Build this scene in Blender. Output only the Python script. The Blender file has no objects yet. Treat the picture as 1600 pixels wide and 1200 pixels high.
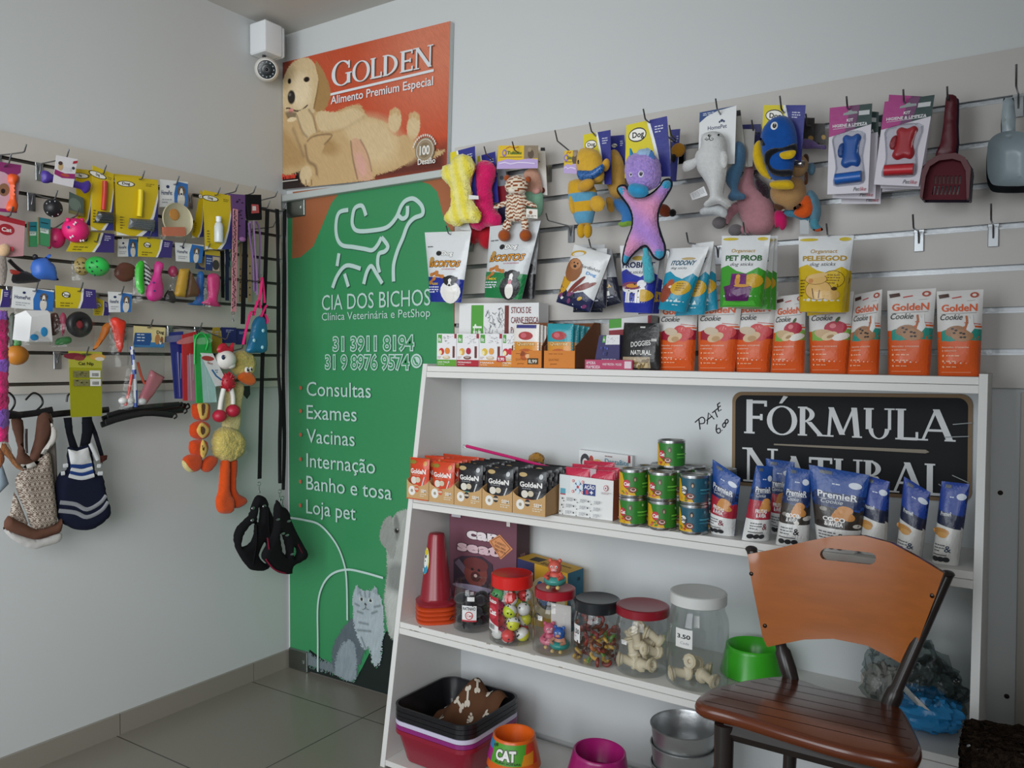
import bpy, math, random
import numpy as np
from mathutils import Vector, Matrix, Euler
from mathutils.geometry import delaunay_2d_cdt, tessellate_polygon

SC = bpy.context.scene
COL = SC.collection
PI = math.pi
rng = random.Random(7)

# ------------------------------------------------------------------ camera
CAM_F, CAM_YAW, CAM_PITCH, CAM_ROLL = 1270.2, math.radians(33.0766), math.radians(-1.5033), math.radians(0.1388)
CAM_C = Vector((2.5869, -2.2892, 1.2534))
_cy, _sy, _cp, _sp = math.cos(CAM_YAW), math.sin(CAM_YAW), math.cos(CAM_PITCH), math.sin(CAM_PITCH)
_fw = Vector((-_sy*_cp, _cy*_cp, _sp)); _rt = Vector((_cy, _sy, 0)); _up = _rt.cross(_fw)
_r2 = math.cos(CAM_ROLL)*_rt + math.sin(CAM_ROLL)*_up
_u2 = -math.sin(CAM_ROLL)*_rt + math.cos(CAM_ROLL)*_up
cd = bpy.data.cameras.new('camera'); cam = bpy.data.objects.new('camera', cd); COL.objects.link(cam)
cd.sensor_width = 36; cd.lens = CAM_F/1600*36; cd.clip_start = .02
m = Matrix((_r2, _u2, -_fw)).transposed().to_4x4(); m.translation = CAM_C; cam.matrix_world = m
SC.camera = cam

# ------------------------------------------------------------------ light and exposure
SC.view_settings.view_transform = 'Standard'; SC.view_settings.look = 'None'
SC.view_settings.gamma = 1; SC.view_settings.use_curve_mapping = False
SC.view_settings.exposure = -.3
W = bpy.data.worlds.new('sky'); SC.world = W; W.use_nodes = True
W.node_tree.nodes['Background'].inputs[0].default_value = (.78, .88, 1, 1)
W.node_tree.nodes['Background'].inputs[1].default_value = .55
def area(name, loc, tgt, sx, sy, power, col, spread):
    l = bpy.data.lights.new(name, 'AREA'); l.shape = 'RECTANGLE'; l.size = sx; l.size_y = sy
    l.energy = power; l.color = col; l.spread = math.radians(spread)
    o = bpy.data.objects.new(name, l); COL.objects.link(o); o.location = loc
    o.rotation_euler = (Vector(tgt)-Vector(loc)).to_track_quat('-Z', 'Y').to_euler()
    return o
# daylight falling in through the open shop front, then an added fill lamp
area('shopfront_daylight', (1.0, -3.55, 1.45), (.75, 0, 1.1), 1.6, 1.9, 24, (.92, .97, 1), 105)
area('left_wall_fill', (2.7, -3.55, 1.6), (0, -.95, 1.15), 1.5, 1.5, 24, (.97, .99, 1), 95)  # fill lamp added to brighten the left wall, no real source there

# ------------------------------------------------------------------ pixel -> place helpers (1600 x 1200 frame)
def ray(px, py): return _fw + _r2*((px-800)/CAM_F) - _u2*((py-600)/CAM_F)
def onplane(px, py, p0, n):
    d = ray(px, py); n = Vector(n); return CAM_C + d*((Vector(p0)-CAM_C).dot(n)/d.dot(n))
def onY(px, py, y): return onplane(px, py, (0, y, 0), (0, 1, 0))
def onX(px, py, x): return onplane(px, py, (x, 0, 0), (1, 0, 0))
def onZ(px, py, z): return onplane(px, py, (0, 0, z), (0, 0, 1))

# ------------------------------------------------------------------ colour
_lin = {}
def C(c):
    if isinstance(c, tuple): return c
    if c not in _lin:
        v = [int(c[i:i+2], 16)/255 for i in (0, 2, 4)]
        _lin[c] = tuple(x/12.92 if x <= .04045 else ((x+.055)/1.055)**2.4 for x in v)
    return _lin[c]
def mixc(a, b, t):
    a, b = C(a), C(b); return tuple(a[i]*(1-t)+b[i]*t for i in range(3))

# ------------------------------------------------------------------ materials: procedural, surface colour from the mesh's own colour attribute
MATS = {}
def mat(kind):
    if kind in MATS: return MATS[kind]
    M_ = bpy.data.materials.new(kind); M_.use_nodes = True; nt = M_.node_tree; N = nt.nodes; L = nt.links
    b = N['Principled BSDF']; out = N['Material Output']
    at = N.new('ShaderNodeAttribute'); at.attribute_name = 'Col'
    L.new(at.outputs['Color'], b.inputs['Base Color'])
    tc = N.new('ShaderNodeTexCoord')
    def noise(scale, detail=3, stretch=None):
        n = N.new('ShaderNodeTexNoise'); n.inputs['Scale'].default_value = scale; n.inputs['Detail'].default_value = detail
        if stretch:
            mp = N.new('ShaderNodeMapping'); mp.inputs['Scale'].default_value = stretch
            L.new(tc.outputs['Object'], mp.inputs['Vector']); L.new(mp.outputs['Vector'], n.inputs['Vector'])
        else: L.new(tc.outputs['Object'], n.inputs['Vector'])
        return n
    def bump(n, strength, dist, sock='Fac'):
        u = N.new('ShaderNodeBump'); u.inputs['Strength'].default_value = strength; u.inputs['Distance'].default_value = dist
        L.new(n.outputs[sock], u.inputs['Height']); L.new(u.outputs['Normal'], b.inputs['Normal'])
    def var(n, lo, hi):
        mr = N.new('ShaderNodeMapRange'); mr.inputs['To Min'].default_value = lo; mr.inputs['To Max'].default_value = hi
        mx = N.new('ShaderNodeMix'); mx.data_type = 'RGBA'; mx.blend_type = 'MULTIPLY'; mx.inputs[0].default_value = 1
        L.new(n.outputs['Fac'], mr.inputs['Value']); L.new(at.outputs['Color'], mx.inputs[6]); L.new(mr.outputs[0], mx.inputs[7])
        L.new(mx.outputs[2], b.inputs['Base Color'])
    R = b.inputs['Roughness']; SP = b.inputs['Specular IOR Level']
    if kind == 'print': R.default_value = .38; bump(noise(60, 2), .12, .004)
    elif kind == 'foil': R.default_value = .3; bump(noise(28, 3), .35, .008)
    elif kind == 'paper': R.default_value = .6
    elif kind == 'plastic': R.default_value = .28
    elif kind == 'rubber': R.default_value = .45
    elif kind == 'matte': R.default_value = .85
    elif kind == 'plush':
        R.default_value = 1; SP.default_value = .15; n = noise(420, 2); bump(n, .6, .003); var(noise(90, 3), .82, 1.12)
        b.inputs['Sheen Weight'].default_value = .3
    elif kind == 'fur':
        R.default_value = 1; SP.default_value = .1; n = noise(160, 4); bump(n, .9, .006); var(noise(60, 4), .75, 1.15)
        b.inputs['Sheen Weight'].default_value = .4
    elif kind == 'fabric':
        R.default_value = .95; SP.default_value = .2; bump(noise(900, 1), .4, .001)
    elif kind == 'webbing':
        R.default_value = .8; SP.default_value = .3; bump(noise(700, 1, (1, 1, .3)), .4, .001)
    elif kind == 'metal': R.default_value = .28; b.inputs['Metallic'].default_value = 1
    elif kind == 'alu': R.default_value = .38; b.inputs['Metallic'].default_value = .9; bump(noise(45, 3), .25, .004)
    elif kind == 'kraft': R.default_value = .8; var(noise(120, 4, (1, 1, 6)), .9, 1.06)
    elif kind == 'paint': R.default_value = .55; bump(noise(35, 4), .06, .004); var(noise(2.2, 3), .965, 1.015)
    elif kind == 'laminate': R.default_value = .42; var(noise(5, 3), .97, 1.02)
    elif kind == 'carpet': R.default_value = 1; SP.default_value = .05; bump(noise(260, 3), 1, .01); var(noise(140, 3), .5, 1.5)
    elif kind in ('clear', 'film'):
        tr = N.new('ShaderNodeBsdfTransparent'); gl = N.new('ShaderNodeBsdfGlossy'); mx = N.new('ShaderNodeMixShader')
        L.new(at.outputs['Color'], tr.inputs['Color'])
        gl.inputs['Roughness'].default_value = .06 if kind == 'clear' else .16
        lw = N.new('ShaderNodeLayerWeight'); lw.inputs['Blend'].default_value = .25 if kind == 'clear' else .12
        mr = N.new('ShaderNodeMapRange'); mr.inputs['To Min'].default_value = .035; mr.inputs['To Max'].default_value = .55 if kind == 'clear' else .4
        L.new(lw.outputs['Facing'], mr.inputs['Value']); L.new(mr.outputs[0], mx.inputs[0])
        if kind == 'film':
            u = N.new('ShaderNodeBump'); u.inputs['Strength'].default_value = .8; u.inputs['Distance'].default_value = .01
            n = noise(38, 4); L.new(n.outputs['Fac'], u.inputs['Height']); L.new(u.outputs['Normal'], gl.inputs['Normal']); L.new(u.outputs['Normal'], lw.inputs['Normal'])
        L.new(tr.outputs[0], mx.inputs[1]); L.new(gl.outputs[0], mx.inputs[2]); L.new(mx.outputs[0], out.inputs[0])
    elif kind == 'wood':
        R.default_value = .22; b.inputs['Coat Weight'].default_value = .3; b.inputs['Coat Roughness'].default_value = .15
        var(noise(9, 4, (1, 7, 7)), .78, 1.18)
    elif kind == 'floor_tile':
        R.default_value = .3
        sx = N.new('ShaderNodeSeparateXYZ'); L.new(tc.outputs['Object'], sx.inputs[0])
        def joint(sock, off, per):
            a = N.new('ShaderNodeMath'); a.operation = 'ADD'; a.inputs[1].default_value = -off+per*40; L.new(sock, a.inputs[0])
            q = N.new('ShaderNodeMath'); q.operation = 'PINGPONG'; q.inputs[1].default_value = per/2; L.new(a.outputs[0], q.inputs[0])
            g = N.new('ShaderNodeMath'); g.operation = 'GREATER_THAN'; g.inputs[1].default_value = .0022; L.new(q.outputs[0], g.inputs[0]); return g
        jx, jy = joint(sx.outputs[0], .6, .6), joint(sx.outputs[1], -.2, .555)
        an = N.new('ShaderNodeMath'); an.operation = 'MINIMUM'; L.new(jx.outputs[0], an.inputs[0]); L.new(jy.outputs[0], an.inputs[1])
        mx = N.new('ShaderNodeMix'); mx.data_type = 'RGBA'; L.new(an.outputs[0], mx.inputs[0])
        mx.inputs[6].default_value = (*C('3a3630'), 1); L.new(at.outputs['Color'], mx.inputs[7]); L.new(mx.outputs[2], b.inputs['Base Color'])
        bump(an, .3, .002, 'Value')
    MATS[kind] = M_; return M_

# ------------------------------------------------------------------ mesh building
def pip(x, y, poly):
    ins = False; j = len(poly)-1
    for i in range(len(poly)):
        xi, yi = poly[i]; xj, yj = poly[j]
        if (yi > y) != (yj > y) and x < (xj-xi)*(y-yi)/(yj-yi)+xi: ins = not ins
        j = i
    return ins
def cr(pts, n=5, closed=True):                                    # smooth curve through points
    P = [Vector(p) for p in pts]; out = []; k = len(P)
    for i in range(k if closed else k-1):
        g = (lambda q: P[q % k]) if closed else (lambda q: P[max(0, min(k-1, q))])
        a, b, c, d = g(i-1), g(i), g(i+1), g(i+2)
        for j in range(n):
            t = j/n
            out.append(.5*((2*b)+(c-a)*t+(2*a-5*b+4*c-d)*t*t+(3*b-a-3*c+d)*t**3))
    if not closed: out.append(P[-1])
    return [tuple(p) for p in out]
def trimesh2d(outline, holes=(), sp=.01):
    loops = [outline]+list(holes); V = []; E = []
    for lp in loops:
        res = []
        for i in range(len(lp)):
            a, b = lp[i], lp[(i+1) % len(lp)]; d = math.hypot(b[0]-a[0], b[1]-a[1])
            if d < 1e-9: continue
            n = max(1, int(d/sp)); res += [(a[0]+(b[0]-a[0])*k/n, a[1]+(b[1]-a[1])*k/n) for k in range(n)]
        s = len(V); V += res; E += [(s+i, s+(i+1) % len(res)) for i in range(len(res))]
    nb = len(V); B = np.array(V)
    x0, x1 = min(p[0] for p in outline), max(p[0] for p in outline); y0, y1 = min(p[1] for p in outline), max(p[1] for p in outline)
    r = 0; y = y0+sp*.5
    while y < y1:
        x = x0+(sp*.5 if r % 2 else 0)
        while x < x1:
            if pip(x, y, outline) and not any(pip(x, y, h) for h in holes) and ((B[:, 0]-x)**2+(B[:, 1]-y)**2).min() > (sp*.45)**2: V.append((x, y))
            x += sp
        y += sp*.87; r += 1
    v, e, f, *_ = delaunay_2d_cdt([Vector(p) for p in V], E, [], 0, 1e-7)
    F = []
    for t in f:
        cx = sum(v[i][0] for i in t)/len(t); cy = sum(v[i][1] for i in t)/len(t)
        if pip(cx, cy, outline) and not any(pip(cx, cy, h) for h in holes): F.append(list(t))
    segs = []
    for lp in loops:
        for i in range(len(lp)): segs.append((*lp[i], *lp[(i+1) % len(lp)]))
    S = np.array(segs); ax, ay, bx, by = S.T; dx, dy = bx-ax, by-ay; q = dx*dx+dy*dy+1e-12
    D = []
    for p in v:
        t = np.clip(((p[0]-ax)*dx+(p[1]-ay)*dy)/q, 0, 1); D.append(math.sqrt(((ax+t*dx-p[0])**2+(ay+t*dy-p[1])**2).min()))
    return [(p[0], p[1]) for p in v], F, D

class G:
    """collects polygons, each with its own surface colour, and links them as ONE mesh object"""
    def __init__(s): s.v = []; s.f = []; s.c = []; s.x = None
    def add(s, V, F, col, fn=None):
        o = len(s.v)
        s.v += [tuple(p) for p in V] if fn is None else [fn(*p) for p in V]
        s.f += [tuple(i+o for i in t) for t in F]
        if callable(col): s.c += [C(col(*[sum(V[i][k] for i in t)/len(t) for k in range(3)])) for t in F]
        else: s.c += [C(col)]*len(F)
        return s
    def merge(s, g, M=None):
        s.add([tuple(M @ Vector(p)) for p in g.v] if M else g.v, g.f, '000000'); s.c[-len(g.f):] = g.c; return s
    def loft(s, rings, col, caps=(1, 1), closed=True):
        n = len(rings[0]); V = [p for r in rings for p in r]; F = []
        for i in range(len(rings)-1):
            for j in range(n if closed else n-1):
                k = (j+1) % n; F.append((i*n+j, i*n+k, (i+1)*n+k, (i+1)*n+j))
        if caps[0]: F.append(tuple(reversed(range(n))))
        if caps[1]: F.append(tuple(range((len(rings)-1)*n, len(rings)*n)))
        return s.add(V, F, col)
    def rbox(s, c, d, col, r=.004, b=.002, n=3, rot=None):         # box with rounded corners (plan) and eased top and bottom edges
        hx, hy, hz = d[0]/2, d[1]/2, d[2]/2; r = min(r, hx*.98, hy*.98); b = min(b, hz*.9, r*.95 if r > 0 else b)
        def ring(z, i):
            o = []
            for qx, qy, a0 in ((1, 1, 0), (-1, 1, 90), (-1, -1, 180), (1, -1, 270)):
                for k in range(n+1):
                    a = math.radians(a0+90*k/n); o.append((qx*(hx-r)+(r-i)*math.cos(a), qy*(hy-r)+(r-i)*math.sin(a), z))
            return o
        R_ = [ring(-hz, b), ring(-hz+b, 0), ring(hz-b, 0), ring(hz, b)]
        M_ = Matrix.Translation(c) @ (Euler(rot).to_matrix().to_4x4() if rot else Matrix())
        return s.loft([[tuple(M_ @ Vector(p)) for p in q] for q in R_], col)
    def lathe(s, prof, col, n=24, c=(0, 0, 0), M=None, caps=(0, 0)):
        R_ = []
        for r, z in prof: R_.append([(c[0]+r*math.cos(2*PI*k/n), c[1]+r*math.sin(2*PI*k/n), c[2]+z) for k in range(n)])
        if M: R_ = [[tuple(M @ Vector(p)) for p in q] for q in R_]
        return s.loft(R_, col, caps)
    def tube(s, pts, rad, col, n=8, flat=None, caps=(1, 1), up=None):
        P = [Vector(p) for p in pts]; R_ = []; prev = None
        for i, p in enumerate(P):
            t = (P[min(i+1, len(P)-1)]-P[max(i-1, 0)]); t = t.normalized() if t.length > 1e-9 else Vector((0, 0, 1))
            if prev is None:
                a = Vector(up) if up else (Vector((0, 0, 1)) if abs(t.z) < .9 else Vector((1, 0, 0)))
                prev = (a-t*a.dot(t)).normalized()
            else:
                prev = (prev-t*prev.dot(t)); prev = prev.normalized() if prev.length > 1e-6 else t.orthogonal().normalized()
            b = t.cross(prev); r = rad[i] if isinstance(rad, (list, tuple)) else rad
            fa, fb = flat if flat else (1, 1)
            R_.append([tuple(p+prev*(r*fa*math.cos(2*PI*k/n))+b*(r*fb*math.sin(2*PI*k/n))) for k in range(n)])
        return s.loft(R_, col, caps)
    def ell(s, c, r, col, rot=None, n=16, m=10, noise=0):
        if not isinstance(r, (tuple, list)): r = (r, r, r)
        Mx = Matrix.Translation(c) @ (Euler(rot).to_matrix().to_4x4() if rot else Matrix())
        V = []; F = []
        for i in range(m+1):
            a = PI*i/m
            for k in range(n):
                q = 1+(rng.uniform(-noise, noise) if noise else 0)
                b = 2*PI*k/n; V.append(tuple(Mx @ Vector((r[0]*q*math.sin(a)*math.cos(b), r[1]*q*math.sin(a)*math.sin(b), -r[2]*q*math.cos(a)))))
        for i in range(m):
            for k in range(n):
                l = (k+1) % n; F.append((i*n+k, i*n+l, (i+1)*n+l, (i+1)*n+k))
        return s.add(V, F, col)
    def slab(s, outline, y0, y1, col, holes=(), sp=None, fn=None, edge=None):   # polygon in x-z extruded along y
        xs = [p[0] for p in outline]; sp = sp or max(max(xs)-min(xs), .002)
        v, F, D = trimesh2d(outline, holes, sp)
        return s._two(v, F, lambda i: y0, lambda i: y1, col, edge, fn)
    def _two(s, v, F, fa, fb, col, edge=None, fn=None):
        n = len(v); V = [(p[0], fa(i), p[1]) for i, p in enumerate(v)]+[(p[0], fb(i), p[1]) for i, p in enumerate(v)]
        def area2(t): return sum(v[t[i]][0]*v[t[(i+1) % len(t)]][1]-v[t[(i+1) % len(t)]][0]*v[t[i]][1] for i in range(len(t)))
        A = []; cnt = {}
        for t in F:
            t = tuple(t) if area2(t) > 0 else tuple(reversed(t)); A.append(t)
            for i in range(len(t)): cnt[(t[i], t[(i+1) % len(t)])] = 1
        Q = [tuple(t) for t in A]+[tuple(i+n for i in reversed(t)) for t in A]; sd = []
        for (a, b) in cnt:
            if (b, a) not in cnt: sd.append((b, a, a+n, b+n))
        s.add(V, Q, col, fn); s.add(V, sd, edge or col, fn); return s
    def pillow(s, outline, R, T, col, sp=.008, p=.5, back=1, y=0, noise=0, holes=()):   # stuffed shape: x-z outline, thickness 2T
        v, F, D = trimesh2d(outline, holes, sp)
        h = [T*(max(0, 1-(1-min(d/R, 1))**2))**p+(rng.uniform(-noise, noise) if noise and d > 1e-5 else 0) for d in D]
        if noise: v = [(a+rng.uniform(-noise, noise), b+rng.uniform(-noise, noise)) for a, b in v]
        return s._two(v, F, lambda i: y-h[i], lambda i: y+h[i]*back, col)
    def sheet(s, fn, nu, nv, col):
        V = [fn(i/nu, j/nv) for j in range(nv+1) for i in range(nu+1)]
        F = [(j*(nu+1)+i, j*(nu+1)+i+1, (j+1)*(nu+1)+i+1, (j+1)*(nu+1)+i) for j in range(nv) for i in range(nu)]
        if callable(col): s.add(V, F, '000000'); s.c[-len(F):] = [C(col((i+.5)/nu, (j+.5)/nv)) for j in range(nv) for i in range(nu)]
        else: s.add(V, F, col)
        return s
    def obj(s, name, kind, parent=None, angle=40, loc=None):
        me = bpy.data.meshes.new(name); me.from_pydata(s.v, [], s.f); me.update()
        at = me.color_attributes.new('Col', 'FLOAT_COLOR', 'CORNER')
        cnt = np.array([len(f) for f in s.f]); cc = np.ones((len(s.f), 4), np.float32); cc[:, :3] = np.array(s.c, np.float32)
        at.data.foreach_set('color', np.repeat(cc, cnt, 0).ravel())
        me.polygons.foreach_set('use_smooth', [True]*len(s.f)); me.set_sharp_from_angle(angle=math.radians(angle))
        me.materials.append(mat(kind))
        o = bpy.data.objects.new(name, me); COL.objects.link(o)
        if parent: o.parent = parent
        if loc: o.location = loc
        return o

# ------------------------------------------------------------------ printed artwork laid on a surface S(u, v, layer)
_txt = {}
def glyphs(t, bold, shear):
    k = (t, bold, shear)
    if k not in _txt:
        cu = bpy.data.curves.new('lettering', 'FONT'); cu.body = t; cu.offset = bold; cu.shear = shear; cu.resolution_u = 3
        ob = bpy.data.objects.new('lettering', cu); me = ob.to_mesh()
        v = [(p.co.x/.73, p.co.y/.73) for p in me.vertices]; f = [tuple(p.vertices) for p in me.polygons]
        ob.to_mesh_clear(); bpy.data.objects.remove(ob); bpy.data.curves.remove(cu)
        xs = [p[0] for p in v] or [0]
        _txt[k] = (v, f, min(xs), max(xs))
    return _txt[k]
class Art:
    def __init__(s, g, S, w, h, sub=.25, eps=.00025, base=0):
        s.g, s.S, s.w, s.h, s.l, s.sub, s.eps = g, S, w, h, 1, sub, eps; s.ar = h/w; s.base = base
    def tris(s, V, F, col, sub=True):
        T = [[V[i] for i in f] for f in F]; out = []
        if sub:
            while T:
                t = T.pop()
                if len(t) > 3: T += [[t[0], t[i], t[i+1]] for i in range(1, len(t)-1)]; continue
                e = [math.hypot(t[i][0]-t[(i+1) % 3][0], t[i][1]-t[(i+1) % 3][1]) for i in range(3)]; i = e.index(max(e))
                if e[i] > s.sub:
                    a, b, c = t[i], t[(i+1) % 3], t[(i+2) % 3]; q = ((a[0]+b[0])/2, (a[1]+b[1])/2); T += [[a, q, c], [q, b, c]]
                else: out.append(t)
            V = [p for t in out for p in t]; F = [(3*i, 3*i+1, 3*i+2) for i in range(len(out))]
        e = s.base+s.l*s.eps
        s.g.add([s.S(p[0], p[1], e) for p in V], F, col); s.l += 1; return s
    def poly(s, pts, col):
        T = tessellate_polygon([[Vector((p[0], p[1], 0)) for p in pts]]); 
        T = [t for t in T]
        F = []
        for t in T:
            a, b, c = [pts[i] for i in t]
            F.append(t if (b[0]-a[0])*(c[1]-a[1])-(c[0]-a[0])*(b[1]-a[1]) > 0 else (t[0], t[2], t[1]))
        return s.tris(pts, F, col)
    def rect(s, x0, y0, x1, y1, col): return s.tris([(x0, y0), (x1, y0), (x1, y1), (x0, y1)], [(0, 1, 2, 3)], col)
    def ell(s, x, y, rx, ry, col, rot=0, n=16):                   # radii as fractions of the height
        c, q = math.cos(math.radians(rot)), math.sin(math.radians(rot))
        P_ = [(rx*math.cos(2*PI*k/n), ry*math.sin(2*PI*k/n)) for k in range(n)]
        return s.poly([(x+(a*c-b*q)*s.ar, y+a*q+b*c) for a, b in P_], col)
    def line(s, pts, wd, col):                                    # stroke of constant width (fraction of height)
        L_ = []; R_ = []
        for i, p in enumerate(pts):
            a, b = pts[max(i-1, 0)], pts[min(i+1, len(pts)-1)]
            dx, dy = (b[0]-a[0])/s.ar, b[1]-a[1]; q = math.hypot(dx, dy) or 1; nx, ny = -dy/q*wd/2, dx/q*wd/2
            L_.append((p[0]+nx*s.ar, p[1]+ny)); R_.append((p[0]-nx*s.ar, p[1]-ny))
        V = L_+R_; n = len(pts)
        return s.tris(V, [(n+i, n+i+1, i+1, i) for i in range(n-1)], col)
    def text(s, t, x, y, size, col, al='c', bold=0., shear=0., rot=0, xs=1., fit=None, out=None):   # size: cap height as fraction of height
        v, f, a, b = glyphs(t, bold, shear); 
        if fit: xs = fit/((b-a)*size*s.ar)                        # fit: width in u
        o = {'l': a, 'c': (a+b)/2, 'r': b}[al]; c, q = math.cos(math.radians(rot)), math.sin(math.radians(rot))
        def put(v): return [(x+((p[0]-o)*xs*c-p[1]*q)*size*s.ar, y+((p[0]-o)*xs*q+p[1]*c)*size) for p in v]
        if out:
            v2, f2, *_ = glyphs(t, bold+out[1], shear); s.tris(put(v2), f2, out[0], False)
        return s.tris(put(v), f, col, False)
    def bars(s, x, y, n, w, lh, col, k=3):                        # small unreadable print: short rows of word-like dashes
        for i in range(n):
            u = x; 
            while u < x+w*(1 if i < n-1 else .6):
                d = rng.uniform(.4, 1)*w/k; s.rect(u, y-i*lh, min(u+d*.8, x+w), y-i*lh+lh*.45, col); u += d; s.l -= 1
        s.l += 1; return s

# ------------------------------------------------------------------ things
def tag(o, label, cat, group=None, kind=None):
    o['label'] = label; o['category'] = cat
    if group: o['group'] = group
    if kind: o['kind'] = kind
    return o
def thing(name, label, cat, loc=(0, 0, 0), rz=0, group=None, tilt=0):
    o = bpy.data.objects.new(name, None); COL.objects.link(o); o.empty_display_size = .05
    o.location = loc; o.rotation_euler = (0, tilt, rz); return tag(o, label, cat, group)
def struct(o): o['kind'] = 'structure'; return o
def dup(root, loc, label=None, group=None, rz=None, tilt=None):
    r = root.copy(); COL.objects.link(r); r.location = loc
    if rz is not None: r.rotation_euler[2] = rz
    if tilt is not None: r.rotation_euler[1] = tilt
    if label: r['label'] = label
    if group: r['group'] = group
    for ch in list(root.children):
        c = ch.copy(); COL.objects.link(c); c.parent = r
        for q in list(ch.children):
            d = q.copy(); COL.objects.link(d); d.parent = c
    return r
class K:
    """local frame on a plane parallel to one of the two walls: x along the wall (to the right), -y out of the wall, z up"""
    def __init__(s, side, d, px, py, loc=None):
        s.side, s.d = side, d; s.rz = 0 if side == 'R' else PI/2
        s.o = s.w(px, py) if loc is None else Vector(loc)
    def w(s, px, py): return onY(px, py, -s.d) if s.side == 'R' else onX(px, py, s.d)
    def p(s, px, py):
        q = s.w(px, py)-s.o; return (q.x if s.side == 'R' else q.y, q.z)
    def ps(s, pts): return [s.p(*p) for p in pts]
def lerp(a, b, t): return tuple(a[i]*(1-t)+b[i]*t for i in range(len(a)))
def quadS(q, prof):
    """surface over a quad bl, br, tr, tl (local x-z) pushed out by prof(u, v)"""
    bl, br, tr, tl = q
    def S(u, v, e=0):
        a, b = lerp(bl, br, u), lerp(tl, tr, u); c = lerp(a, b, v); return (c[0], -prof(u, v)-e, c[1])
    return S
def qsize(q): return (math.hypot(q[1][0]-q[0][0], q[1][1]-q[0][1]), math.hypot(q[3][0]-q[0][0], q[3][1]-q[0][1]))
def pack(t, q, depth, col, art=None, name='bag', kind='foil', style='stand', nu=16, nv=20, back=None, sub=.08, wr=.0):
    """a filled pouch (stand / pillow) or a flat card"""
    w, h = qsize(q); ph = rng.uniform(0, 6)
    def prof(u, v):
        if style == 'flat': return depth
        e = max(0, 1-abs(2*u-1)**2.6)**.6
        if style == 'stand': k = min(1, max(0, (1-v)*1.35))**.75; k *= min(1, .55+v*3)
        else: k = (max(0, min(1, v/.16))*max(0, min(1, (1-v)/.16)))**.6
        k *= 1+.10*math.sin(9*v+ph)*math.sin(5*u+ph) if style != 'flat' else 1
        return depth*e*k+.002
    S = quadS(q, prof); g = G()
    if style == 'flat':
        B = quadS(q, lambda u, v: 0); c4 = [(0, 0), (1, 0), (1, 1), (0, 1)]
        V = [S(*c) for c in c4]+[B(*c) for c in c4]
        g.add(V, [(0, 1, 2, 3), (7, 6, 5, 4), (4, 5, 1, 0), (5, 6, 2, 1), (6, 7, 3, 2), (7, 4, 0, 3)], col)
    else:
        g.sheet(S, nu, nv, col)
        BK = quadS(q, lambda u, v: -prof(u, v)*(.6 if style == 'stand' else .9)+.002)
        g.sheet(lambda u, v: BK(1-u, v), nu, nv, back or col)
        if style == 'stand': g.add([S(i/nu, 0) for i in range(nu+1)]+[BK(1-(nu-i)/nu, 0) for i in range(nu, -1, -1)], [tuple(range(2*nu+2))[::-1]], back or col)
    if art: art(Art(g, S, w, h, sub=1 if style == 'flat' else min(sub, .08), eps=.00025 if style == 'flat' else .00012, base=0 if style == 'flat' else .0005))
    return g.obj(name, kind, t, 50)
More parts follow.
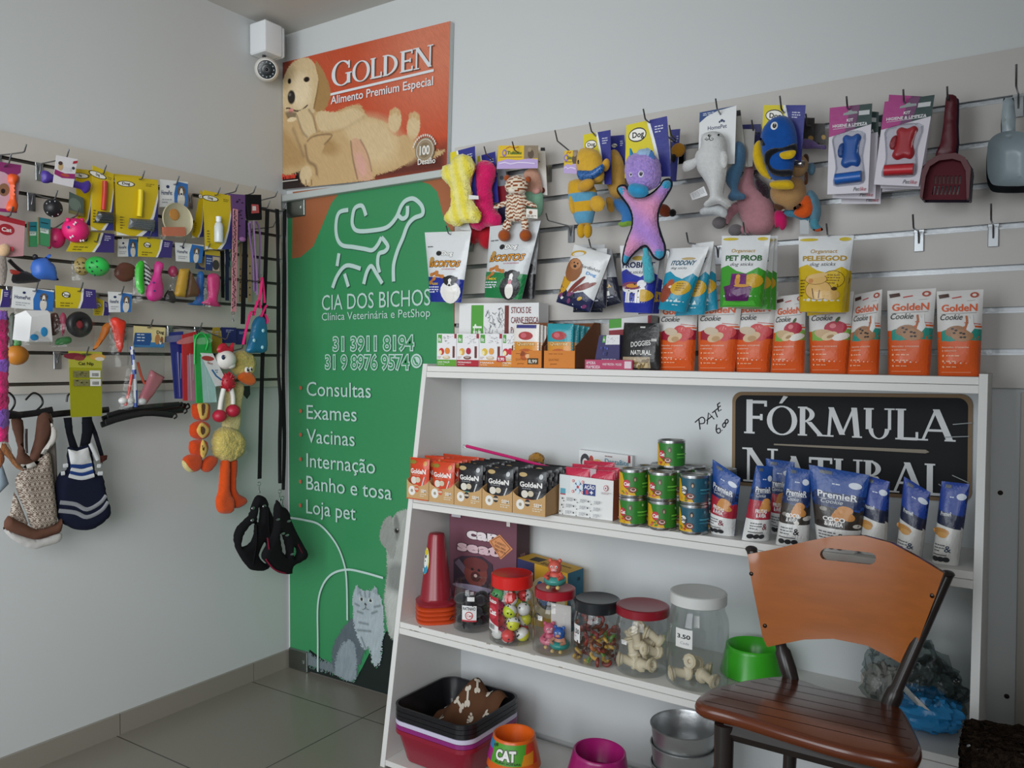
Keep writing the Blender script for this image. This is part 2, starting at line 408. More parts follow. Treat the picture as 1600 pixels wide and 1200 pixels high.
# ------------------------------------------------------------------ painted pictures (posters): a fine grid of coloured cells
class Paint:
    def __init__(s, Wn, Hn, col, ar):
        s.a = np.ones((Hn, Wn, 3))*np.array(C(col)); s.Wn, s.Hn, s.ar = Wn, Hn, ar
        u, v = np.meshgrid((np.arange(Wn)+.5)/Wn, (np.arange(Hn)+.5)/Hn); s.X, s.Y = u/ar, v      # both in heights
        r = np.random.RandomState(3); s.noise = r.rand(Hn, Wn)
    def mix(s, m, col, op=1):
        m = (m*op)[..., None]; s.a = s.a*(1-m)+np.array(C(col))*m
    def blob(s, c, rx, ry, col, rot=0, soft=.25, op=1, fur=0):
        x, y = s.X-c[0]/s.ar, s.Y-c[1]; a = math.radians(rot); p, q = x*math.cos(a)+y*math.sin(a), -x*math.sin(a)+y*math.cos(a)
        d = np.sqrt((p/rx)**2+(q/ry)**2)
        if fur: d = d+(s.noise-.5)*fur
        s.mix(np.clip((1-d)/soft+.5, 0, 1), col, op)
    def _dist(s, pts, closed):
        D = np.full(s.X.shape, 9.)
        for i in range(len(pts) if closed else len(pts)-1):
            a, b = pts[i], pts[(i+1) % len(pts)]; ax, ay, bx, by = a[0]/s.ar, a[1], b[0]/s.ar, b[1]
            dx, dy = bx-ax, by-ay; t = np.clip(((s.X-ax)*dx+(s.Y-ay)*dy)/(dx*dx+dy*dy+1e-12), 0, 1)
            D = np.minimum(D, np.hypot(ax+t*dx-s.X, ay+t*dy-s.Y))
        return D
    def poly(s, pts, col, soft=.004, op=1, fur=0, n=4):
        pts = cr(pts, n) if n else pts; ins = np.zeros(s.X.shape, bool); j = len(pts)-1
        for i in range(len(pts)):
            xi, yi, xj, yj = pts[i][0]/s.ar, pts[i][1], pts[j][0]/s.ar, pts[j][1]
            if yi != yj: ins ^= ((yi > s.Y) != (yj > s.Y)) & (s.X < (xj-xi)*(s.Y-yi)/(yj-yi)+xi)
            j = i
        D = s._dist(pts, True)*np.where(ins, 1, -1)
        if fur: D = D+(s.noise-.5)*fur
        s.mix(np.clip(D/soft+.5, 0, 1), col, op)
    def stroke(s, pts, wd, col, soft=.006, op=1, n=4):
        pts = cr(pts, n, False) if n else pts
        s.mix(np.clip((wd/2-s._dist(pts, False))/soft+.5, 0, 1), col, op)
    def streaks(s, amt, ang, seed=1):                              # hair texture of the printed picture
        r = np.random.RandomState(seed); n = r.rand(s.Hn, s.Wn)
        k = 7; acc = np.zeros_like(n)
        for i in range(k):
            dx, dy = int(round(i*math.cos(ang))), int(round(i*math.sin(ang))); acc += np.roll(np.roll(n, dx, 1), dy, 0)
        acc = (acc/k-.5)*amt; s.a = np.clip(s.a*(1+acc[..., None]), 0, 1)
    def put(s, g, S, keep=None, layer=0.0003):
        Wn, Hn = s.Wn, s.Hn; V = [S(i/Wn, j/Hn, layer) for j in range(Hn+1) for i in range(Wn+1)]; F = []; cc = []
        for j in range(Hn):
            for i in range(Wn):
                if keep is not None and not keep[j, i]: continue
                F.append((j*(Wn+1)+i, j*(Wn+1)+i+1, (j+1)*(Wn+1)+i+1, (j+1)*(Wn+1)+i)); cc.append(tuple(s.a[j, i]))
        g.add(V, F, '000000'); g.c[len(g.c)-len(F):] = cc
def unquad(q, k):
    """photo pixel -> (u, v) of the quad q on frame k"""
    bl, br, tr, tl = [np.array(p) for p in q]
    def f(px, py):
        p = np.array(k.p(px, py)); u = v = .5
        for _ in range(8):
            r = bl*(1-u)*(1-v)+br*u*(1-v)+tr*u*v+tl*(1-u)*v-p
            du = (br-bl)*(1-v)+(tr-tl)*v; dv = (tl-bl)*(1-u)+(tr-br)*u; d = du[0]*dv[1]-du[1]*dv[0]
            u -= (r[0]*dv[1]-r[1]*dv[0])/d; v -= (du[0]*r[1]-du[1]*r[0])/d
        return (u, v)
    return f

# serif capitals for the two big signs: strokes (x0,y0,x1,y1,width) and serifs in a cap height of 1
SERIF = {
 'F': (.58, [('v', .14, 0, 1, .13), ('h', .14, .56, .93, .07), ('h', .14, .45, .48, .07), ('s', .14, 0), ('t', .56, .8, .97), ('t', .45, .4, .58)]),
 'O': (.98, [('o', .49, .5, .47, .52, .13)]),
 'G': (.95, [('c', .5, .5, .47, .52, .13), ('v', .80, .05, .44, .12), ('s', .80, .44), ('t', .82, .66, .97)]),
 'R': (.78, [('v', .14, 0, 1, .13), ('d', .14, .73, .36, .27, .12), ('l', .33, .48, .70, 0, .13), ('s', .14, 0), ('s', .14, 1), ('s', .72, 0)]),
 'M': (1.1, [('l', .14, 0, .2, 1, .07), ('l', .2, 1, .53, .08, .13), ('l', .53, .08, .86, 1, .06), ('l', .86, 1, .95, 0, .13), ('s', .14, 0), ('s', .95, 0)]),
 'U': (.9, [('v', .17, .3, 1, .13), ('v', .74, .3, 1, .07), ('u', .455, .33, .285, .35, .1), ('s', .17, 1), ('s', .74, 1)]),
 'L': (.62, [('v', .14, 0, 1, .13), ('h', .14, .58, .035, .07), ('s', .14, 1), ('s', .14, 0), ('t', .57, .0, .26)]),
 'A': (.92, [('l', .1, 0, .44, 1, .06), ('l', .44, 1, .8, 0, .14), ('h', .22, .66, .33, .06), ('s', .1, 0), ('s', .8, 0)]),
 'N': (.98, [('v', .15, 0, 1, .06), ('l', .15, 1, .8, 0, .14), ('v', .8, 0, 1, .06), ('s', .15, 0), ('s', .8, 1), ('s', .12, 1)]),
 'T': (.74, [('v', .37, 0, 1, .13), ('h', .03, .71, .96, .07), ('s', .37, 0), ('t', .05, .8, 1), ('t', .69, .8, 1)]),
 'D': (.9, [('v', .16, 0, 1, .13), ('d', .16, .5, .62, .5, .13), ('s', .16, 0), ('s', .16, 1)]),
 'E': (.66, [('v', .14, 0, 1, .13), ('h', .14, .58, .96, .07), ('h', .14, .5, .5, .07), ('h', .14, .6, .04, .07), ('s', .14, 0), ('s', .14, 1), ('t', .58, .8, .99), ('t', .6, .01, .22), ('t', .5, .41, .6)]),
}
def serif(art, word, u0, v0, cap, col, width, caps=None, fat=1.25):
    """draws a word in serif capitals; caps = height factor of all letters but the first"""
    k = caps or 1; tot = sum(SERIF[c][0]*(1 if i == 0 else k) for i, c in enumerate(word)); x = 0; f = width/tot; hs = cap
    for i, ch in enumerate(word):
        q = 1 if i == 0 else k; w, parts = SERIF[ch]; l0 = art.l
        P = lambda a, b: (u0+(x+a*q)*f, v0+b*hs*q)
        for i_, s in enumerate(parts):
            art.l = l0+.12*i_
            if s[0] == 'v': _, a, y0, y1, d = s; d *= fat; art.poly([P(a-d/2, y0), P(a+d/2, y0), P(a+d/2, y1), P(a-d/2, y1)], col)
            elif s[0] == 'h': _, a, b, y, d = s; d *= fat; art.poly([P(a, y-d/2), P(b, y-d/2), P(b, y+d/2), P(a, y+d/2)], col)
            elif s[0] == 'l': _, a, y0, b, y1, d = s; d *= fat; art.poly([P(a-d/2, y0), P(a+d/2, y0), P(b+d/2, y1), P(b-d/2, y1)] if y1 > y0 else [P(b-d/2, y1), P(b+d/2, y1), P(a+d/2, y0), P(a-d/2, y0)], col)
            elif s[0] == 's': _, a, y = s; y = y-.0 if y > .5 else y; e = .05; art.poly([P(a-.14, y-e*(y > .5)), P(a+.14, y-e*(y > .5)), P(a+.14, y+e*(y < .5)), P(a-.14, y+e*(y < .5))], col)
            elif s[0] == 't': _, a, y0, y1 = s; art.poly([P(a-.035, y0), P(a+.035, y0), P(a+.035, y1), P(a-.035, y1)], col)
            else:
                _, a, b, rx, ry, d = s; d *= fat
                r0, r1 = {'o': (0, 360), 'c': (42, 318), 'd': (-90, 90), 'u': (180, 360)}[s[0]]; n = 26; V = []
                for j in range(n+1):
                    t = math.radians(r0+(r1-r0)*j/n); dd = d*(.45+.55*abs(math.cos(t)))
                    V += [P(a+rx*math.cos(t), b+ry*math.sin(t)), P(a+(rx-dd)*math.cos(t), b+(ry-dd*.62)*math.sin(t))]
                art.tris(V, [(2*j, 2*j+2, 2*j+3, 2*j+1) for j in range(n)], col, False)
        x += w*q
    art.l += .5

# ------------------------------------------------------------------ the room
WHITE = 'dcdedd'
RX, RY, RH = 3.7, -3.75, 2.579
def quadobj(name, pts, col, kind, n=None): 
    g = G(); g.add(pts, [tuple(range(len(pts)))], col); o = g.obj(name, kind); return struct(o)
def slabobj(name, a, b, col, kind):
    g = G(); g.rbox([(a[i]+b[i])/2 for i in range(3)], [abs(b[i]-a[i]) for i in range(3)], col, 0, 0, 1); return struct(g.obj(name, kind))
slabobj('floor', (-.1, RY-.1, -.1), (RX+.1, .1, 0), '807a70', 'floor_tile')
slabobj('ceiling', (-.1, RY-.1, RH), (RX+.1, .1, RH+.1), 'c4c1bb', 'paint')
slabobj('wall_left', (-.1, RY, 0), (0, .1, RH), 'c8cbcb', 'paint')
slabobj('wall_back', (0, 0, 0), (RX, .1, RH), 'cfd2d2', 'paint')
slabobj('wall_right', (RX, RY, 0), (RX+.1, .1, RH), 'b4aea6', 'paint')
g = G()                                                             # shop front: a wall with a wide open entrance
for a, b in (((-.1, 0), (.1, RH)), ((3.5, 0), (RX+.1, RH)), ((.1, 2.45), (3.5, RH))):
    g.rbox(((a[0]+b[0])/2, RY-.05, (a[1]+b[1])/2), (b[0]-a[0], .1, b[1]-a[1]), 'c9c6c0', 0, 0, 1)
struct(g.obj('wall_front', 'paint'))
g = G(); y = -.19
edges = [0, -.19]+[-.19-.553*i for i in range(1, 8) if -.19-.553*i > RY]
for a, b in zip(edges, edges[1:]+[RY]):
    g.rbox((.006, (a+b)/2, .035), (.012, a-b-.003, .07), '8b857b', 0, .0, 1)
struct(g.obj('baseboard_left', 'plastic'))
g = G(); g.rbox((3.1, -.006, .035), (1.2, .012, .07), '8b857b', 0, 0, 1); struct(g.obj('baseboard_back', 'plastic'))

# slatted display boards: cross-section with T slots, drawn out along the wall
def slatwall(name, label, side, a, b, ztop, zbot, first, pitch, n, sag=0):
    k = K(side, 0, 0, 0, loc=(0, 0, 0) if side == 'R' else (0, 0, 0)); t = thing(name, label, 'slatwall', (0, 0, 0), k.rz)
    cuts = [first-i*pitch for i in range(n)]; prof = [(ztop, .003), (ztop, .018)]
    for c in cuts: prof += [(c+.0055, .018), (c+.0055, .010), (c+.011, .010), (c+.011, .004), (c-.011, .004), (c-.011, .010), (c-.0055, .010), (c-.0055, .018)]
    prof += [(zbot, .018), (zbot, .003)]
    g = G(); R_ = [[(x, -d, z-sag*(x-a)) for z, d in prof] for x in (a, b)]
    g.loft(R_, 'c3bfba' if side == 'R' else 'c3beb6'); g.obj('board', 'laminate', t, 20)
    for c in cuts:                                                  # metal liners in the slots
        g = G(); lin = [(c+.0053, .0182), (c+.0053, .0098), (c+.0108, .0098), (c+.0108, .0046), (c-.0108, .0046), (c-.0108, .0098), (c-.0053, .0098), (c-.0053, .0192), (c-.0095, .0192), (c-.0095, .0182)]
        if side == 'R':
            g.loft([[(x, -d, z-sag*(x-a)) for z, d in lin] for x in (a+.002, b-.002)], '9c9fa1', (0, 0), False); g.obj('slot_liner', 'alu', t, 20)
        else:
            g.loft([[(x, -d, z) for z, d in ((c+.0043, .0182), (c+.0043, .006), (c-.0043, .006), (c-.0043, .0182))] for x in (a+.002, b-.002)], '4a453e', (0, 0), False); g.obj('slot_liner', 'plastic', t, 20)
    return t
slatwall('slatwall', 'white slatted display board with metal slot strips on the back wall', 'R', .868, 3.3, 1.998, 1.196, 1.884, .1, 7)
slatwall('slatwall', 'grey white slatted display board with dark slots on the wall by the green door', 'L', -2.3, -.046, 1.93, 1.155, 1.853, .0955, 8)

# ------------------------------------------------------------------ green glass door in the corner
GREEN, RUST, PALE = '378a58', 'a2603c', 'b9d2cc'
k = K('R', .012, 459, 1040, loc=(.018, -.012, 0)); kd = k
dq = ((0, .012), (.845, .012), (.845, 1.90), (0, 1.90)); dw, dh = .845, 1.888
t = thing('door_1', 'green glass door printed with a pet clinic advertisement in the corner', 'door', k.o); struct(t)
g = G(); g.rbox((.4225, .006, .953), (.845, .01, 1.894), '1c2624', 0, 0, 1); g.obj('glass_leaf', 'plastic', t)
f = unquad(dq, k); g = G(); S = quadS(dq, lambda u, v: .0015); A = Art(g, S, dw, dh, sub=9)
body = [f(454, 1018), f(480, 1032), (.14, .045), f(552, 1066), f(566, 1044), f(588, 1000), f(606, 985), (1, .30), (1, 1), (0, 1)]
A.poly(body, GREEN)
A.poly([f(458, 300), f(540, 290), f(518, 318), f(503, 355), f(490, 385), f(470, 402), f(457, 404)], RUST)
A.poly([f(655, 283), (1, 1), (1, .70), f(706, 362), f(695, 345), f(684, 300), f(672, 288)], RUST)
for seg in ([(545, 328), (531, 332), (526, 348), (527, 370), (535, 383), (552, 386), (570, 389), (582, 391), (590, 384), (597, 371)],
            [(597, 371), (603, 378), (607, 386), (602, 393), (593, 397), (591, 412), (594, 426)],
            [(573, 337), (567, 322), (556, 325), (552, 338), (552, 352), (560, 361), (585, 360), (606, 355), (620, 340), (628, 322), (636, 313), (648, 311), (660, 322), (661, 335), (648, 341), (638, 352), (630, 373), (622, 392), (616, 415), (616, 440)],
            [(638, 322), (637, 337), (630, 342), (624, 337)], [(531, 396), (528, 416)], [(521, 450), (529, 430), (543, 415), (565, 420)], [(540, 428), (546, 448)], [(570, 444), (575, 425), (582, 416), (590, 428), (599, 443)]):
    P_ = cr([f(*p) for p in seg], 5, False)
    A.line([(p[0]+.003, p[1]-.002) for p in P_], .0085, '2c5a44'); A.line(P_, .0085, PALE)
A.text('CIA DOS BICHOS', *f(505, 485), .033, PALE, 'l', .0, fit=f(674, 480)[0]-f(505, 484)[0])
A.text('Clínica Veterinária e PetShop', *f(505, 501), .0165, PALE, 'l', 0, fit=f(674, 503)[0]-f(505, 501)[0])
for s_, y0, y1, xa, xb in (('31 3911 8194', 547, 523, 523, 648), ('31 9 8976 9574', 575, 552, 511, 641)):
    A.text(s_, *f(xa, y0+1), .029, GREEN, 'l', .005, fit=f(xb, y0)[0]-f(xa, y0)[0], out=(PALE, .06))
c = f(653, 564); A.ell(*c, .014, .014, PALE); A.ell(*c, .0105, .0105, GREEN); A.ell(*c, .0085, .0085, PALE)
A.line([(c[0]-.012, c[1]+.005), (c[0]-.004, c[1]-.003), (c[0]+.008, c[1]-.006)], .004, GREEN)
for s_, yy, xx in (('Consultas', 620, 582), ('Exames', 656, 560), ('Vacinas', 693, 557), ('Internação', 731, 589), ('Banho e tosa', 766, 615), ('Loja pet', 803, 559)):
    a = f(482, yy-2); A.text(s_, *a, .031, PALE, 'l', .002, fit=f(xx, yy+3)[0]-a[0]); q = f(472.5, yy-14); A.ell(*q, .0042, .0042, 'c0654a')
A.line(cr([f(*p) for p in ((455, 808), (480, 812), (504, 820), (528, 848), (541, 880), (545, 910), (546, 968))], 5, False), .0045, PALE)
A.line(cr([f(*p) for p in ((500, 1048), (500, 1000), (500, 945), (507, 915), (522, 896), (545, 889), (570, 893), (602, 902))], 5, False), .0045, PALE)
g.obj('printed_film', 'print', t, 20)
# the cat and the dog on the door (grey printed photographs)
def pic(t, k, q, f, name, x0, y0, x1, y1, n, draw, keepcol=GREEN):
    a, b = f(x0, y1), f(x1, y0); qq = [lerp(lerp(q[0], q[1], u), lerp(q[3], q[2], u), v) for u, v in ((a[0], a[1]), (b[0], a[1]), (b[0], b[1]), (a[0], b[1]))]
    w, h = qsize(qq); P_ = Paint(n, int(n*h/w), keepcol, h/w); g_ = lambda px, py: (lambda p: ((p[0]-a[0])/(b[0]-a[0]), (p[1]-a[1])/(b[1]-a[1])))(f(px, py))
    sk = draw(P_, g_); keep = np.abs(P_.a-np.array(C(keepcol))).sum(2) > .03; P_.streaks(*sk)
    g = G(); P_.put(g, quadS(qq, lambda u, v: .0035), keep); return g.obj(name, 'print', t, 20)
def cat(P, z):
    Z = lambda *p: [z(*i) for i in p]
    P.poly(Z((470, 1022), (482, 1018), (500, 1030), (524, 1036), (530, 1050), (520, 1052), (495, 1044), (476, 1036)), '6f7b80', fur=.03)
    P.poly(Z((548, 968), (556, 965), (566, 985), (572, 1010), (562, 1040), (556, 1062), (540, 1062), (524, 1050), (520, 1020), (528, 995), (538, 980)), '5a666d', fur=.02)
    P.poly(Z((553, 940), (560, 925), (578, 922), (594, 930), (600, 955), (601, 985), (598, 1005), (594, 1036), (584, 1038), (578, 1012), (570, 1014), (562, 1000), (554, 975)), 'a9b6bb', fur=.02)
    P.poly(Z((524, 1050), (530, 1015), (545, 1000), (556, 1010), (558, 1050), (552, 1064), (538, 1060)), '8b989f', fur=.02)
    P.poly(Z((553, 950), (552, 935), (558, 914), (563, 920), (575, 923), (583, 921), (588, 916), (593, 932), (598, 950), (590, 962), (572, 966), (558, 962)), 'a4b1b6', fur=.01)
    P.poly(Z((559, 915), (567, 924), (559, 930)), '8c9aa0', n=0); P.poly(Z((590, 918), (583, 924), (592, 931)), '8c9aa0', n=0)
    for x, y in ((566, 936), (580, 938)): P.blob(z(x, y), .02, .016, 'd5dcd6'); P.blob(z(x, y), .011, .013, '1c2224')
    P.blob(z(572, 944), .012, .009, '4a4a4d'); P.stroke(Z((572, 945), (572, 950), (568, 952)), .006, '40474a'); P.stroke(Z((572, 950), (577, 952)), .006, '40474a')
    for a, b in (((564, 926), (566, 932)), ((571, 925), (572, 932)), ((579, 926), (578, 932)), ((556, 943), (562, 946)), ((595, 946), (586, 948)), ((560, 955), (568, 958)), ((590, 955), (582, 958)), ((562, 972), (576, 975)), ((560, 984), (580, 986)), ((566, 996), (572, 1012))):
        P.stroke(Z(a, b), .012, '4c575c', .015, .8, 0)
    return .5, 1.4
def dog(P, z):
    Z = lambda *p: [z(*i) for i in p]
    P.poly(Z((607, 830), (612, 812), (624, 800), (640, 795), (665, 800), (665, 1000), (615, 1000), (604, 960), (602, 930), (606, 890), (604, 850)), 'a5a8a2', fur=.015)
    P.poly(Z((594, 838), (600, 815), (612, 806), (616, 830), (620, 850), (617, 870), (611, 872), (606, 860), (598, 850)), '92958f', fur=.01)
    P.poly(Z((616, 812), (622, 806), (626, 830), (620, 845)), '6a6d69', .02, .8)
    P.blob(z(621, 829), .026, .022, '6e6c66'); P.blob(z(621, 829), .016, .016, '161616'); P.blob(z(622, 827), .005, .005, 'e6e8e6')
    P.poly(Z((606, 890), (622, 880), (640, 890), (630, 920), (612, 925)), '6f7370', .05, .7); P.poly(Z((603, 930), (620, 925), (625, 960), (612, 990)), 'c3c6c1', .05, .7)
    return .4, 1.2
pic(t, kd, dq, f, 'cat_print', 455, 905, 612, 1075, 130, cat)
pic(t, kd, dq, f, 'dog_print', 592, 790, 664, 1000, 66, dog)
for x0, x1, z0, z1 in ((0, .11, .0, .085), (0, .105, 1.835, 1.905)):
    g = G(); g.rbox(((x0+x1)/2, .006, (z0+z1)/2), (x1-x0, .03, z1-z0), '8d9591', .006, .004); g.rbox((x1-.02, -.011, (z0+z1)/2), (.012, .006, .012), 'b8bfbd', .004, .001); g.obj('hinge_fitting', 'metal', t)
# ------------------------------------------------------------------ poster boxed out over the door
k = K('R', .022, 441, 298); q = tuple(k.p(*p) for p in ((442, 296), (698, 270), (704, 33), (442, 98)))
t = thing('advertising_panel', 'orange puppy food advertising panel mounted above the green door', 'poster', k.o)
g = G(); 
V = [(p[0], 0, p[1]) for p in q]+[(p[0], .02, p[1]) for p in q]
g.add(V, [(0, 1, 2, 3), (4, 5, 1, 0), (5, 6, 2, 1), (6, 7, 3, 2), (7, 4, 0, 3)], 'c8cdcb'); g.obj('panel_box', 'laminate', t, 20)
zq = lambda x, y: (400+x/4.284, 20+y/4.284); f0 = unquad(q, k); f = lambda x, y: f0(*zq(x, y)); w, h = qsize(q)
P = Paint(300, int(300*h/w), 'c4502f', h/w); Z = lambda *p: [f(*i) for i in p]
P.blob(f(1230, 190), .5, .4, 'd8866a', 0, 1.2, .8); P.poly(Z((150, 1010), (700, 1010), (1280, 880), (1290, 1080), (140, 1230)), '4a2018', .12, .9, n=0); P.blob(f(250, 1110), .4, .10, '1d1414', 0, .6, .95); P.poly(Z((140, 340), (240, 340), (190, 520), (140, 700)), '6a2a1c', .06, .9)
FUR, FUR2, FUR3, DK = 'c7a676', 'd6bd92', 'a8834f', '55381f'
P.poly(Z((165, 560), (200, 640), (300, 640), (420, 640), (480, 700), (400, 900), (330, 1040), (150, 1070), (150, 700)), FUR, fur=.02)
P.poly(Z((330, 300), (250, 330), (200, 400), (178, 470), (172, 560), (185, 630), (215, 690), (260, 720), (330, 680), (400, 660), (440, 560), (420, 420), (385, 330)), FUR2, fur=.012)
P.poly(Z((400, 330), (440, 370), (475, 440), (500, 530), (480, 620), (425, 665), (388, 640), (400, 560), (420, 470)), FUR3, fur=.012)
P.stroke(Z((420, 460), (405, 560), (388, 640)), .012, '7c5630', .012, .8); P.blob(f(300, 520), .11, .13, 'f0dcb8', 20, .7, .8)
P.blob(f(238, 565), .042, .055, '241d1b', 10); P.blob(f(228, 548), .015, .012, '6a6462'); P.blob(f(340, 446), .034, .02, '4a3420', -8); P.blob(f(340, 447), .021, .019, '120d0b'); P.blob(f(225, 458), .019, .022, '120d0b', 20)
P.stroke(Z((205, 640), (225, 640), (260, 655), (300, 655), (345, 620)), .012, '3a2418'); P.blob(f(236, 655), .028, .017, 'd98c86'); P.poly(Z((205, 662), (270, 668), (268, 700), (225, 715), (205, 690)), '3a2418', .02, .7); P.blob(f(240, 715), .05, .018, 'e8d2a8')
P.poly(Z((270, 690), (300, 650), (350, 645), (380, 690), (395, 770), (415, 820), (350, 850), (310, 790)), FUR2, fur=.01); P.stroke(Z((275, 690), (310, 790), (345, 835)), .012, DK, .02, .7); P.stroke(Z((355, 650), (385, 700), (410, 810)), .012, DK, .02, .7)
P.poly(Z((395, 700), (430, 660), (520, 665), (640, 620), (700, 620), (745, 690), (800, 710), (880, 740), (900, 800), (960, 830), (1000, 820), (1060, 880), (1080, 950), (960, 1040), (800, 1090), (760, 1120), (330, 1160), (350, 1000), (420, 810)), FUR, fur=.015)
P.poly(Z((400, 700), (430, 662), (560, 665), (650, 640), (720, 690), (640, 760), (500, 800), (430, 790)), FUR2, fur=.012); P.stroke(Z((420, 800), (520, 805), (640, 750), (720, 700)), .014, '8a6236', .03, .7)
P.blob(f(760, 860), .3, .17, FUR2, -15, .6, .9); P.blob(f(930, 720), .062, .085, FUR2, 0, .15, fur=.1); P.blob(f(1055, 760), .06, .095, FUR2, -5, .15, fur=.1)
for x, y in ((905, 670), (930, 655), (955, 672), (1035, 690), (1062, 682), (1085, 700)): P.blob(f(x, y), .017, .022, 'c9a472', 0, .5, .9)
P.poly(Z((1080, 960), (1200, 925), (1265, 915), (1240, 950), (1120, 1000)), FUR, fur=.02); P.poly(Z((980, 830), (1100, 860), (1110, 940), (1020, 1010), (960, 950)), FUR, .05, .9)
P.blob(f(520, 960), .2, .19, FUR, 0, .3, 1); P.blob(f(470, 890), .14, .06, FUR3, -20, .8, .8); P.poly(Z((335, 870), (370, 815), (430, 800), (510, 815), (470, 870), (430, 960), (400, 1000), (340, 960)), FUR, fur=.01); P.stroke(Z((345, 860), (380, 830), (450, 815), (510, 820), (460, 880)), .01, DK, .015, .8); P.stroke(Z((330, 890), (350, 990), (400, 1030), (410, 1110)), .016, DK, .03, .85)
P.poly(Z((640, 860), (700, 850), (745, 930), (775, 1050), (770, 1120), (680, 1115), (655, 1020)), 'cfa383', fur=.008); P.poly(Z((665, 950), (715, 960), (740, 1060), (700, 1090)), 'd9a596', .03, .9); P.stroke(Z((635, 860), (650, 980), (680, 1110)), .01, DK, .015, .8); P.stroke(Z((700, 850), (750, 950), (776, 1060)), .008, DK, .012, .7)
P.blob(f(335, 1085), .07, .07, FUR2, 0, .2, 1); P.blob(f(390, 1120), .05, .04, FUR, 0, .3, 1)
for x in (300, 335, 372): P.stroke(Z((x, 1120), (x+2, 1150)), .01, DK, .01, .8)
P.poly(Z((165, 790), (230, 830), (300, 920), (330, 1010), (200, 1040), (160, 1060)), FUR3, .06, .7); P.stroke(Z((250, 780), (290, 880), (320, 960)), .014, DK, .04, .6)
P.streaks(.35, 2.2)
g = G(); S = quadS(q, lambda u, v: .0006); P.put(g, S)
A = Art(g, S, w, h, sub=9); A.l = 4
def word(wd, x0, y0, x1, y1, cap, col, kk):
    a, b = f(x0, y0), f(x1, y1); serif(A, wd, a[0], a[1], cap, col, b[0]-a[0], kk)
word('GOLDEN', 512, 506, 1203, 358, .178, '7d4a38', .82); word('GOLDEN', 506, 502, 1197, 352, .178, 'dfe3e6', .82)
a, b = f(506, 550), f(1197, 388); A.line([a, b], .018, 'e2e5e8')
a, b = f(508, 612), f(1193, 468); A.text('Alimento Premium Especial', a[0], a[1]-.004, .062, 'e2e5e8', 'l', .012, fit=b[0]-a[0])
c = f(1138, 922); A.ell(*c, .088, .088, '8a7a64'); A.ell(*c, .078, .078, 'd6cdbd'); A.ell(*c, .072, .072, '9c8a70'); A.ell(*c, .052, .052, '857357'); A.text('100', c[0], c[1]-.03, .062, 'e8e6e0', 'c', .03, fit=.055)
for i in range(14): 
    a = math.radians(20+i*11); A.rect(c[0]+.1*math.cos(a)*A.ar-.004, c[1]+.1*math.sin(a)-.008, c[0]+.1*math.cos(a)*A.ar+.004, c[1]+.1*math.sin(a)+.008, 'd8d2c6')
a = f(1096, 1022); A.text('Desafio', a[0], a[1], .04, 'e8e6e0', 'l', .015, fit=.095)
a = f(190, 1118); A.text('Premier', a[0], a[1], .042, 'd23a24', 'l', .04, fit=.1); A.rect(a[0], a[1]-.022, a[0]+.11, a[1]-.014, 'c9c2ba')
g.obj('printed_picture', 'print', t, 20)
# door header under the poster
g = G(); g.rbox((.432, -.02, 1.912), (.85, .04, .026), 'b9bfbc', .002, .002); struct(g.obj('trim_1', 'laminate'))
slabobj('trim_2', (2.548, -.014, 0), (2.66, -.001, 1.185), 'b5aea4', 'laminate')
for px, py in ((1563, 770), (1573, 1088)):
    p = onY(px, py, 0); t = G().ell((0, 0, 0), (.006, .004, .006), '2a211b', None, 10, 6).obj('wall_plug', 'matte', None, 60, p); tag(t, 'dark screw hole plug in the bare wall, '+('upper one' if py < 900 else 'lower one just above the carpeted block'), 'wall plug')

# ------------------------------------------------------------------ security camera with its box
k = K('L', .001, 432, 60, loc=(.0, -.155, 2.46))
t = thing('security_camera', 'white dome security camera hanging from a junction box in the ceiling corner', 'camera', k.o, PI/2)
g = G(); g.rbox((.01, -.05, .038), (.085, .09, .12), 'e1e4e6', .006, .005); g.rbox((.06, -.05, .038), (.018, .085, .118), 'd3d7d9', .008, .006); g.obj('junction_box', 'plastic', t)
g = G(); g.tube([(.0, -.05, -.02), (.0, -.05, -.045)], .007, '2b2b2d'); g.obj('cable', 'rubber', t)
M = Matrix.Translation((.005, -.058, -.077)) @ Vector((-.62, -.75, -.3)).to_track_quat('Z', 'Y').to_matrix().to_4x4()
g = G(); g.lathe([(.0, -.035), (.03, -.035), (.043, -.02), (.045, .0), (.044, .018), (.037, .028), (.034, .028)], 'd9d6cf', 28, M=M, caps=(1, 0)); h_ = g.obj('housing', 'plastic', t)
g = G(); g.lathe([(.036, .026), (.034, .022), (.02, .024), (.018, .030), (.011, .031), (.01, .027), (.0, .027)], lambda x, y, z: '2e3336', 28, M=M)
for i in range(12): a = i*PI/6; g.ell(tuple(M @ Vector((.027*math.cos(a), .027*math.sin(a), .0245))), .0028, 'b9c4c8', n=6, m=4)
g.ell(tuple(M @ Vector((0, 0, .027))), .006, '0c0f12', n=10, m=6); g.obj('lens_ring', 'plastic', h_)
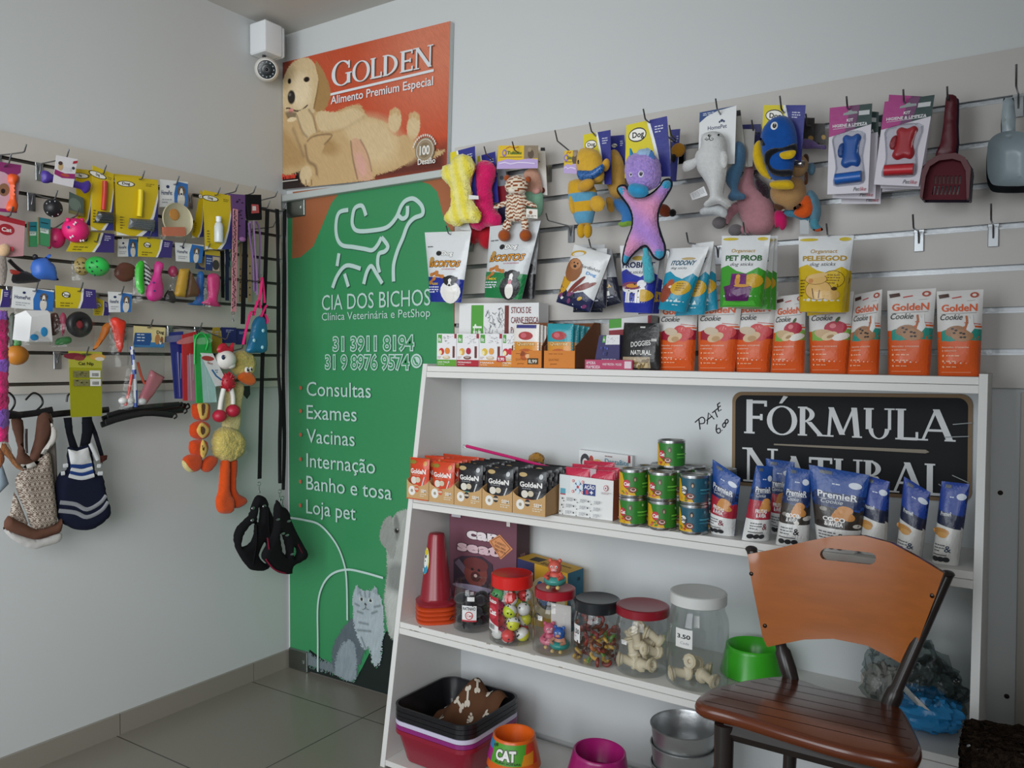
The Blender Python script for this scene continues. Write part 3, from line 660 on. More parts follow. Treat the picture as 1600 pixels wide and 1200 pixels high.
# ------------------------------------------------------------------ the white shelving unit
SL = .0115
def zs(x, z): return z-SL*(x-.9)                                    # the unit leans slightly to the right
def yf(z): return -.21-.168*(1.25-z)                                # its sides slope out towards the floor
XL, XR = .903, 2.471
ZT = {1: 1.242, 2: .822, 3: .435, 4: .022}
def shelf_pt(px, py, z, dx=0):                                       # where a pixel's ray meets the shelf top at height level z
    p = onZ(px, py, z)
    for _ in range(4): p = onZ(px, py, zs(p.x, z))
    return p
def sh(g): g.v = [(x, y, zs(x, z)) for x, y, z in g.v]; return g
su = thing('shelving_unit', 'white shelving unit with sloping sides standing against the back wall', 'shelf')
for x0, x1 in ((XL-.018, XL), (XR, XR+.017)):
    g = G(); zb = .0 if x0 < 1 else SL*1.6+.001; zt = 1.249
    P = [(-.022, zb), (-.022, zt), (yf(zt)-.002, zt), (yf(zb)-.002, zb)]
    g.loft([[(x, y, z) for y, z in P] for x in (x0, x1)], 'd6d6d3')
    sh(g); g.v = [(x, y, max(z, .0)) for x, y, z in g.v]
    g.obj('side_panel', 'laminate', su, 20)
g = G(); g.rbox(((XL+XR)/2, -.024, .64), (XR-XL, .004, 1.2), 'cbcfd0', 0, 0, 1); sh(g); g.obj('back_panel', 'laminate', su, 20)
for n in (1, 2, 3, 4):
    z = ZT[n]; g = G()
    for a, b in ((z, z-.0175), (z-.0183, z-.037)):
        y = yf((a+b)/2); 
        if n == 4 and b < 0.004: b = .004 if a < .02 else b
        if n == 4 and a < .01: continue
        g.rbox(((XL+XR)/2, (-.026+y)/2, (a+b)/2), (XR-XL, abs(y+.026), abs(a-b)), 'd9d8d4', .001, .0008, 1)
    sh(g); g.obj('shelf_board', 'laminate', su, 20)
    if n in (3, 4):                                                  # worn front edge
        g = G(); y = yf(z)-.0012
        for _ in range(26):
            x = XL+.02+rng.random()*(.5 if _ < 18 else 1.4); w = rng.uniform(.004, .03); zz = z-rng.choice([.001, .017, .019, .034])
            if n == 4: zz = z-.002
            g.rbox((x, y, zz), (w, .0012, rng.uniform(.0012, .004)), rng.choice(['7a6a58', '5b5046', '9a8c7a']), 0, 0, 1)
        sh(g); g.obj('chipped_edge', 'matte', su)
# black sign on the unit's back
k = K('R', .027, 1145, 612); qs = tuple(k.p(*p) for p in ((1144, 757), (1518, 786), (1520, 616), (1145, 612)))
t = thing('wall_sign', 'black sign with white serif capitals fixed inside the top bay of the shelving unit', 'sign', k.o)
w, h = qsize(qs); S = quadS(qs, lambda u, v: .004)
rr = .1; ar = h/w
def rrect(i): 
    o = []
    for qx, qy, a0 in ((1-i*ar, 1-i, 0), (i*ar, 1-i, 90), (i*ar, i, 180), (1-i*ar, i, 270)):
        for n in range(7):
            a = math.radians(a0+15*n); r = rr-i*.4; o.append((qx+(math.cos(a)-(1 if qx > .5 else -1))*r*ar, qy+(math.sin(a)-(1 if qy > .5 else -1))*r))
    return o
g = G(); R_ = rrect(0); B = quadS(qs, lambda u, v: 0); g.loft([[B(*p) for p in R_], [S(*p) for p in R_]], '8a7257', (0, 1))
A = Art(g, S, w, h, sub=9); A.poly(rrect(.035), '17181b')
serif(A, 'FORMULA', .058, .56, .36, 'd7d9da', .88, .82); serif(A, 'NATURAL', .055, .05, .36, 'd7d9da', .86, .82)
A.poly([(.222, .885), (.236, .885), (.262, .955), (.242, .965)], 'd7d9da')
A.poly([(.2, .465), (.83, .475), (.845, .455), (.83, .44), (.2, .45)], '8e8577')
for x, y, a, b in ((.93, .72, .07, .02), (.9, .6, .09, .015), (.93, .25, .06, -.06), (.88, .16, .07, -.1)): A.line([(x, y), (x+a, y+b)], .008, '9fa5a6')
g.obj('sign_board', 'matte', t, 30)
# handwriting beside it
k = K('R', .0263, 1090, 672); t = thing('price_note', 'black marker price handwritten on the back panel beside the black sign', 'handwriting', k.o)
g = G(); 
for st in ([(1094, 671), (1092, 655)], [(1086, 660), (1096, 652), (1101, 655), (1100, 661), (1093, 662)], [(1105, 663), (1107, 645), (1116, 655)], [(1104, 657), (1113, 650)], [(1113, 645), (1122, 638)], [(1117, 642), (1121, 652)], [(1121, 631), (1123, 643), (1127, 640)], [(1121, 632), (1125, 629)], [(1122, 637), (1126, 634)],
           [(1120, 663), (1119, 672), (1122, 677), (1126, 674), (1124, 669), (1120, 671)], [(1128, 672), (1128.6, 672.6)], [(1132, 660), (1129, 664), (1131, 668), (1134, 664), (1132, 660)], [(1136, 655), (1133, 658), (1135, 662), (1138, 658), (1136, 655)]):
    P = k.ps(st); P = cr(P, 3, False) if len(P) > 3 else P
    g.tube([(x, -.0004, z) for x, z in P], .0017, '1d1d20', 5, flat=(1, 1))
g.obj('lettering', 'matte', t)

# ------------------------------------------------------------------ wooden chair in front of the unit
ch = thing('chair', 'wooden chair with dark metal frame in front of the shelving unit', 'chair', (2.23, -.58, 0))
def cw(p): return tuple(Vector(p)-Vector((2.23, -.58, 0)))
BL, BR = onZ(1236, 1060, .548), onZ(1388, 1105, .548)
TL, TR = onY(1174, 858, BL.y+.035), onY(1480, 897, BR.y+.045)
nrm = (TL-BL).cross(BR-BL).normalized()
if nrm.y > 0: nrm = -nrm
def bp(px, py, off=0): return onplane(px, py, BL, nrm)+nrm*off
FRM = '2c2624'
def upright(a, b, foot, fr):
    d = (b-a).normalized(); P = [foot, a+d*-.02, a+d*.02, a+d*(b-a).length*fr, a+d*(b-a).length*(fr+.03), b]
    g = G(); g.tube([cw(p) for p in P], [.012, .016, .0185, .0175, .0125, .0125], FRM, 12); g.ell(cw(b), (.0145, .0145, .008), FRM, n=12, m=6); return g
FL, FR = Vector((BL.x-.012, -.455, 0)), Vector((BR.x+.03, -.50, 0))
for a, b, ft, fr in ((BL, TL, FL, .2), (BR, TR, FR, .12)): upright(a, b, ft, fr).obj('rear_leg', 'plastic', ch)
out = [(1182, 862), (1215, 856), (1262, 845), (1300, 838), (1345, 838), (1388, 850), (1432, 873), (1474, 897), (1460, 935), (1440, 985), (1420, 1040), (1414, 1046), (1390, 1032), (1350, 1011), (1300, 999), (1258, 998), (1208, 1006), (1202, 990), (1194, 940), (1186, 895)]
ctr, hx = bp(1328, 940), (TR-TL).normalized(); vy = nrm.cross(hx).normalized()
if vy.z < 0: vy = -vy
def loc2(px, py): q = bp(px, py)-ctr; return (q.dot(hx), q.dot(vy))
def curve(x, y, z): q = ctr+hx*x+vy*z+nrm*(-y+.012-.03*(1-min(1, (x/.2)**2))); return cw(q)
slot = []
for cx, a0 in ((1291, 90), (1354, -90)):
    for n in range(9): a = math.radians(a0+22.5*n); slot.append((cx+10.5*math.cos(a), 866+(cx-1291)*.13-9.5*math.sin(a)))
O2, H2 = [loc2(*p) for p in out], [loc2(*p) for p in slot]
g = G(); g.slab(O2, -.006, .006, 'a55b1e', [H2], sp=.02, fn=curve, edge='703f1c'); br = g.obj('backrest', 'wood', ch, 35)
for px, py in ((1187, 892), (1205, 973), (1455, 933), (1421, 1013)):
    x, z = loc2(px, py); g = G(); g.lathe([(.0, .009), (.004, .008), (.005, .006)], '3b332e', 10, M=Matrix.Translation(curve(x, 0, z)) @ Vector((0, 0, 1)).rotation_difference(nrm).to_matrix().to_4x4()); g.obj('screw', 'metal', br)
# seat
p1, p2, p3 = onZ(1092, 1092, .588), onZ(1440, 1172, .588), onZ(1225, 1056, .55)
sn = (p2-p1).cross(p3-p1).normalized(); 
if sn.z < 0: sn = -sn
so = [(1087, 1090), (1108, 1075), (1165, 1061), (1222, 1055), (1255, 1062), (1292, 1074), (1340, 1085), (1390, 1097), (1412, 1107), (1430, 1138), (1441, 1165), (1438, 1180), (1425, 1186), (1385, 1181), (1310, 1164), (1220, 1138), (1150, 1116), (1105, 1104), (1090, 1098)]
sx = (p2-p1).normalized(); sy = sn.cross(sx)
def sp2(px, py): q = onplane(px, py, p1, sn)-p1; return (q.dot(sx), q.dot(sy))
SO = cr([sp2(*p) for p in so], 3); cen = (sum(p[0] for p in SO)/len(SO), sum(p[1] for p in SO)/len(SO))
def sw(x, y, z): return cw(p1+sx*x+sy*y+sn*z)
g = G(); rings = []
for z, ins in ((-.026, .010), (-.022, .003), (-.012, 0), (-.005, .002), (-.001, .007), (0, .012)):
    rings.append([sw(*lerp(p, cen, ins/max(.02, math.dist(p, cen))), z) for p in SO])
g.loft(rings, '642e14'); st = g.obj('seat', 'wood', ch, 50)
g = G(); inner = [lerp(p, cen, .018/max(.02, math.dist(p, cen))) for p in SO]
y0, y1 = min(p[1] for p in inner), max(p[1] for p in inner)
for i in range(1, 7):
    y = y0+(y1-y0)*(i/7+.02); xs = []
    for j in range(len(inner)):
        a, b = inner[j], inner[(j+1) % len(inner)]
        if (a[1] > y) != (b[1] > y): xs.append(a[0]+(b[0]-a[0])*(y-a[1])/(b[1]-a[1]))
    if len(xs) >= 2: 
        xs.sort(); a, b = xs[0], xs[-1]; g.add([sw(a, y-.001, .0004), sw(b, y-.001, .0004), sw(b, y+.001, .0004), sw(a, y+.001, .0004)], [(0, 1, 2, 3)], '1e0f09')
g.obj('grooves', 'matte', st)
def onseat(px, py, z=-.04): return onplane(px, py, p1, sn)+sn*z
L1, L2 = onseat(1133, 1108), onseat(1392, 1172)
FLp, FRp = Vector((L1.x-.0, L1.y-.02, 0)), Vector((L2.x+.02, L2.y-.02, 0))
for a, b in ((L1, FLp), (L2, FRp)):
    g = G(); g.tube([cw(a+sn*.012), cw(lerp(a, b, .5)), cw(b)], [.019, .017, .012], FRM, 12); g.obj('front_leg', 'plastic', ch)
g = G()
for a, b in ((L1, L2), (L1, BL-Vector((0, 0, .035))), (L2, BR-Vector((0, 0, .035))), (BL-Vector((0, 0, .035)), BR-Vector((0, 0, .035)))):
    a, b = Vector(a), Vector(b); g.tube([cw(a), cw(b)], .012, FRM, 4, flat=(1.3, .8))
g.obj('seat_frame', 'plastic', ch)
for o_ in [c for c in ch.children if c.name.startswith(('front_leg', 'rear_leg'))]: pass

# dark carpeted thing at the right edge of the picture
g = G(); P0 = onY(1510, 1120, -.46)
t = thing('carpeted_block', 'dark brown shaggy carpet covered block at the edge beside the shelving unit', 'pet furniture', (P0.x, -.60, 0))
n = 60
def shag(u, v):
    return None
g = G(); h_ = P0.z; V = []
def face(fn, nu, nv):
    g.sheet(lambda u, v: tuple(Vector(fn(u, v))+Vector((rng.uniform(-.004, .004), rng.uniform(-.004, .004), rng.uniform(-.004, .004)))), nu, nv, lambda u, v: rng.choice(['2a211b', '1f1813', '332820', '251c17']))
face(lambda u, v: (u*.62, 0, v*(h_+u*.06)), 70, 60); face(lambda u, v: (u*.62, v*.13, h_+u*.06), 70, 30); face(lambda u, v: (0, (1-u)*.13, v*h_), 50, 60); face(lambda u, v: (.62, u*.13, v*(h_+.06)), 10, 10)
g.obj('carpet_cover', 'carpet', t)
# ------------------------------------------------------------------ shared builders for the goods
def zc(x0, y0, s):
    def f(*pts): return [(x0+p[0]/s, y0+p[1]/s) for p in pts]
    return f
def kd_(k, dd):                                                     # the same frame, dd further out from the wall
    q = K(k.side, k.d+dd, 0, 0, loc=k.o+(Vector((0, -dd, 0)) if k.side == 'R' else Vector((dd, 0, 0)))); return q
def inset(pts, d):
    n = len(pts); out = []; A_ = sum(pts[i][0]*pts[(i+1) % n][1]-pts[(i+1) % n][0]*pts[i][1] for i in range(n)); sg = 1 if A_ > 0 else -1
    for i in range(n):
        a, b = pts[i-1], pts[(i+1) % n]; dx, dy = b[0]-a[0], b[1]-a[1]; q = math.hypot(dx, dy) or 1
        out.append((pts[i][0]-dy/q*d*sg, pts[i][1]+dx/q*d*sg))
    return out
def plush(t, k, pts, T, col, name, dd=0, kind='plush', sp=.0065, sm=3, R=None, noise=0, p=.5, ins=0, back=1, holes=()):
    kk = kd_(k, dd); o = cr(kk.ps(pts), sm) if sm else kk.ps(pts)
    if ins: o = inset(o, ins)
    g = G(); g.pillow(o, R or T*1.15, T, col, sp, p, back, noise=noise, holes=[cr(kk.ps(h_), 3) for h_ in holes]); q = g.obj(name, kind, t, 60); q.location = (0, -dd, 0); return q
def ball(t, k, px, py, rx, ry, col, name, dd=0, kind='plush', depth=1, rot=0, n=20, noise=0):   # radii in pixels
    kk = kd_(k, dd); c = kk.p(px, py); a = abs(kk.p(px+rx, py)[0]-c[0]); b = abs(kk.p(px, py+ry)[1]-c[1])
    g = G(); g.ell((c[0], 0, c[1]), (a, min(a, b)*depth, b), col, (0, math.radians(rot), 0), n, n//2+2, noise); q = g.obj(name, kind, t, 60); q.location = (0, -dd, 0); return q
def card(t, k, quad, col, art=None, name='card', dd=0, th=.0012, kind='print'):   # quad: bl, br, tr, tl in pixels
    kk = kd_(k, dd); o = pack(t, [kk.p(*p) for p in quad], th, col, art, name, kind, 'flat'); o.location = (0, -dd, 0); return o
def pouch(t, k, quad, depth, col, art, name='pouch', dd=0, style='stand', kind='foil', **kw):
    kk = kd_(k, dd); o = pack(t, [kk.p(*p) for p in quad], depth, col, art, name, kind, style, **kw); o.location = (0, -dd, 0); return o
def film(t, k, quad, depth, name='clear_bag', dd=0, tint='f2f4f4'):
    kk = kd_(k, dd); q = [kk.p(*p) for p in quad]; ph = rng.uniform(0, 9)
    def S(u, v):
        a = lerp(lerp(q[0], q[1], u), lerp(q[3], q[2], u), v); e = max(0, (1-abs(2*u-1)**3))*(1-v*.85)
        return (a[0], -depth*e*(1+.2*math.sin(11*u+ph)*math.sin(13*v+ph)), a[1])
    g = G(); g.sheet(S, 10, 12, tint); o = g.obj(name, 'film', t, 80); o.location = (0, -dd, 0); return o
def tube_px(t, k, pts, rad, col, name, dd=0, kind='fabric', n=8, flat=None, sm=4, up=None):
    kk = kd_(k, dd); P = [(kk.p(p[0], p[1])[0], -(p[2] if len(p) > 2 else 0), kk.p(p[0], p[1])[1]) for p in pts]
    if sm and len(P) > 2: P = cr(P, sm, False)
    g = G(); g.tube(P, rad, col, n, flat, up=up); o = g.obj(name, kind, t, 60); o.location = (0, -dd, 0); return o
def spots(t, k, L, col, name, dd, kind='plastic'):                   # small raised dots: (px, py, rx, ry)
    kk = kd_(k, dd); g = G()
    for px, py, rx, ry in L:
        c = kk.p(px, py); a = abs(kk.p(px+rx, py)[0]-c[0]); b = abs(kk.p(px, py+ry)[1]-c[1]); g.ell((c[0], 0, c[1]), (a, min(a, b)*.5, b), col, None, 10, 6)
    o = g.obj(name, kind, t, 60); o.location = (0, -dd, 0); return o
SLOTS = {'R': [1.884-.1*i for i in range(7)], 'L': [1.853-.0955*i for i in range(8)]}
def hook(side, px, py, d, what, tip=None, label=None, group=None, col='8d9094', slot=None):
    """wire hook: plate in the nearest slot, rod out to the hang point at depth d and a turned-up tip"""
    k = K(side, d, px, py); z = min(SLOTS[side], key=lambda s: abs(s-k.o.z+.0)) if slot is None else SLOTS[side][slot]
    base = Vector((k.o.x, -.021, z)) if side == 'R' else Vector((.021, k.o.y, z)); t = thing('display_hook', label or 'metal display hook holding the '+what, 'hook', base, k.rz, group or ('hooks on the back wall' if side == 'R' else 'hooks on the left wall'))
    g = G(); g.rbox((0, -.002, -.026), (.022, .003, .048), '9da0a2', .001, .0005, 1); g.rbox((0, -.001, -.0), (.024, .004, .008), 'a9acae', .001, .0005, 1); g.obj('plate', 'metal', t, 30)
    L_ = d-.021; e = k.o.z-z; 
    if abs(e) > .05: e = .01 if e > 0 else -.01
    tp = tip if tip is not None else .025
    g = G(); g.tube([(0, -.004, -.03), (0, -.012, -.006), (0, -.02, .0), (0, -L_*.5, e*.5), (0, -L_, e), (0, -L_-.008, e+.002), (0, -L_-.012-tp*.35, e+tp)], .0022, col, 8); g.obj('rod', 'metal', t, 60)
    return t
# printed designs ---------------------------------------------------------------------------------
def a_dog(sp=.55, sub='', txt='Dog'):
    def f(A):
        A.rect(0, 0, 1, 1, '2c3186')
        cv = [(sp-.16+.22*math.sin(v*PI/2*1.0), 1-v) for v in [i/8 for i in range(9)]]
        A.poly([(p[0]+.07, p[1]) for p in cv][::-1]+[(0, 1), (0, 0)], 'e9ebea'); A.poly(cv[::-1]+[(0, 1), (0, 0)], 'd8c81c')
        r = A.ar; A.ell(.28, .78, .22/r, .14/r, '20201f'); A.ell(.28, .78, .2/r, .115/r, 'f1efe6')
        A.text(txt, .3, .78-.05/r, .11/r, '20201f', 'c', .03, fit=.28)
        A.bars(.7, .85, 3, .2, .045, 'c9cbe2', 2)
        if sub: A.bars(.08, .12, 2, .34, .05, '6b6320', 2)
    return f
def a_home(A):
    A.rect(0, 0, 1, 1, 'e4e6e6'); A.poly([(0, .80), (.2, .9), (.5, .97), (1, 1), (0, 1)], '24457e'); A.text('HomePet', .5, .64, .075, '22325e', 'c', .01, fit=.52)
    A.ell(.62, .78, .03, .025, '22325e'); A.ell(.56, .76, .016, .02, '22325e'); A.ell(.68, .76, .016, .02, '22325e'); A.bars(.1, .95, 2, .3, .03, 'd0d7e6', 2)
    A.rect(.06, .5, .26, .58, 'cfd2d4')
def a_homewide(A):                                                   # landscape header: white half, blue half with a dog
    A.rect(0, 0, 1, 1, 'dfe1e1'); A.poly([(.52, 0), (1, 0), (1, .92), (.58, .98), (.5, .5)], '2f6fb8'); A.text('HomePet', .24, .45, .17, '22305c', 'c', .015, fit=.38); A.ell(.27, .75, .07, .06, '22305c'); A.bars(.08, .25, 2, .34, .1, 'a8abb0', 3)
    A.ell(.75, .28, .16, .3, 'd8d2c8'); A.ell(.75, .62, .17, .2, '6b5a4e'); A.ell(.75, .55, .07, .18, 'e6e2da'); A.ell(.75, .5, .045, .04, '241f1d'); A.ell(.68, .66, .025, .025, '1a1716'); A.ell(.82, .66, .025, .025, '1a1716')
def a_dogwide(A):
    A.rect(0, 0, 1, 1, '3a2f74'); A.poly([(0, 0), (.58, 0), (.66, .4), (.7, 1), (0, 1)], 'e8e8e4'); A.poly([(0, 0), (.52, 0), (.6, .4), (.64, 1), (0, 1)], 'cdb91f')
    A.ell(.25, .62, .2, .15, '20201f'); A.ell(.25, .62, .17, .12, 'efece2'); A.text('Dog', .25, .55, .14, '20201f', 'c', .03, fit=.2); A.bars(.1, .2, 2, .3, .12, '7d7018', 2); A.bars(.74, .82, 3, .16, .1, 'c9c2e4', 2)
def a_tul(A):
    A.rect(0, 0, 1, 1, 'dcb92b'); A.poly([(0, .0), (1, .0), (1, .38), (.8, .44), (.5, .36), (.25, .42), (0, .3)], 'b9a3d4'); A.poly([(.66, .42), (1, .44), (1, 1), (.66, 1)], '8a7a66'); A.ell(.83, .62, .16, .2, '5d4c3c'); A.ell(.8, .82, .1, .1, '9c8a74')
    A.ell(.17, .68, .12, .16, '8f74b8'); A.ell(.17, .68, .06, .08, 'dcb92b'); A.text('Tultutu', .42, .62, .14, '2f6a2c', 'c', .03, fit=.36); A.line([(.2, .86), (.3, .95), (.42, .88), (.52, .94)], .03, 'c05a28'); A.line([(.06, .5), (.62, .5)], .02, '4c3a20')
    A.line([(.06, .22), (.2, .27), (.35, .2), (.55, .26), (.75, .24), (.94, .2)], .05, 'dfd4ee')
def eye(t, k, px, py, r, dd, white='efefec'):
    kk = kd_(k, dd); c = kk.p(px, py); s = abs(kk.p(px, py+1)[1]-c[1]); g = G(); g.ell((c[0], 0, c[1]), (r*s, r*s*.5, r*s*1.1), white, None, 12, 8); g.ell((c[0]+.1*r*s, -r*s*.32, c[1]), (r*s*.55, r*s*.35, r*s*.65), '15151a', None, 10, 6); g.ell((c[0]+.25*r*s, -r*s*.62, c[1]+r*s*.3), r*s*.16, 'f4f4f4', None, 6, 4)
    o = g.obj('eye', 'plastic', t, 60); o.location = (0, -dd, 0); return o
# ================================================================== goods hanging on the back wall, top row
def H(name, label, cat, px, py, d, group=None, side='R'):
    k = K(side, d, px, py); return thing(name, label, cat, k.o, k.rz, group), k
PL = 'plush toys on the back wall'
z = zc(660, 200, 4.286)
# yellow and pink bones
BONE = ((240, 185), (285, 175), (330, 200), (348, 250), (335, 310), (318, 360), (325, 430), (330, 480), (355, 520), (385, 560), (390, 600), (370, 635), (320, 640), (280, 635), (240, 660), (190, 650), (155, 620), (160, 580), (195, 530), (200, 470), (195, 400), (165, 370), (135, 330), (140, 270), (165, 245), (195, 240))
t, k = H('plush_bone', 'fluffy yellow plush bone hanging beside the orange poster', 'dog toy', 722, 236, .15, PL)
card(t, k, z((190, 470), (365, 460), (352, 122), (190, 165)), '2c3186', a_dog(.4), 'header_card', -.012)
plush(t, k, z(*BONE), .026, lambda x, y, z_: mixc('f0e04a', 'f3ea92', .5+.5*math.sin(x*160+z_*40)), 'bone', .016, 'fur', noise=.0022)
card(t, k, z((312, 478), (378, 478), (376, 455), (312, 448)), 'd9d9d6', None, 'care_tag', .03)
t, k = H('plush_bone', 'hot pink plush bone hanging just behind the yellow one', 'dog toy', 762, 240, .10, PL)
card(t, k, z((372, 500), (512, 500), (488, 158), (372, 190)), '2c3186', a_dog(.3), 'header_card', -.012)
plush(t, k, z(*[(p[0]*.92+168, p[1]*.97+45) for p in BONE]), .024, 'd81e66', 'bone', .012, 'fur', noise=.0018)
t, k = H('plush_bone', 'red plush toy peeping out below the pink bone', 'dog toy', 750, 260, .06, PL)
plush(t, k, z((330, 620), (450, 600), (470, 700), (455, 790), (425, 812), (395, 795), (372, 765), (340, 780), (318, 740), (320, 680)), .02, 'b41a2a', 'bone')
# striped tiger with its card
t, k = H('plush_tiger', 'small brown striped tiger plush hanging on a yellow header card', 'dog toy', 800, 236, .15, PL)
def stripe(x, y, z_): return '8e4a26' if math.sin(z_*560+1.6*math.sin(x*170+z_*90)+.8*math.sin(x*420)) > .25 else 'e6d9c4'
def stripev(x, y, z_): return '8e4a26' if math.sin(abs(x-.014)*700+z_*330) > .2 and y < .02 else 'e6d9c4'
card(t, k, z((500, 275), (775, 270), (775, 118), (512, 118)), 'dcb92b', a_tul, 'header_card', -.006)
plush(t, k, z((565, 450), (620, 440), (685, 448), (692, 480), (690, 560), (700, 610), (640, 625), (570, 620), (560, 560), (570, 500)), .017, stripe, 'body', .012, sp=.0035)
ball(t, k, *z((630, 385))[0], 17, 15.5, stripe, 'head', .022, depth=.9, n=30)
ball(t, k, *z((608, 410))[0], 8, 6.5, 'efe6d6', 'muzzle', .034)
for q, (x, y) in enumerate(((566, 335), (708, 345))): ball(t, k, *z((x, y))[0], 4.2, 5.2, 'a14e24', 'ear', .016)
for P_ in (((560, 485), (480, 520), (478, 535), (500, 540), (570, 515)), ((688, 480), (740, 500), (766, 520), (760, 535), (730, 530), (688, 512))): plush(t, k, z(*P_), .009, stripe, 'arm', .014, sp=.004)
for P_, x in ((((555, 615), (595, 618), (578, 690), (535, 690)), 548), (((665, 615), (705, 615), (705, 690), (672, 690)), 690)):
    plush(t, k, z(*P_), .008, stripe, 'leg', .012, sp=.004); ball(t, k, *z((x, 720))[0], 8.2, 9.5, 'a4501f', 'foot', .016)
for x in (598, 632): spots(t, k, [(*z((x, 400))[0], 1.2, 2)], '1a1614', 'eye', .042)
card(t, k, z((695, 600), (772, 608), (772, 545), (697, 540)), 'e2ddd4', lambda A: (A.ell(.4, .6, .25, .2, '8a5a3c'), A.bars(.1, .25, 2, .8, .15, '5a4a40', 2)), 'care_tag', .02)
t, k = H('plush_pig', 'pale pink plush with a green belly hanging behind the tiger', 'dog toy', 832, 244, .09, PL)
card(t, k, z((690, 450), (838, 450), (822, 132), (760, 130)), 'dcdad6', lambda A: (A.rect(.55, .93, 1, 1, '24262a'), A.ell(.8, .1, .06, .06, '6a3a34')), 'header_card', -.01)
plush(t, k, z((690, 290), (740, 270), (780, 300), (800, 380), (800, 430), (760, 450), (700, 440), (680, 360)), .016, 'c99a86', 'head', .006)
plush(t, k, z((690, 430), (790, 425), (806, 480), (800, 560), (770, 600), (700, 590)), .018, '7fae94', 'body', .006); ball(t, k, *z((762, 422))[0], 6, 5, 'dba096', 'snout', .022)
t, k = H('toy_card', 'dark red dog toy card hanging between the pink bone and the tiger', 'dog toy', 783, 250, .07)
card(t, k, z((508, 640), (572, 630), (560, 270), (505, 275)), '7d8087', lambda A: (A.rect(0, 0, 1, .68, '7c1522'), A.rect(0, 0, 1, .3, '232646'), A.ell(.5, .83, .05, .04, '4a4d52')), 'card')
# bee-like plush with glitter glasses
z = zc(850, 170, 3.873)
t, k = H('plush_bee', 'yellow and blue striped plush with glittery blue glasses', 'dog toy', 926, 210, .15, PL)
card(t, k, z((240, 455), (410, 458), (403, 128), (240, 158)), '2c3186', a_dog(.62), 'header_card', -.012)
bz_ = [kd_(k, .008).p(*z((230, q))[0])[1] for q in (515, 570, 630, 700)]
def BEE(x, y, z_): return '5f9fc0' if bz_[1] < z_ < bz_[0] or bz_[3] < z_ < bz_[2] else 'd3a32a'
plush(t, k, z((160, 440), (210, 425), (270, 440), (310, 480), (318, 560), (300, 640), (280, 700), (205, 700), (180, 640), (155, 560), (150, 490)), .024, BEE, 'body', .008, sp=.004)
plush(t, k, z((220, 250), (270, 235), (330, 260), (350, 310), (360, 370), (355, 430), (310, 450), (260, 440), (215, 400), (200, 330)), .03, 'd9ab3a', 'head', .022, sp=.006)
plush(t, k, z((205, 372), (290, 372), (355, 332), (360, 375), (300, 425), (240, 432), (210, 425)), .012, lambda x, y, z_: mixc('1b3560', '3f7bc4', rng.random()), 'glasses', .046, 'plastic', sp=.003, sm=2)
ball(t, k, *z((375, 340))[0], 5.5, 10, 'd9a33a', 'ear', .022, rot=10); ball(t, k, *z((255, 462))[0], 13, 9, 'cf9c34', 'snout', .05, rot=-15)
for P_ in (((285, 540), (330, 525), (368, 560), (355, 610), (310, 622), (280, 590)), ((160, 520), (185, 560), (190, 625), (165, 630), (150, 570))): plush(t, k, z(*P_), .01, 'd3a437', 'arm', .028)
for x in (225, 265): ball(t, k, *z((x, 738))[0], 6.2, 11.5, 'c99a1e', 'foot', .016)
spots(t, k, [(*z((207, 322))[0], 1.3, 3.5)], '15130f', 'eye', .05)
card(t, k, z((120, 390), (200, 395), (205, 250), (125, 255)), 'dcb92b', a_tul, 'swing_tag', .0)
t, k = H('plush_monkey', 'tan yellow plush with long arms hanging behind the blue glasses plush', 'dog toy', 968, 214, .09, PL)
card(t, k, z((405, 440), (500, 430), (486, 158), (405, 165)), '272a6a', a_dog(.0), 'header_card', -.01)
plush(t, k, z((400, 260), (440, 250), (480, 320), (490, 420), (480, 520), (420, 540), (385, 470), (390, 340)), .02, 'bd9346', 'body', .006)
plush(t, k, z((375, 540), (410, 540), (425, 600), (410, 628), (385, 610)), .01, 'b08434', 'leg', .01)
# unicorn
t, k = H('plush_unicorn', 'pink and purple unicorn plush with black piping and turquoise horn', 'dog toy', 1010, 190, .26, PL)
card(t, k, z((490, 420), (770, 410), (745, 45), (500, 100)), '2c3186', a_dog(.66), 'header_card', -.012)
U = ((440, 500), (450, 465), (490, 458), (520, 490), (560, 530), (640, 512), (700, 460), (720, 430), (755, 420), (778, 440), (775, 480), (740, 540), (705, 600), (695, 680), (715, 760), (738, 830), (735, 890), (700, 920), (660, 900), (635, 860), (610, 835), (570, 860), (530, 900), (500, 945), (472, 935), (475, 880), (495, 800), (525, 720), (530, 660), (510, 600), (475, 550))
plush(t, k, z(*U), .004, '1b1d26', 'piping', .008, 'fabric', sp=.012)
tips = [kd_(k, .012).p(*p) for p in z((465, 500), (745, 450), (490, 915), (705, 890))]
def ucol(x, y, z_):
    d = min(math.hypot(x-a, z_-b) for a, b in tips); n = rng.uniform(-.003, .003)
    if d+n < .0135: return '3fa6d0'
    return mixc('e59ac0', 'b48ad6', min(1, max(0, .5+.5*math.sin(z_*40+x*35+.6)))) 
plush(t, k, z(*U), .02, ucol, 'body', .01, 'fur', sp=.004, ins=.0055, R=.028)
plush(t, k, z((510, 300), (560, 268), (630, 262), (690, 300), (706, 360), (705, 430), (670, 478), (600, 500), (530, 480), (497, 420), (497, 350)), .036, lambda x, y, z_: mixc('b596dc', '9a84cf', rng.random()), 'head', .03, 'fur', noise=.001)
plush(t, k, z((515, 460), (560, 450), (620, 470), (632, 510), (600, 535), (545, 535), (510, 505)), .02, '2f93c4', 'muzzle', .058)
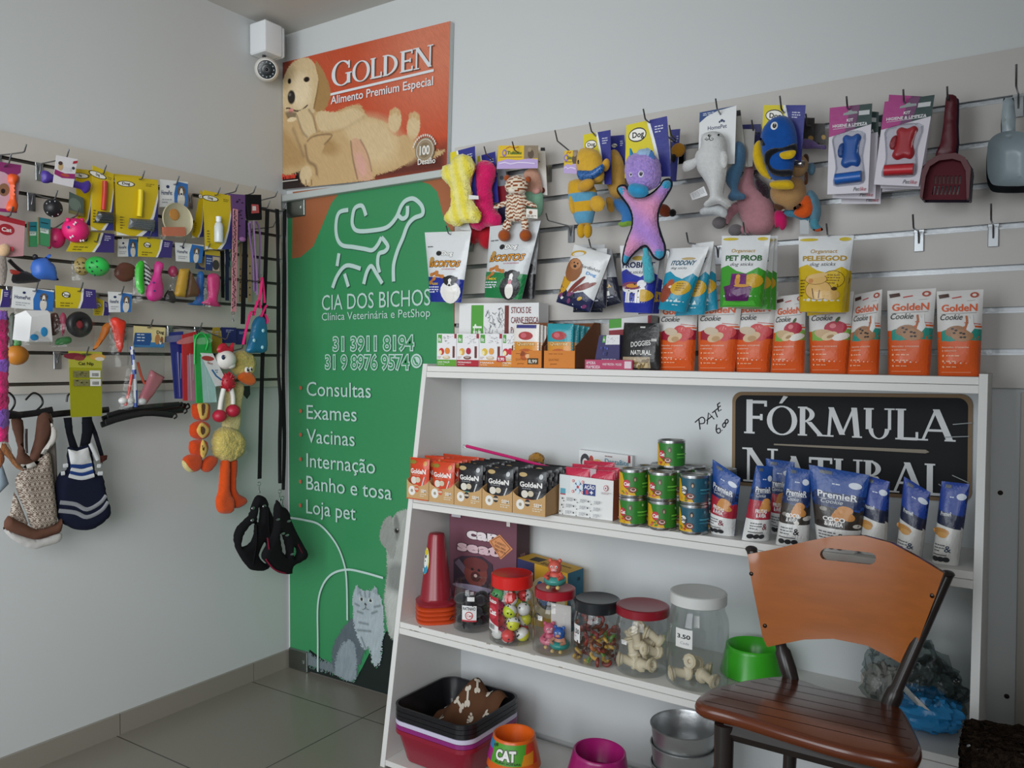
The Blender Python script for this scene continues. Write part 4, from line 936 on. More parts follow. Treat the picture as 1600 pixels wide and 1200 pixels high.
kk = kd_(k, .04); a, b = kk.p(*z((540, 325))[0]), kk.p(*z((526, 242))[0]); g = G(); g.tube([(a[0], 0, a[1]), (b[0], -.004, b[1])], [.0095, .002], '2f93c0', 12); o = g.obj('horn', 'plush', t, 60); o.location = (0, -.04, 0)
plush(t, k, z((632, 290), (650, 250), (668, 280), (665, 305)), .007, '4a78b4', 'ear', .05); plush(t, k, z((560, 285), (575, 250), (610, 238), (650, 250), (655, 285), (610, 300)), .014, '9fc0e0', 'mane', .045, 'fur', noise=.002)
for x, y in ((588, 395), (527, 398)): eye(t, k, *z((x, y))[0], 5.4 if x > 550 else 3.4, .064, 'd9d2ea')
tube_px(t, k, z((615, 845), (620, 900), (630, 970), (640, 1055)), [.008]*4+[.013]*4+[.015]*4+[.004], '4fb4c4', 'tail', .004, 'fur', 10)
t, k = H('plush_dinosaur', 'blue and green dinosaur plush half hidden behind the unicorn', 'dog toy', 985, 225, .09, PL)
plush(t, k, z((420, 560), (450, 545), (520, 580), (560, 640), (530, 700), (465, 710), (470, 650), (430, 600)), .018, '3f7fc0', 'body'); plush(t, k, z((450, 690), (520, 670), (540, 700), (470, 716)), .012, '7fa83f', 'belly', .006)
t, k = H('plush_fox', 'plush with orange arm and black paws hidden behind the unicorn', 'dog toy', 1048, 205, .08, PL)
card(t, k, z((760, 440), (800, 440), (825, 122), (766, 128)), '272a6a', a_dog(.0), 'header_card', -.01)
plush(t, k, z((700, 580), (740, 580), (765, 605), (770, 640), (740, 655), (700, 640)), .014, '8a3f20', 'arm', .004); ball(t, k, *z((778, 630))[0], 5.5, 6, '1d1816', 'paw', .008)
ball(t, k, *z((812, 250))[0], 11, 11, 'b57f24', 'head', .002, depth=.6); plush(t, k, z((770, 280), (795, 272), (800, 300), (785, 325), (770, 310)), .006, '1e1c20', 'paw', .008)
# seal, dolphin, unicorn pony
z = zc(1040, 140, 5)
t, k = H('plush_seal', 'white seal plush hanging on a white and navy header card', 'dog toy', 1120, 176, .15, PL)
card(t, k, z((255, 590), (540, 580), (555, 125), (268, 180)), 'e4e6e6', a_home, 'header_card', -.012)
SEAL = ((285, 370), (320, 335), (380, 325), (440, 345), (470, 400), (475, 470), (485, 560), (475, 650), (460, 740), (450, 830), (500, 870), (510, 910), (470, 920), (420, 895), (370, 905), (310, 915), (300, 890), (345, 840), (330, 760), (290, 690), (250, 630), (232, 560), (240, 500), (275, 450))
plush(t, k, z(*SEAL), .03, 'd6d7d6', 'body', .016)
for P_ in (((250, 520), (215, 540), (150, 560), (128, 600), (140, 640), (180, 635), (235, 600)), ((430, 490), (470, 485), (485, 540), (470, 605), (440, 600))): plush(t, k, z(*P_), .012, 'dcdcdb', 'flipper', .03)
kk = kd_(k, .046); g = G()
for st in ([(330, 355), (342, 352), (352, 357), (345, 368), (337, 366), (330, 355)], [(342, 365), (340, 385), (322, 395), (305, 385)], [(340, 385), (352, 398), (368, 392)]):
    P_ = kk.ps(z(*st)); g.tube([(x, 0, q) for x, q in P_], .0008, '1c1a1c', 5)
for x, y in ((316, 378), (326, 384), (360, 378), (370, 384), (412, 352), (335, 358)): c = kk.p(*z((x, y))[0]); g.ell((c[0], .002, c[1]), .0014 if x < 400 else .003, '1c1a1c', None, 6, 4)
o = g.obj('face', 'fabric', t); o.location = (0, -.046, 0)
card(t, k, z((210, 865), (330, 825), (300, 755), (190, 815)), 'dedede', lambda A: A.bars(.1, .8, 5, .8, .15, '9a9a9e', 4), 'care_tag', .0)
plush(t, k, z((270, 940), (320, 910), (400, 890), (470, 930), (480, 975), (450, 1000), (390, 975), (330, 975), (275, 975)), .014, 'c6cacb', 'tail_fin', -.01)
t, k = H('plush_dolphin', 'blue grey dolphin plush hanging behind the white seal', 'dog toy', 1155, 182, .105, PL)
card(t, k, z((540, 600), (640, 600), (585, 160), (550, 165)), 'a6a39c', lambda A: A.rect(.2, .9, 1, 1, '26282c'), 'header_card', -.008); card(t, k, z((560, 620), (680, 600), (700, 310), (560, 310)), '8f8c86', None, 'backing_card', -.012)
plush(t, k, z((545, 420), (580, 405), (615, 440), (625, 510), (612, 600), (585, 680), (565, 760), (580, 800), (620, 820), (615, 855), (550, 865), (515, 870), (485, 840), (510, 790), (478, 740), (465, 680), (490, 620), (535, 560)), .02, '4a708f', 'body', .004)
t, k = H('plush_pony', 'dusky pink plush pony with grey hooves hanging low behind the dolphin', 'dog toy', 1178, 200, .055, PL)
card(t, k, z((690, 480), (750, 480), (745, 270), (590, 275)), '2a2c66', None, 'header_card', -.01)
plush(t, k, z((650, 430), (690, 420), (700, 500), (690, 640), (700, 740), (760, 800), (830, 880), (850, 960), (850, 1050), (800, 1120), (720, 1135), (640, 1110), (600, 1040), (560, 930), (560, 820), (560, 740), (600, 680), (630, 580)), .03, 'b58189', 'body', .0)
for P_, q in ((((560, 880), (510, 900), (480, 950), (470, 1010), (480, 1060), (520, 1000), (590, 930)), (420, 1040)), (((640, 1050), (580, 1080), (580, 1120), (650, 1125)), (545, 1098))):
    plush(t, k, z(*P_), .014, 'b07c86', 'leg', .012); ball(t, k, *z(q)[0], 11, 9.5, '6f6a6c', 'hoof', .016)
plush(t, k, z((850, 960), (900, 945), (940, 970), (945, 1060), (910, 1100), (880, 1070), (855, 1080)), .012, 'cf1f66', 'tail', .006)
plush(t, k, z((690, 650), (740, 700), (800, 760), (800, 860), (740, 830), (700, 760)), .014, '33222c', 'mane', .004, 'fur')
# blue tang fish
t, k = H('plush_fish', 'royal blue fish plush with yellow fins and black markings', 'dog toy', 1222, 176, .16, PL)
card(t, k, z((745, 480), (1060, 560), (1095, 122), (768, 122)), '2c3186', a_dog(.62), 'header_card', -.012)
plush(t, k, z((815, 240), (870, 210), (930, 205), (985, 240), (1015, 310), (1030, 400), (1020, 500), (1000, 600), (985, 680), (960, 710), (880, 715), (820, 690), (780, 600), (750, 480), (742, 380), (765, 300)), .026, '14509f', 'body', .012)
plush(t, k, z((780, 490), (840, 455), (920, 450), (1020, 420), (1025, 500), (980, 475), (900, 490), (840, 520), (815, 570), (840, 610), (900, 625), (985, 625), (985, 670), (900, 680), (830, 660), (785, 600), (770, 540)), .011, '14161d', 'marking', .034, sp=.004, R=.012)
plush(t, k, z((740, 375), (790, 415), (800, 440), (760, 445), (745, 410)), .008, '14161d', 'gill_marking', .03)
plush(t, k, z((690, 440), (720, 400), (745, 410), (755, 500), (780, 590), (830, 690), (815, 700), (750, 670), (700, 600), (680, 520)), .012, 'd8b21a', 'dorsal_fin', .012)
plush(t, k, z((890, 500), (950, 478), (1010, 475), (1015, 505), (980, 540), (910, 540)), .007, 'd8b21a', 'side_fin', .052); plush(t, k, z((810, 735), (850, 712), (960, 705), (1000, 735), (990, 775), (900, 780), (830, 770)), .013, 'd8b21a', 'tail_fin', .018)
eye(t, k, *z((850, 285))[0], 6.2, .036)
# sloth with sunglasses, blue toucan, purple card
t, k = H('plush_sloth', 'tan plush with brown ears and shiny sunglasses below the fish', 'dog toy', 1250, 190, .10, PL)
plush(t, k, z((830, 760), (900, 700), (1000, 680), (1070, 700), (1095, 780), (1080, 860), (1020, 930), (940, 940), (870, 910), (820, 840)), .03, 'b28a5a', 'body', .01)
ball(t, k, *z((1040, 600))[0], 15, 17, 'a8855c', 'head', .014); ball(t, k, *z((1095, 545))[0], 5, 9, '4d2f1c', 'ear', .01); plush(t, k, z((1085, 660), (1110, 650), (1110, 730), (1085, 740)), .006, '52301c', 'arm', .014)
plush(t, k, z((985, 555), (1030, 545), (1085, 555), (1080, 600), (1040, 612), (985, 595)), .01, 'c9c4c0', 'sunglasses', .036, 'metal', sp=.004)
plush(t, k, z((850, 890), (920, 915), (900, 945), (850, 930)), .008, '52301c', 'paw', .03); plush(t, k, z((1000, 920), (1050, 890), (1055, 910), (1010, 940)), .008, '52301c', 'paw', .03)
t, k = H('plush_toucan', 'light blue plush with an orange wing hanging at the right of the tan one', 'dog toy', 1268, 195, .085, PL)
t['label'] = 'light blue plush with an orange wing hanging low beside the tan plush'
plush(t, k, z((1110, 800), (1150, 790), (1200, 860), (1215, 960), (1190, 1040), (1130, 1020), (1100, 930)), .022, '5f8ba0', 'body', .004)
plush(t, k, z((1000, 970), (1040, 900), (1090, 830), (1125, 840), (1150, 920), (1130, 980), (1070, 1005)), .01, 'd8581c', 'wing', .024); plush(t, k, z((920, 950), (990, 925), (1040, 970), (1130, 1000), (1120, 1040), (1010, 1000), (950, 990)), .012, '4a86a0', 'tail', .006)
plush(t, k, z((1130, 1020), (1190, 1000), (1195, 1050), (1225, 1085), (1190, 1105), (1135, 1085)), .012, '4f93a8', 'leg', .01); plush(t, k, z((1150, 1092), (1215, 1080), (1228, 1100), (1180, 1110)), .006, 'b5502c', 'beak', .014); ball(t, k, *z((1140, 620))[0], 6, 10, '5a7f94', 'head', .0)
card(t, k, z((1050, 1130), (1120, 1130), (1120, 1015), (1050, 1020)), 'aab0b2', None, 'care_tag', .012)
t, k = H('toy_card', 'dark pet product cards with a purple plush arm behind the fish', 'dog toy', 1273, 196, .07)
card(t, k, z((1075, 400), (1160, 410), (1165, 222), (1085, 220)), '2b2622', lambda A: A.ell(.7, .15, .12, .1, '9c7a34'), 'card', .004); card(t, k, z((1160, 415), (1250, 420), (1245, 265), (1165, 265)), '27221f', lambda A: A.ell(.85, .3, .12, .12, 'a8843a'), 'card', .001)
plush(t, k, z((1070, 390), (1140, 390), (1200, 430), (1250, 435), (1250, 468), (1180, 460), (1070, 460)), .012, '6d5a8c', 'plush_arm', .006)
# waste bag kits
z = zc(1270, 90, 3.87)
def kit(label, q, px, py, d, col, dk, body=True):
    t, k = H('waste_bag_kit', label, 'dog waste bag kit', px, py, d, 'dog waste bag kits on cards')
    def art(A):
        A.rect(0, 0, 1, 1, 'd4cfd8'); A.poly([(0, .66), (1, .77), (1, 1), (0, 1)], '1d3a38'); A.poly([(0, .66), (.38, .70), (.5, 1), (0, 1)], 'a8307e'); A.poly([(.38, .70), (.62, .73), (.72, 1), (.5, 1)], '6a3460')
        A.poly([(.33, .895), (.67, .905), (.66, .93), (.55, .935), (.52, .95), (.46, .945), (.44, .93), (.34, .92)], '8f9a98'); A.rect(.7, .88, .95, .93, 'c4c6c6')
        A.text('KIT', .5, .82, .034, 'e6e6e8', 'c', .02); A.text('HIGIENE & LIMPEZA', .5, .765, .034, 'e6e6e8', 'c', .02, fit=.82); A.line([(.1, .745), (.9, .765)], .005, 'd8d8da')
        A.text('Pet', .64, .025, .045, '1d1d24', 'l', .0, shear=.3, fit=.15); A.text('like', .79, .025, .045, 'b0203c', 'l', .0, shear=.3, fit=.16)
    card(t, k, z(*q), 'd4cfd8', art, 'card')
    if body:
        f = lambda u, v: kd_(k, .0).p(*lerp(lerp(z(q[0])[0], z(q[1])[0], u), lerp(z(q[3])[0], z(q[2])[0], u), v))
        w = qsize([kd_(k, 0).p(*p) for p in z(*q)])[0]; g = G(); o = cr([f(*p) for p in ((.33, .63), (.42, .67), (.55, .65), (.69, .675), (.78, .63), (.74, .56), (.73, .46), (.79, .37), (.73, .30), (.58, .315), (.43, .29), (.31, .34), (.35, .43), (.37, .54))], 3)
        g.pillow(o, .009, .011, col, .005, y=-.003); g.obj('bag_dispenser', 'plastic', t, 50)
        g = G(); g.pillow(cr([f(*p) for p in ((.26, .56), (.36, .58), (.38, .5), (.36, .42), (.26, .42), (.22, .48))], 3), .004, .006, dk, .004, y=-.002); g.obj('clip', 'plastic', t, 50)
        a, b = f(.2, .165), f(.83, .185); g = G(); g.tube([(a[0], -.008, a[1]), (b[0], -.008, b[1])], .0135, col, 16); g.obj('bag_roll', 'plastic', t, 40)
        g = G(); g.pillow(cr([f(*p) for p in ((.1, .66), (.5, .71), (.88, .67), (.84, .42), (.9, .24), (.88, .11), (.5, .09), (.14, .1), (.18, .3), (.12, .5))], 3), .012, .016, 'eef0f2', .007, back=.05, y=-.002); g.obj('blister', 'clear', t, 60)
    return t
kit('hygiene kit card with a blue bone dispenser, front of its hook', ((88, 828), (335, 818), (360, 278), (103, 305)), 1325, 172, .15, '1d5fb4', '174c92')
kit('hygiene kit card hidden right behind the blue bone kit', ((120, 850), (378, 855), (400, 330), (140, 310)), 1332, 178, .12, '1d5fb4', '174c92', False)
kit('lowest hygiene kit card, third on the blue kit hook', ((172, 885), (410, 885), (430, 355), (190, 350)), 1340, 184, .09, '1d5fb4', '174c92', False)
kit('hygiene kit card with a red bone dispenser, front of its hook', ((370, 768), (640, 780), (738, 226), (435, 268)), 1413, 158, .15, 'c02a34', '9c1f2a')
kit('hygiene kit card peeking out behind the red bone kit', ((410, 790), (655, 795), (735, 240), (462, 225)), 1418, 162, .12, 'c02a34', '9c1f2a', False)
kit('rearmost hygiene kit card on the red kit hook', ((418, 812), (670, 790), (720, 262), (470, 260)), 1420, 168, .09, 'c02a34', '9c1f2a', False)
# scoops
def scoop_red(label, dd, col, d, off):
    t, k = H('litter_scoop', label, 'litter scoop', 1481, 160, d, 'dark red litter scoops')
    o = lambda *P: z(*[(p[0]+off[0], p[1]+off[1]) for p in P])
    hol = []
    for r, (y0, y1, sh_) in enumerate(((715, 765, -3), (775, 830, -12))):
        if off[0]: hol = [o((722, 700), (905, 700), (890, 840), (712, 840))]; break
        for i in range(7): x = 738+i*24.5-r*6; hol.append(o((x, y0), (x+12, y0), (x+12+sh_, y1), (x+sh_, y1)))
    g = G(); kk = kd_(k, .0)
    g.slab(kk.ps(o((665, 660), (700, 630), (760, 600), (870, 588), (920, 610), (955, 660), (960, 700), (945, 830), (935, 860), (660, 860), (655, 840), (660, 740))), -.003, .003, col, [kk.ps(h) for h in hol], sp=.02); g.obj('sieve', 'matte', t, 30)
    g = G(); g.slab(kk.ps(o((665, 700), (700, 640), (770, 600), (870, 590), (925, 615), (960, 680), (948, 860), (935, 865), (930, 700), (900, 640), (850, 625), (770, 635), (715, 670), (690, 730), (670, 860), (655, 855))), -.025, .0, col, sp=.03); g.obj('rim', 'rubber', t, 30)
    g = G(); g.pillow(cr(kk.ps(o((805, 240), (830, 222), (862, 230), (872, 260), (868, 400), (862, 590), (740, 605), (770, 520), (790, 400))), 2), .008, .009, col, .01); hd = g.obj('handle', 'rubber', t, 50)
    g = G(); c = kk.p(*o((820, 252))[0]); g.ell((c[0], -.009, c[1]), (.004, .001, .006), '1c1012', n=10, m=6); g.obj('hang_hole', 'matte', hd)
    return t
scoop_red('dark red slotted litter scoop hanging in front by its handle', 0, '52101d', .14, (0, 0)); scoop_red('purple black slotted litter scoop tucked behind the dark red one', 0, '24152e', .09, (14, 16))
def scoop_grey(label, col, d, off, op=True):
    t, k = H('food_scoop', label, 'food scoop', 1578, 160, d, 'grey food scoops'); kk = kd_(k, 0)
    o = lambda *P: z(*[(p[0]+off[0], p[1]+off[1]) for p in P])
    out = cr(kk.ps(o((1060, 560), (1080, 510), (1130, 475), (1200, 462), (1290, 475), (1350, 520), (1365, 600), (1350, 760), (1300, 788), (1120, 788), (1075, 760), (1058, 690))), 3)
    g = G(); v, F, D = trimesh2d(out, (), .01); dep = [-.0+.045*min(1, d_/.03)**.6 for d_ in D]; g._two(v, F, lambda i: dep[i]-.03, lambda i: dep[i]-.027, col); g.obj('bowl', 'plastic', t, 40)
    g = G(); g.pillow(cr(kk.ps(o((1150, 275), (1165, 255), (1205, 255), (1220, 275), (1225, 470), (1145, 470))), 2), .007, .008, col, .01, y=-.012); g.obj('handle', 'plastic', t, 50)
scoop_grey('blue grey plastic food scoop hanging at the edge beside the red scoop', '96a3a9', .14, (0, 0)); scoop_grey('black plastic food scoop tucked behind the blue grey scoop', '33373b', .09, (-4, 42))
# ================================================================== second row: treat pouches
def mixart(A, low, top='dedfde', wave=.5):
    A.rect(0, 0, 1, wave+.1, low) if False else None
    A.poly([(0, 0), (1, 0), (1, wave-.02), (.86, wave+.03), (.62, wave-.06), (.4, wave-.02), (.2, wave+.06), (0, wave+.02)], low)
def biscuit(green):
    def f(A):
        lo = '1e7a44' if green else '1f2f8c'
        A.poly([(0, 0), (1, 0), (1, .32), (0, .36)], lo); A.text('Dog', .56, .66, .06, 'f4f4f2', 'c', .03, fit=.26, out=('1b1b1e', .05)); A.ell(.36, .69, .035, .035, '1b1b1e')
        A.text('ISCOITOS', .5, .5, .085, 'e0962a', 'c', .02, fit=.78, shear=.2, out=('2a1a14', .06)); A.text('crocantes', .64, .455, .025, 'b03a5a', 'c', fit=.34)
        for x, y, r in ((.25, .4, 20), (.42, .37, -15), (.2, .3, 40)):
            for s_ in (-.045, .045): A.ell(x+s_*math.cos(r/57)*A.ar, y+s_*math.sin(r/57), .032, .028, 'c07a3c', r); A.l -= 1
            A.ell(x, y, .055, .02, 'b06c32', r)
        dx = .72; A.ell(dx, .14, .14, .16, '1d1d20' if green else 'e4e2de'); A.ell(dx, .3, .09, .075, '1b1b1d'); A.ell(dx, .27, .03, .06, 'eae8e4'); A.ell(dx, .235, .02, .016, '241c1c'); A.ell(dx, .1, .06, .1, 'e9e6e0'); A.ell(dx-.1, .3, .03, .06, '161618', 30); A.ell(dx+.1, .3, .03, .06, '161618', -30)
        if green: A.ell(dx, .215, .022, .03, 'c9788a')
        A.bars(.08, .2, 3, .34, .035, 'd9dce8', 3); A.text('MIX' if green else 'PEQUENO', .3, .24, .03, 'e8c23a', 'c', .02, fit=.2); A.ell(.2, .6, .03, .04, 'b08a4a'); A.bars(.08, .78, 1, .2, .03, '555a5c', 2)
    return f
z = zc(660, 200, 4.286)
t, k = H('treat_pouch', 'white and navy dog biscuit pouch hanging over the green door', 'treat pouch', 703, 366, .13, 'treat pouches on hooks'); pouch(t, k, z((58, 1165), (262, 1170), (330, 690), (18, 700)), .024, 'd5d8da', biscuit(False))
card(t, k, z((255, 680), (330, 690), (310, 635), (265, 640)), 'c4c8ca', None, 'hang_tab', .002)
t, k = H('treat_pouch', 'silver and green dog biscuit pouch hanging below the tiger', 'treat pouch', 800, 350, .13, 'treat pouches on hooks'); pouch(t, k, z((418, 1135), (665, 1150), (795, 620), (455, 660)), .026, 'c9cdcf', biscuit(True))
t, k = H('treat_pouch', 'dark treat pouch hidden behind the silver and green biscuit pouch', 'treat pouch', 812, 352, .085, 'treat pouches on hooks'); pouch(t, k, z((600, 1145), (750, 1145), (790, 640), (600, 660)), .015, '9c9fa2', lambda A: (A.rect(0, 0, 1, .33, '1a1a1e'), A.ell(.7, .4, .1, .08, '222226')))
z = zc(860, 360, 5)
def stick(A):
    A.poly([(0, 0), (1, 0), (1, .2), (.7, .3), (.35, .2), (0, .36)], '20264c'); A.poly([(0, .12), (.2, .2), (.3, .42), (0, .46)], 'c9961f'); A.text('Bordinhos', .66, .68, .055, '26201c', 'c', .01, shear=.25, fit=.52); A.text('Dog', .74, .59, .05, '2a7fc0', 'c', .03, fit=.26); A.ell(.22, .88, .14, .05, 'c9a23a', 20); A.ell(.24, .87, .1, .035, 'd8dadb', 20)
    A.ell(.25, .6, .16, .2, '8e5a34'); A.ell(.26, .7, .1, .09, 'b47c50'); A.ell(.27, .665, .03, .025, '1c1413'); A.ell(.22, .72, .014, .014, '1c1413'); A.ell(.32, .72, .014, .014, '1c1413')
    for x, y, r in ((.5, .42, 58), (.6, .36, 45), (.42, .34, 62), (.75, .4, 40)): A.ell(x, y, .16, .034, '7a2c22', r)
    for _ in range(9): A.ell(.1+rng.random()*.8, .05+rng.random()*.16, .05, .03, rng.choice(['c9a02a', 'e2e2e2', '15182e', '7b3a6a']), rng.randint(0, 90))
def sticks_k(label, q, d, px, py, col='dadcdc', art=stick):
    t, k = H('treat_pouch', label, 'treat pouch', px, py, d, 'meat stick pouches fanned out on one hook'); pouch(t, k, z(*q), .016, col, art, style='pillow')
sticks_k('meat stick pouch with a brown dog, tilted at the front of its fan', ((48, 560), (310, 640), (475, 195), (190, 110)), .15, 925, 388)
def stick2(A): A.rect(0, 0, 1, .48, '1f2233'); A.text('Bordinhos', .5, .5, .05, '2a2a2e', 'c', fit=.6); A.text('COSTELA', .5, .3, .06, 'd0a020', 'c', .03, fit=.6); A.rect(.2, .16, .7, .24, 'c9c9c4'); A.bars(.1, .12, 2, .7, .05, '9fa4b0', 3)
sticks_k('second meat stick pouch in the fan, dark lower half', ((200, 635), (440, 605), (445, 140), (230, 140)), .13, 930, 388, 'd3d5d6', stick2)
sticks_k('dark meat stick pouch leaning out at the back of the fan', ((350, 620), (560, 565), (480, 150), (290, 130)), .11, 935, 389, '9fa2a6', stick2)
sticks_k('upright silver meat stick pouch, rearmost in the fan', ((180, 640), (410, 640), (430, 110), (215, 112)), .09, 928, 386, 'c4c6c8', stick2)
def blue(A):
    mixart(A, '26339a', wave=.58); A.text('PROBIOT', .5, .66, .085, '1a2050', 'c', .03, fit=.86); A.text('dog sticks', .42, .57, .05, '3a3a40', 'c', 0, shear=.3, fit=.5); A.ell(.5, .8, .07, .035, 'b49a4a')
    A.ell(.42, .35, .17, .07, 'e2e2e4'); A.ell(.37, .39, .16, .06, '7a3a5c'); A.ell(.4, .39, .09, .03, 'c98a34'); A.ell(.68, .42, .06, .055, 'e2e2e4'); A.ell(.75, .25, .11, .09, 'c9a028')
    for x in (.24, .32, .56, .64): A.line([(x, .34), (x-.02, .14)], .03, 'e2e2e4')
    for _ in range(12): A.ell(.25+rng.random()*.45, .2+rng.random()*.22, .009, .009, '1c1c22')
GS = 'dog stick pouches on hooks'
t, k = H('treat_pouch', 'royal blue dog stick pouch with a spotted dog below the unicorn', 'treat pouch', 1002, 388, .225, GS); pouch(t, k, z((580, 640), (800, 650), (870, 110), (545, 120)), .028, 'd9dbdc', blue)
t, k = H('treat_pouch', 'second royal blue pouch hidden behind the spotted dog pouch', 'treat pouch', 1010, 388, .185, GS); pouch(t, k, z((690, 655), (850, 650), (905, 130), (640, 130)), .02, 'c4c6c8', lambda A: (mixart(A, '232d80', wave=.52), A.ell(.85, .25, .1, .08, 'b8942a')))
z = zc(1020, 350, 4.8)
def teal(A):
    mixart(A, '1f8fae', wave=.56); A.text('ITODONY', .5, .72, .075, '14506a', 'c', .03, fit=.68, shear=.2); A.text('dog sticks', .42, .655, .04, '3a3a40', 'c', 0, shear=.3, fit=.45); A.ell(.6, .82, .09, .02, 'b7a070')
    A.ell(.24, .28, .1, .17, '8e3f2a', -14); A.ell(.32, .42, .055, .075, 'a8543a', -10); A.ell(.36, .37, .03, .022, 'e8d8d0'); A.ell(.66, .36, .135, .115, 'cda32a'); A.bars(.53, .42, 4, .26, .035, '8a6a18', 3); A.poly([(.6, .14), (.74, .14), (.67, .2)], 'cfe6ea'); A.bars(.55, .09, 1, .24, .03, 'cfe6ea', 2)
for i, (q, d, lb) in enumerate((((( 45, 640), (250, 665), (425, 170), (130, 185)), .24, 'teal dog stick pouch with a red dog, front of its hook'), (((170, 690), (390, 680), (460, 130), (300, 150)), .205, 'teal dog stick pouch, middle of three on its hook'), (((300, 680), (490, 640), (462, 150), (330, 160)), .175, 'teal dog stick pouch, rearmost of three on its hook'))):
    t, k = H('treat_pouch', lb, 'treat pouch', 1077, 382, d, GS); pouch(t, k, z(*q), .026 if i == 0 else .018, 'd9dbdc', teal)
def greenp(A):
    mixart(A, '3f9a2e', wave=.52); A.text('PET PROB', .52, .645, .075, '1e5a24', 'c', .035, fit=.78); A.text('dog sticks', .5, .57, .05, '3a3a40', 'c', 0, shear=.3, fit=.5); A.text('Organnact', .5, .76, .05, 'b08a34', 'c', .01, fit=.5, shear=.1); A.ell(.2, .95, .1, .02, 'c9b234'); A.ell(.86, .95, .06, .025, 'c9b234')
    A.ell(.78, .36, .12, .1, 'c9a028'); A.poly([(.3, .46), (.64, .46), (.66, .3), (.3, .3)], '6a1f6a'); A.poly([(.14, .28), (.3, .3), (.66, .3), (.78, .28), (.76, .2), (.72, .08), (.2, .08), (.18, .2)], '5a1a5c'); A.ell(.46, .36, .035, .07, 'c98f3a'); A.ell(.46, .42, .03, .03, 'd6a04c'); A.ell(.56, .29, .1, .022, 'c98f3a'); A.poly([(.1, .02), (.9, .02), (.84, .09), (.5, .06), (.14, .09)], '4fb03a')
for i, (q, d, lb) in enumerate((((( 505, 625), (820, 625), (885, 85), (520, 90)), .24, 'green dog stick pouch with a purple armchair, front of its hook'), (((590, 630), (880, 640), (915, 95), (620, 95)), .205, 'green dog stick pouch, middle of three on its hook'), (((620, 635), (925, 645), (940, 90), (650, 98)), .175, 'green dog stick pouch, rearmost of three on its hook'))):
    t, k = H('treat_pouch', lb, 'treat pouch', 1165, 367, d, GS); pouch(t, k, z(*q), .028 if i == 0 else .018, 'd9dbdc', greenp)
def yell(A):
    mixart(A, 'cdae14', wave=.56); A.text('PELEEGOD', .52, .67, .065, 'b08a14', 'c', .035, fit=.84); A.text('dog sticks', .5, .60, .05, '3a3a40', 'c', 0, shear=.3, fit=.5); A.text('Organnact', .5, .77, .05, 'b08a34', 'c', .01, fit=.5, shear=.1); A.ell(.2, .95, .1, .02, 'c9b234'); A.ell(.86, .95, .06, .025, 'c9b234')
    A.ell(.72, .42, .13, .12, '6a5010'); A.ell(.72, .42, .124, .112, 'd2b02a'); A.bars(.62, .47, 4, .24, .035, '8a6a14', 3); A.ell(.46, .28, .16, .13, '6a4418'); A.ell(.46, .28, .153, .123, 'd9b06a'); A.ell(.4, .42, .13, .07, '6a4418'); A.ell(.4, .42, .124, .064, 'd9b06a'); A.ell(.3, .4, .03, .03, 'c78a54'); A.ell(.42, .47, .12, .03, 'dcb878', 10); A.ell(.72, .22, .1, .07, 'd4aa60'); A.line([(.34, .3), (.38, .17)], .012, '6a4418'); A.line([(.5, .28), (.48, .17)], .012, '6a4418'); A.ell(.78, .3, .03, .025, '4a3010'); A.bars(.06, .4, 6, .1, .04, '7a5a10', 1)
t, k = H('treat_pouch', 'yellow dog stick pouch with a scratching dog, front of its hook', 'treat pouch', 1292, 370, .24, GS); pouch(t, k, z((1100, 660), (1440, 665), (1510, 85), (1095, 95)), .03, 'd9dbdc', yell)
t, k = H('treat_pouch', 'yellow dog stick pouch tucked behind the scratching dog pouch', 'treat pouch', 1296, 370, .19, GS); pouch(t, k, z((1160, 690), (1470, 660), (1512, 95), (1120, 95)), .02, 'd9dbdc', yell)
# hooks
for a in ((722, 236, .16, 'yellow plush bone'), (762, 243, .12, 'pink plush bone'), (806, 236, .16, 'striped tiger'), (838, 250, .10, 'pale pink plush'), (926, 207, .16, 'striped plush with glasses'), (1010, 188, .27, 'unicorn plush'), (1122, 172, .16, 'white seal plush'), (1325, 170, .16, 'blue waste bag kits'), (1413, 160, .16, 'red waste bag kits'), (1481, 156, .16, 'dark red scoops'), (1050, 212, .1, 'plush fox'), (1178, 205, .09, 'pink pony plush'), (1262, 196, .11, 'tan plush'),
          (703, 366, .14, 'navy biscuit pouch'), (800, 350, .14, 'green biscuit pouch'), (925, 388, .16, 'fanned meat stick pouches'), (1002, 388, .235, 'royal blue pouches'), (1077, 380, .25, 'teal pouches'), (1165, 365, .25, 'green pouches'), (1294, 368, .25, 'yellow pouches')): hook('R', *a)
for px, py, d, lb, tip, sl in ((1222, 172, .17, 'black tipped display hook rising from the royal blue fish plush', .03, None), (1588, 135, .2, 'long metal display hook holding the grey food scoop', .04, 0), (873, 222, .17, 'bare display hook above the pouches, between tiger and glasses plush', .03, 0), (858, 345, .16, 'bare display hook low beside the tiger and striped plush', .02, None), (1428, 357, .12, 'bare bent display hook below the red waste bag kits', .03, 3), (1549, 345, .12, 'bare straight display hook below the grey scoop', .035, 3)):
    hook('R', px, py, d, '', tip, lb, slot=sl)
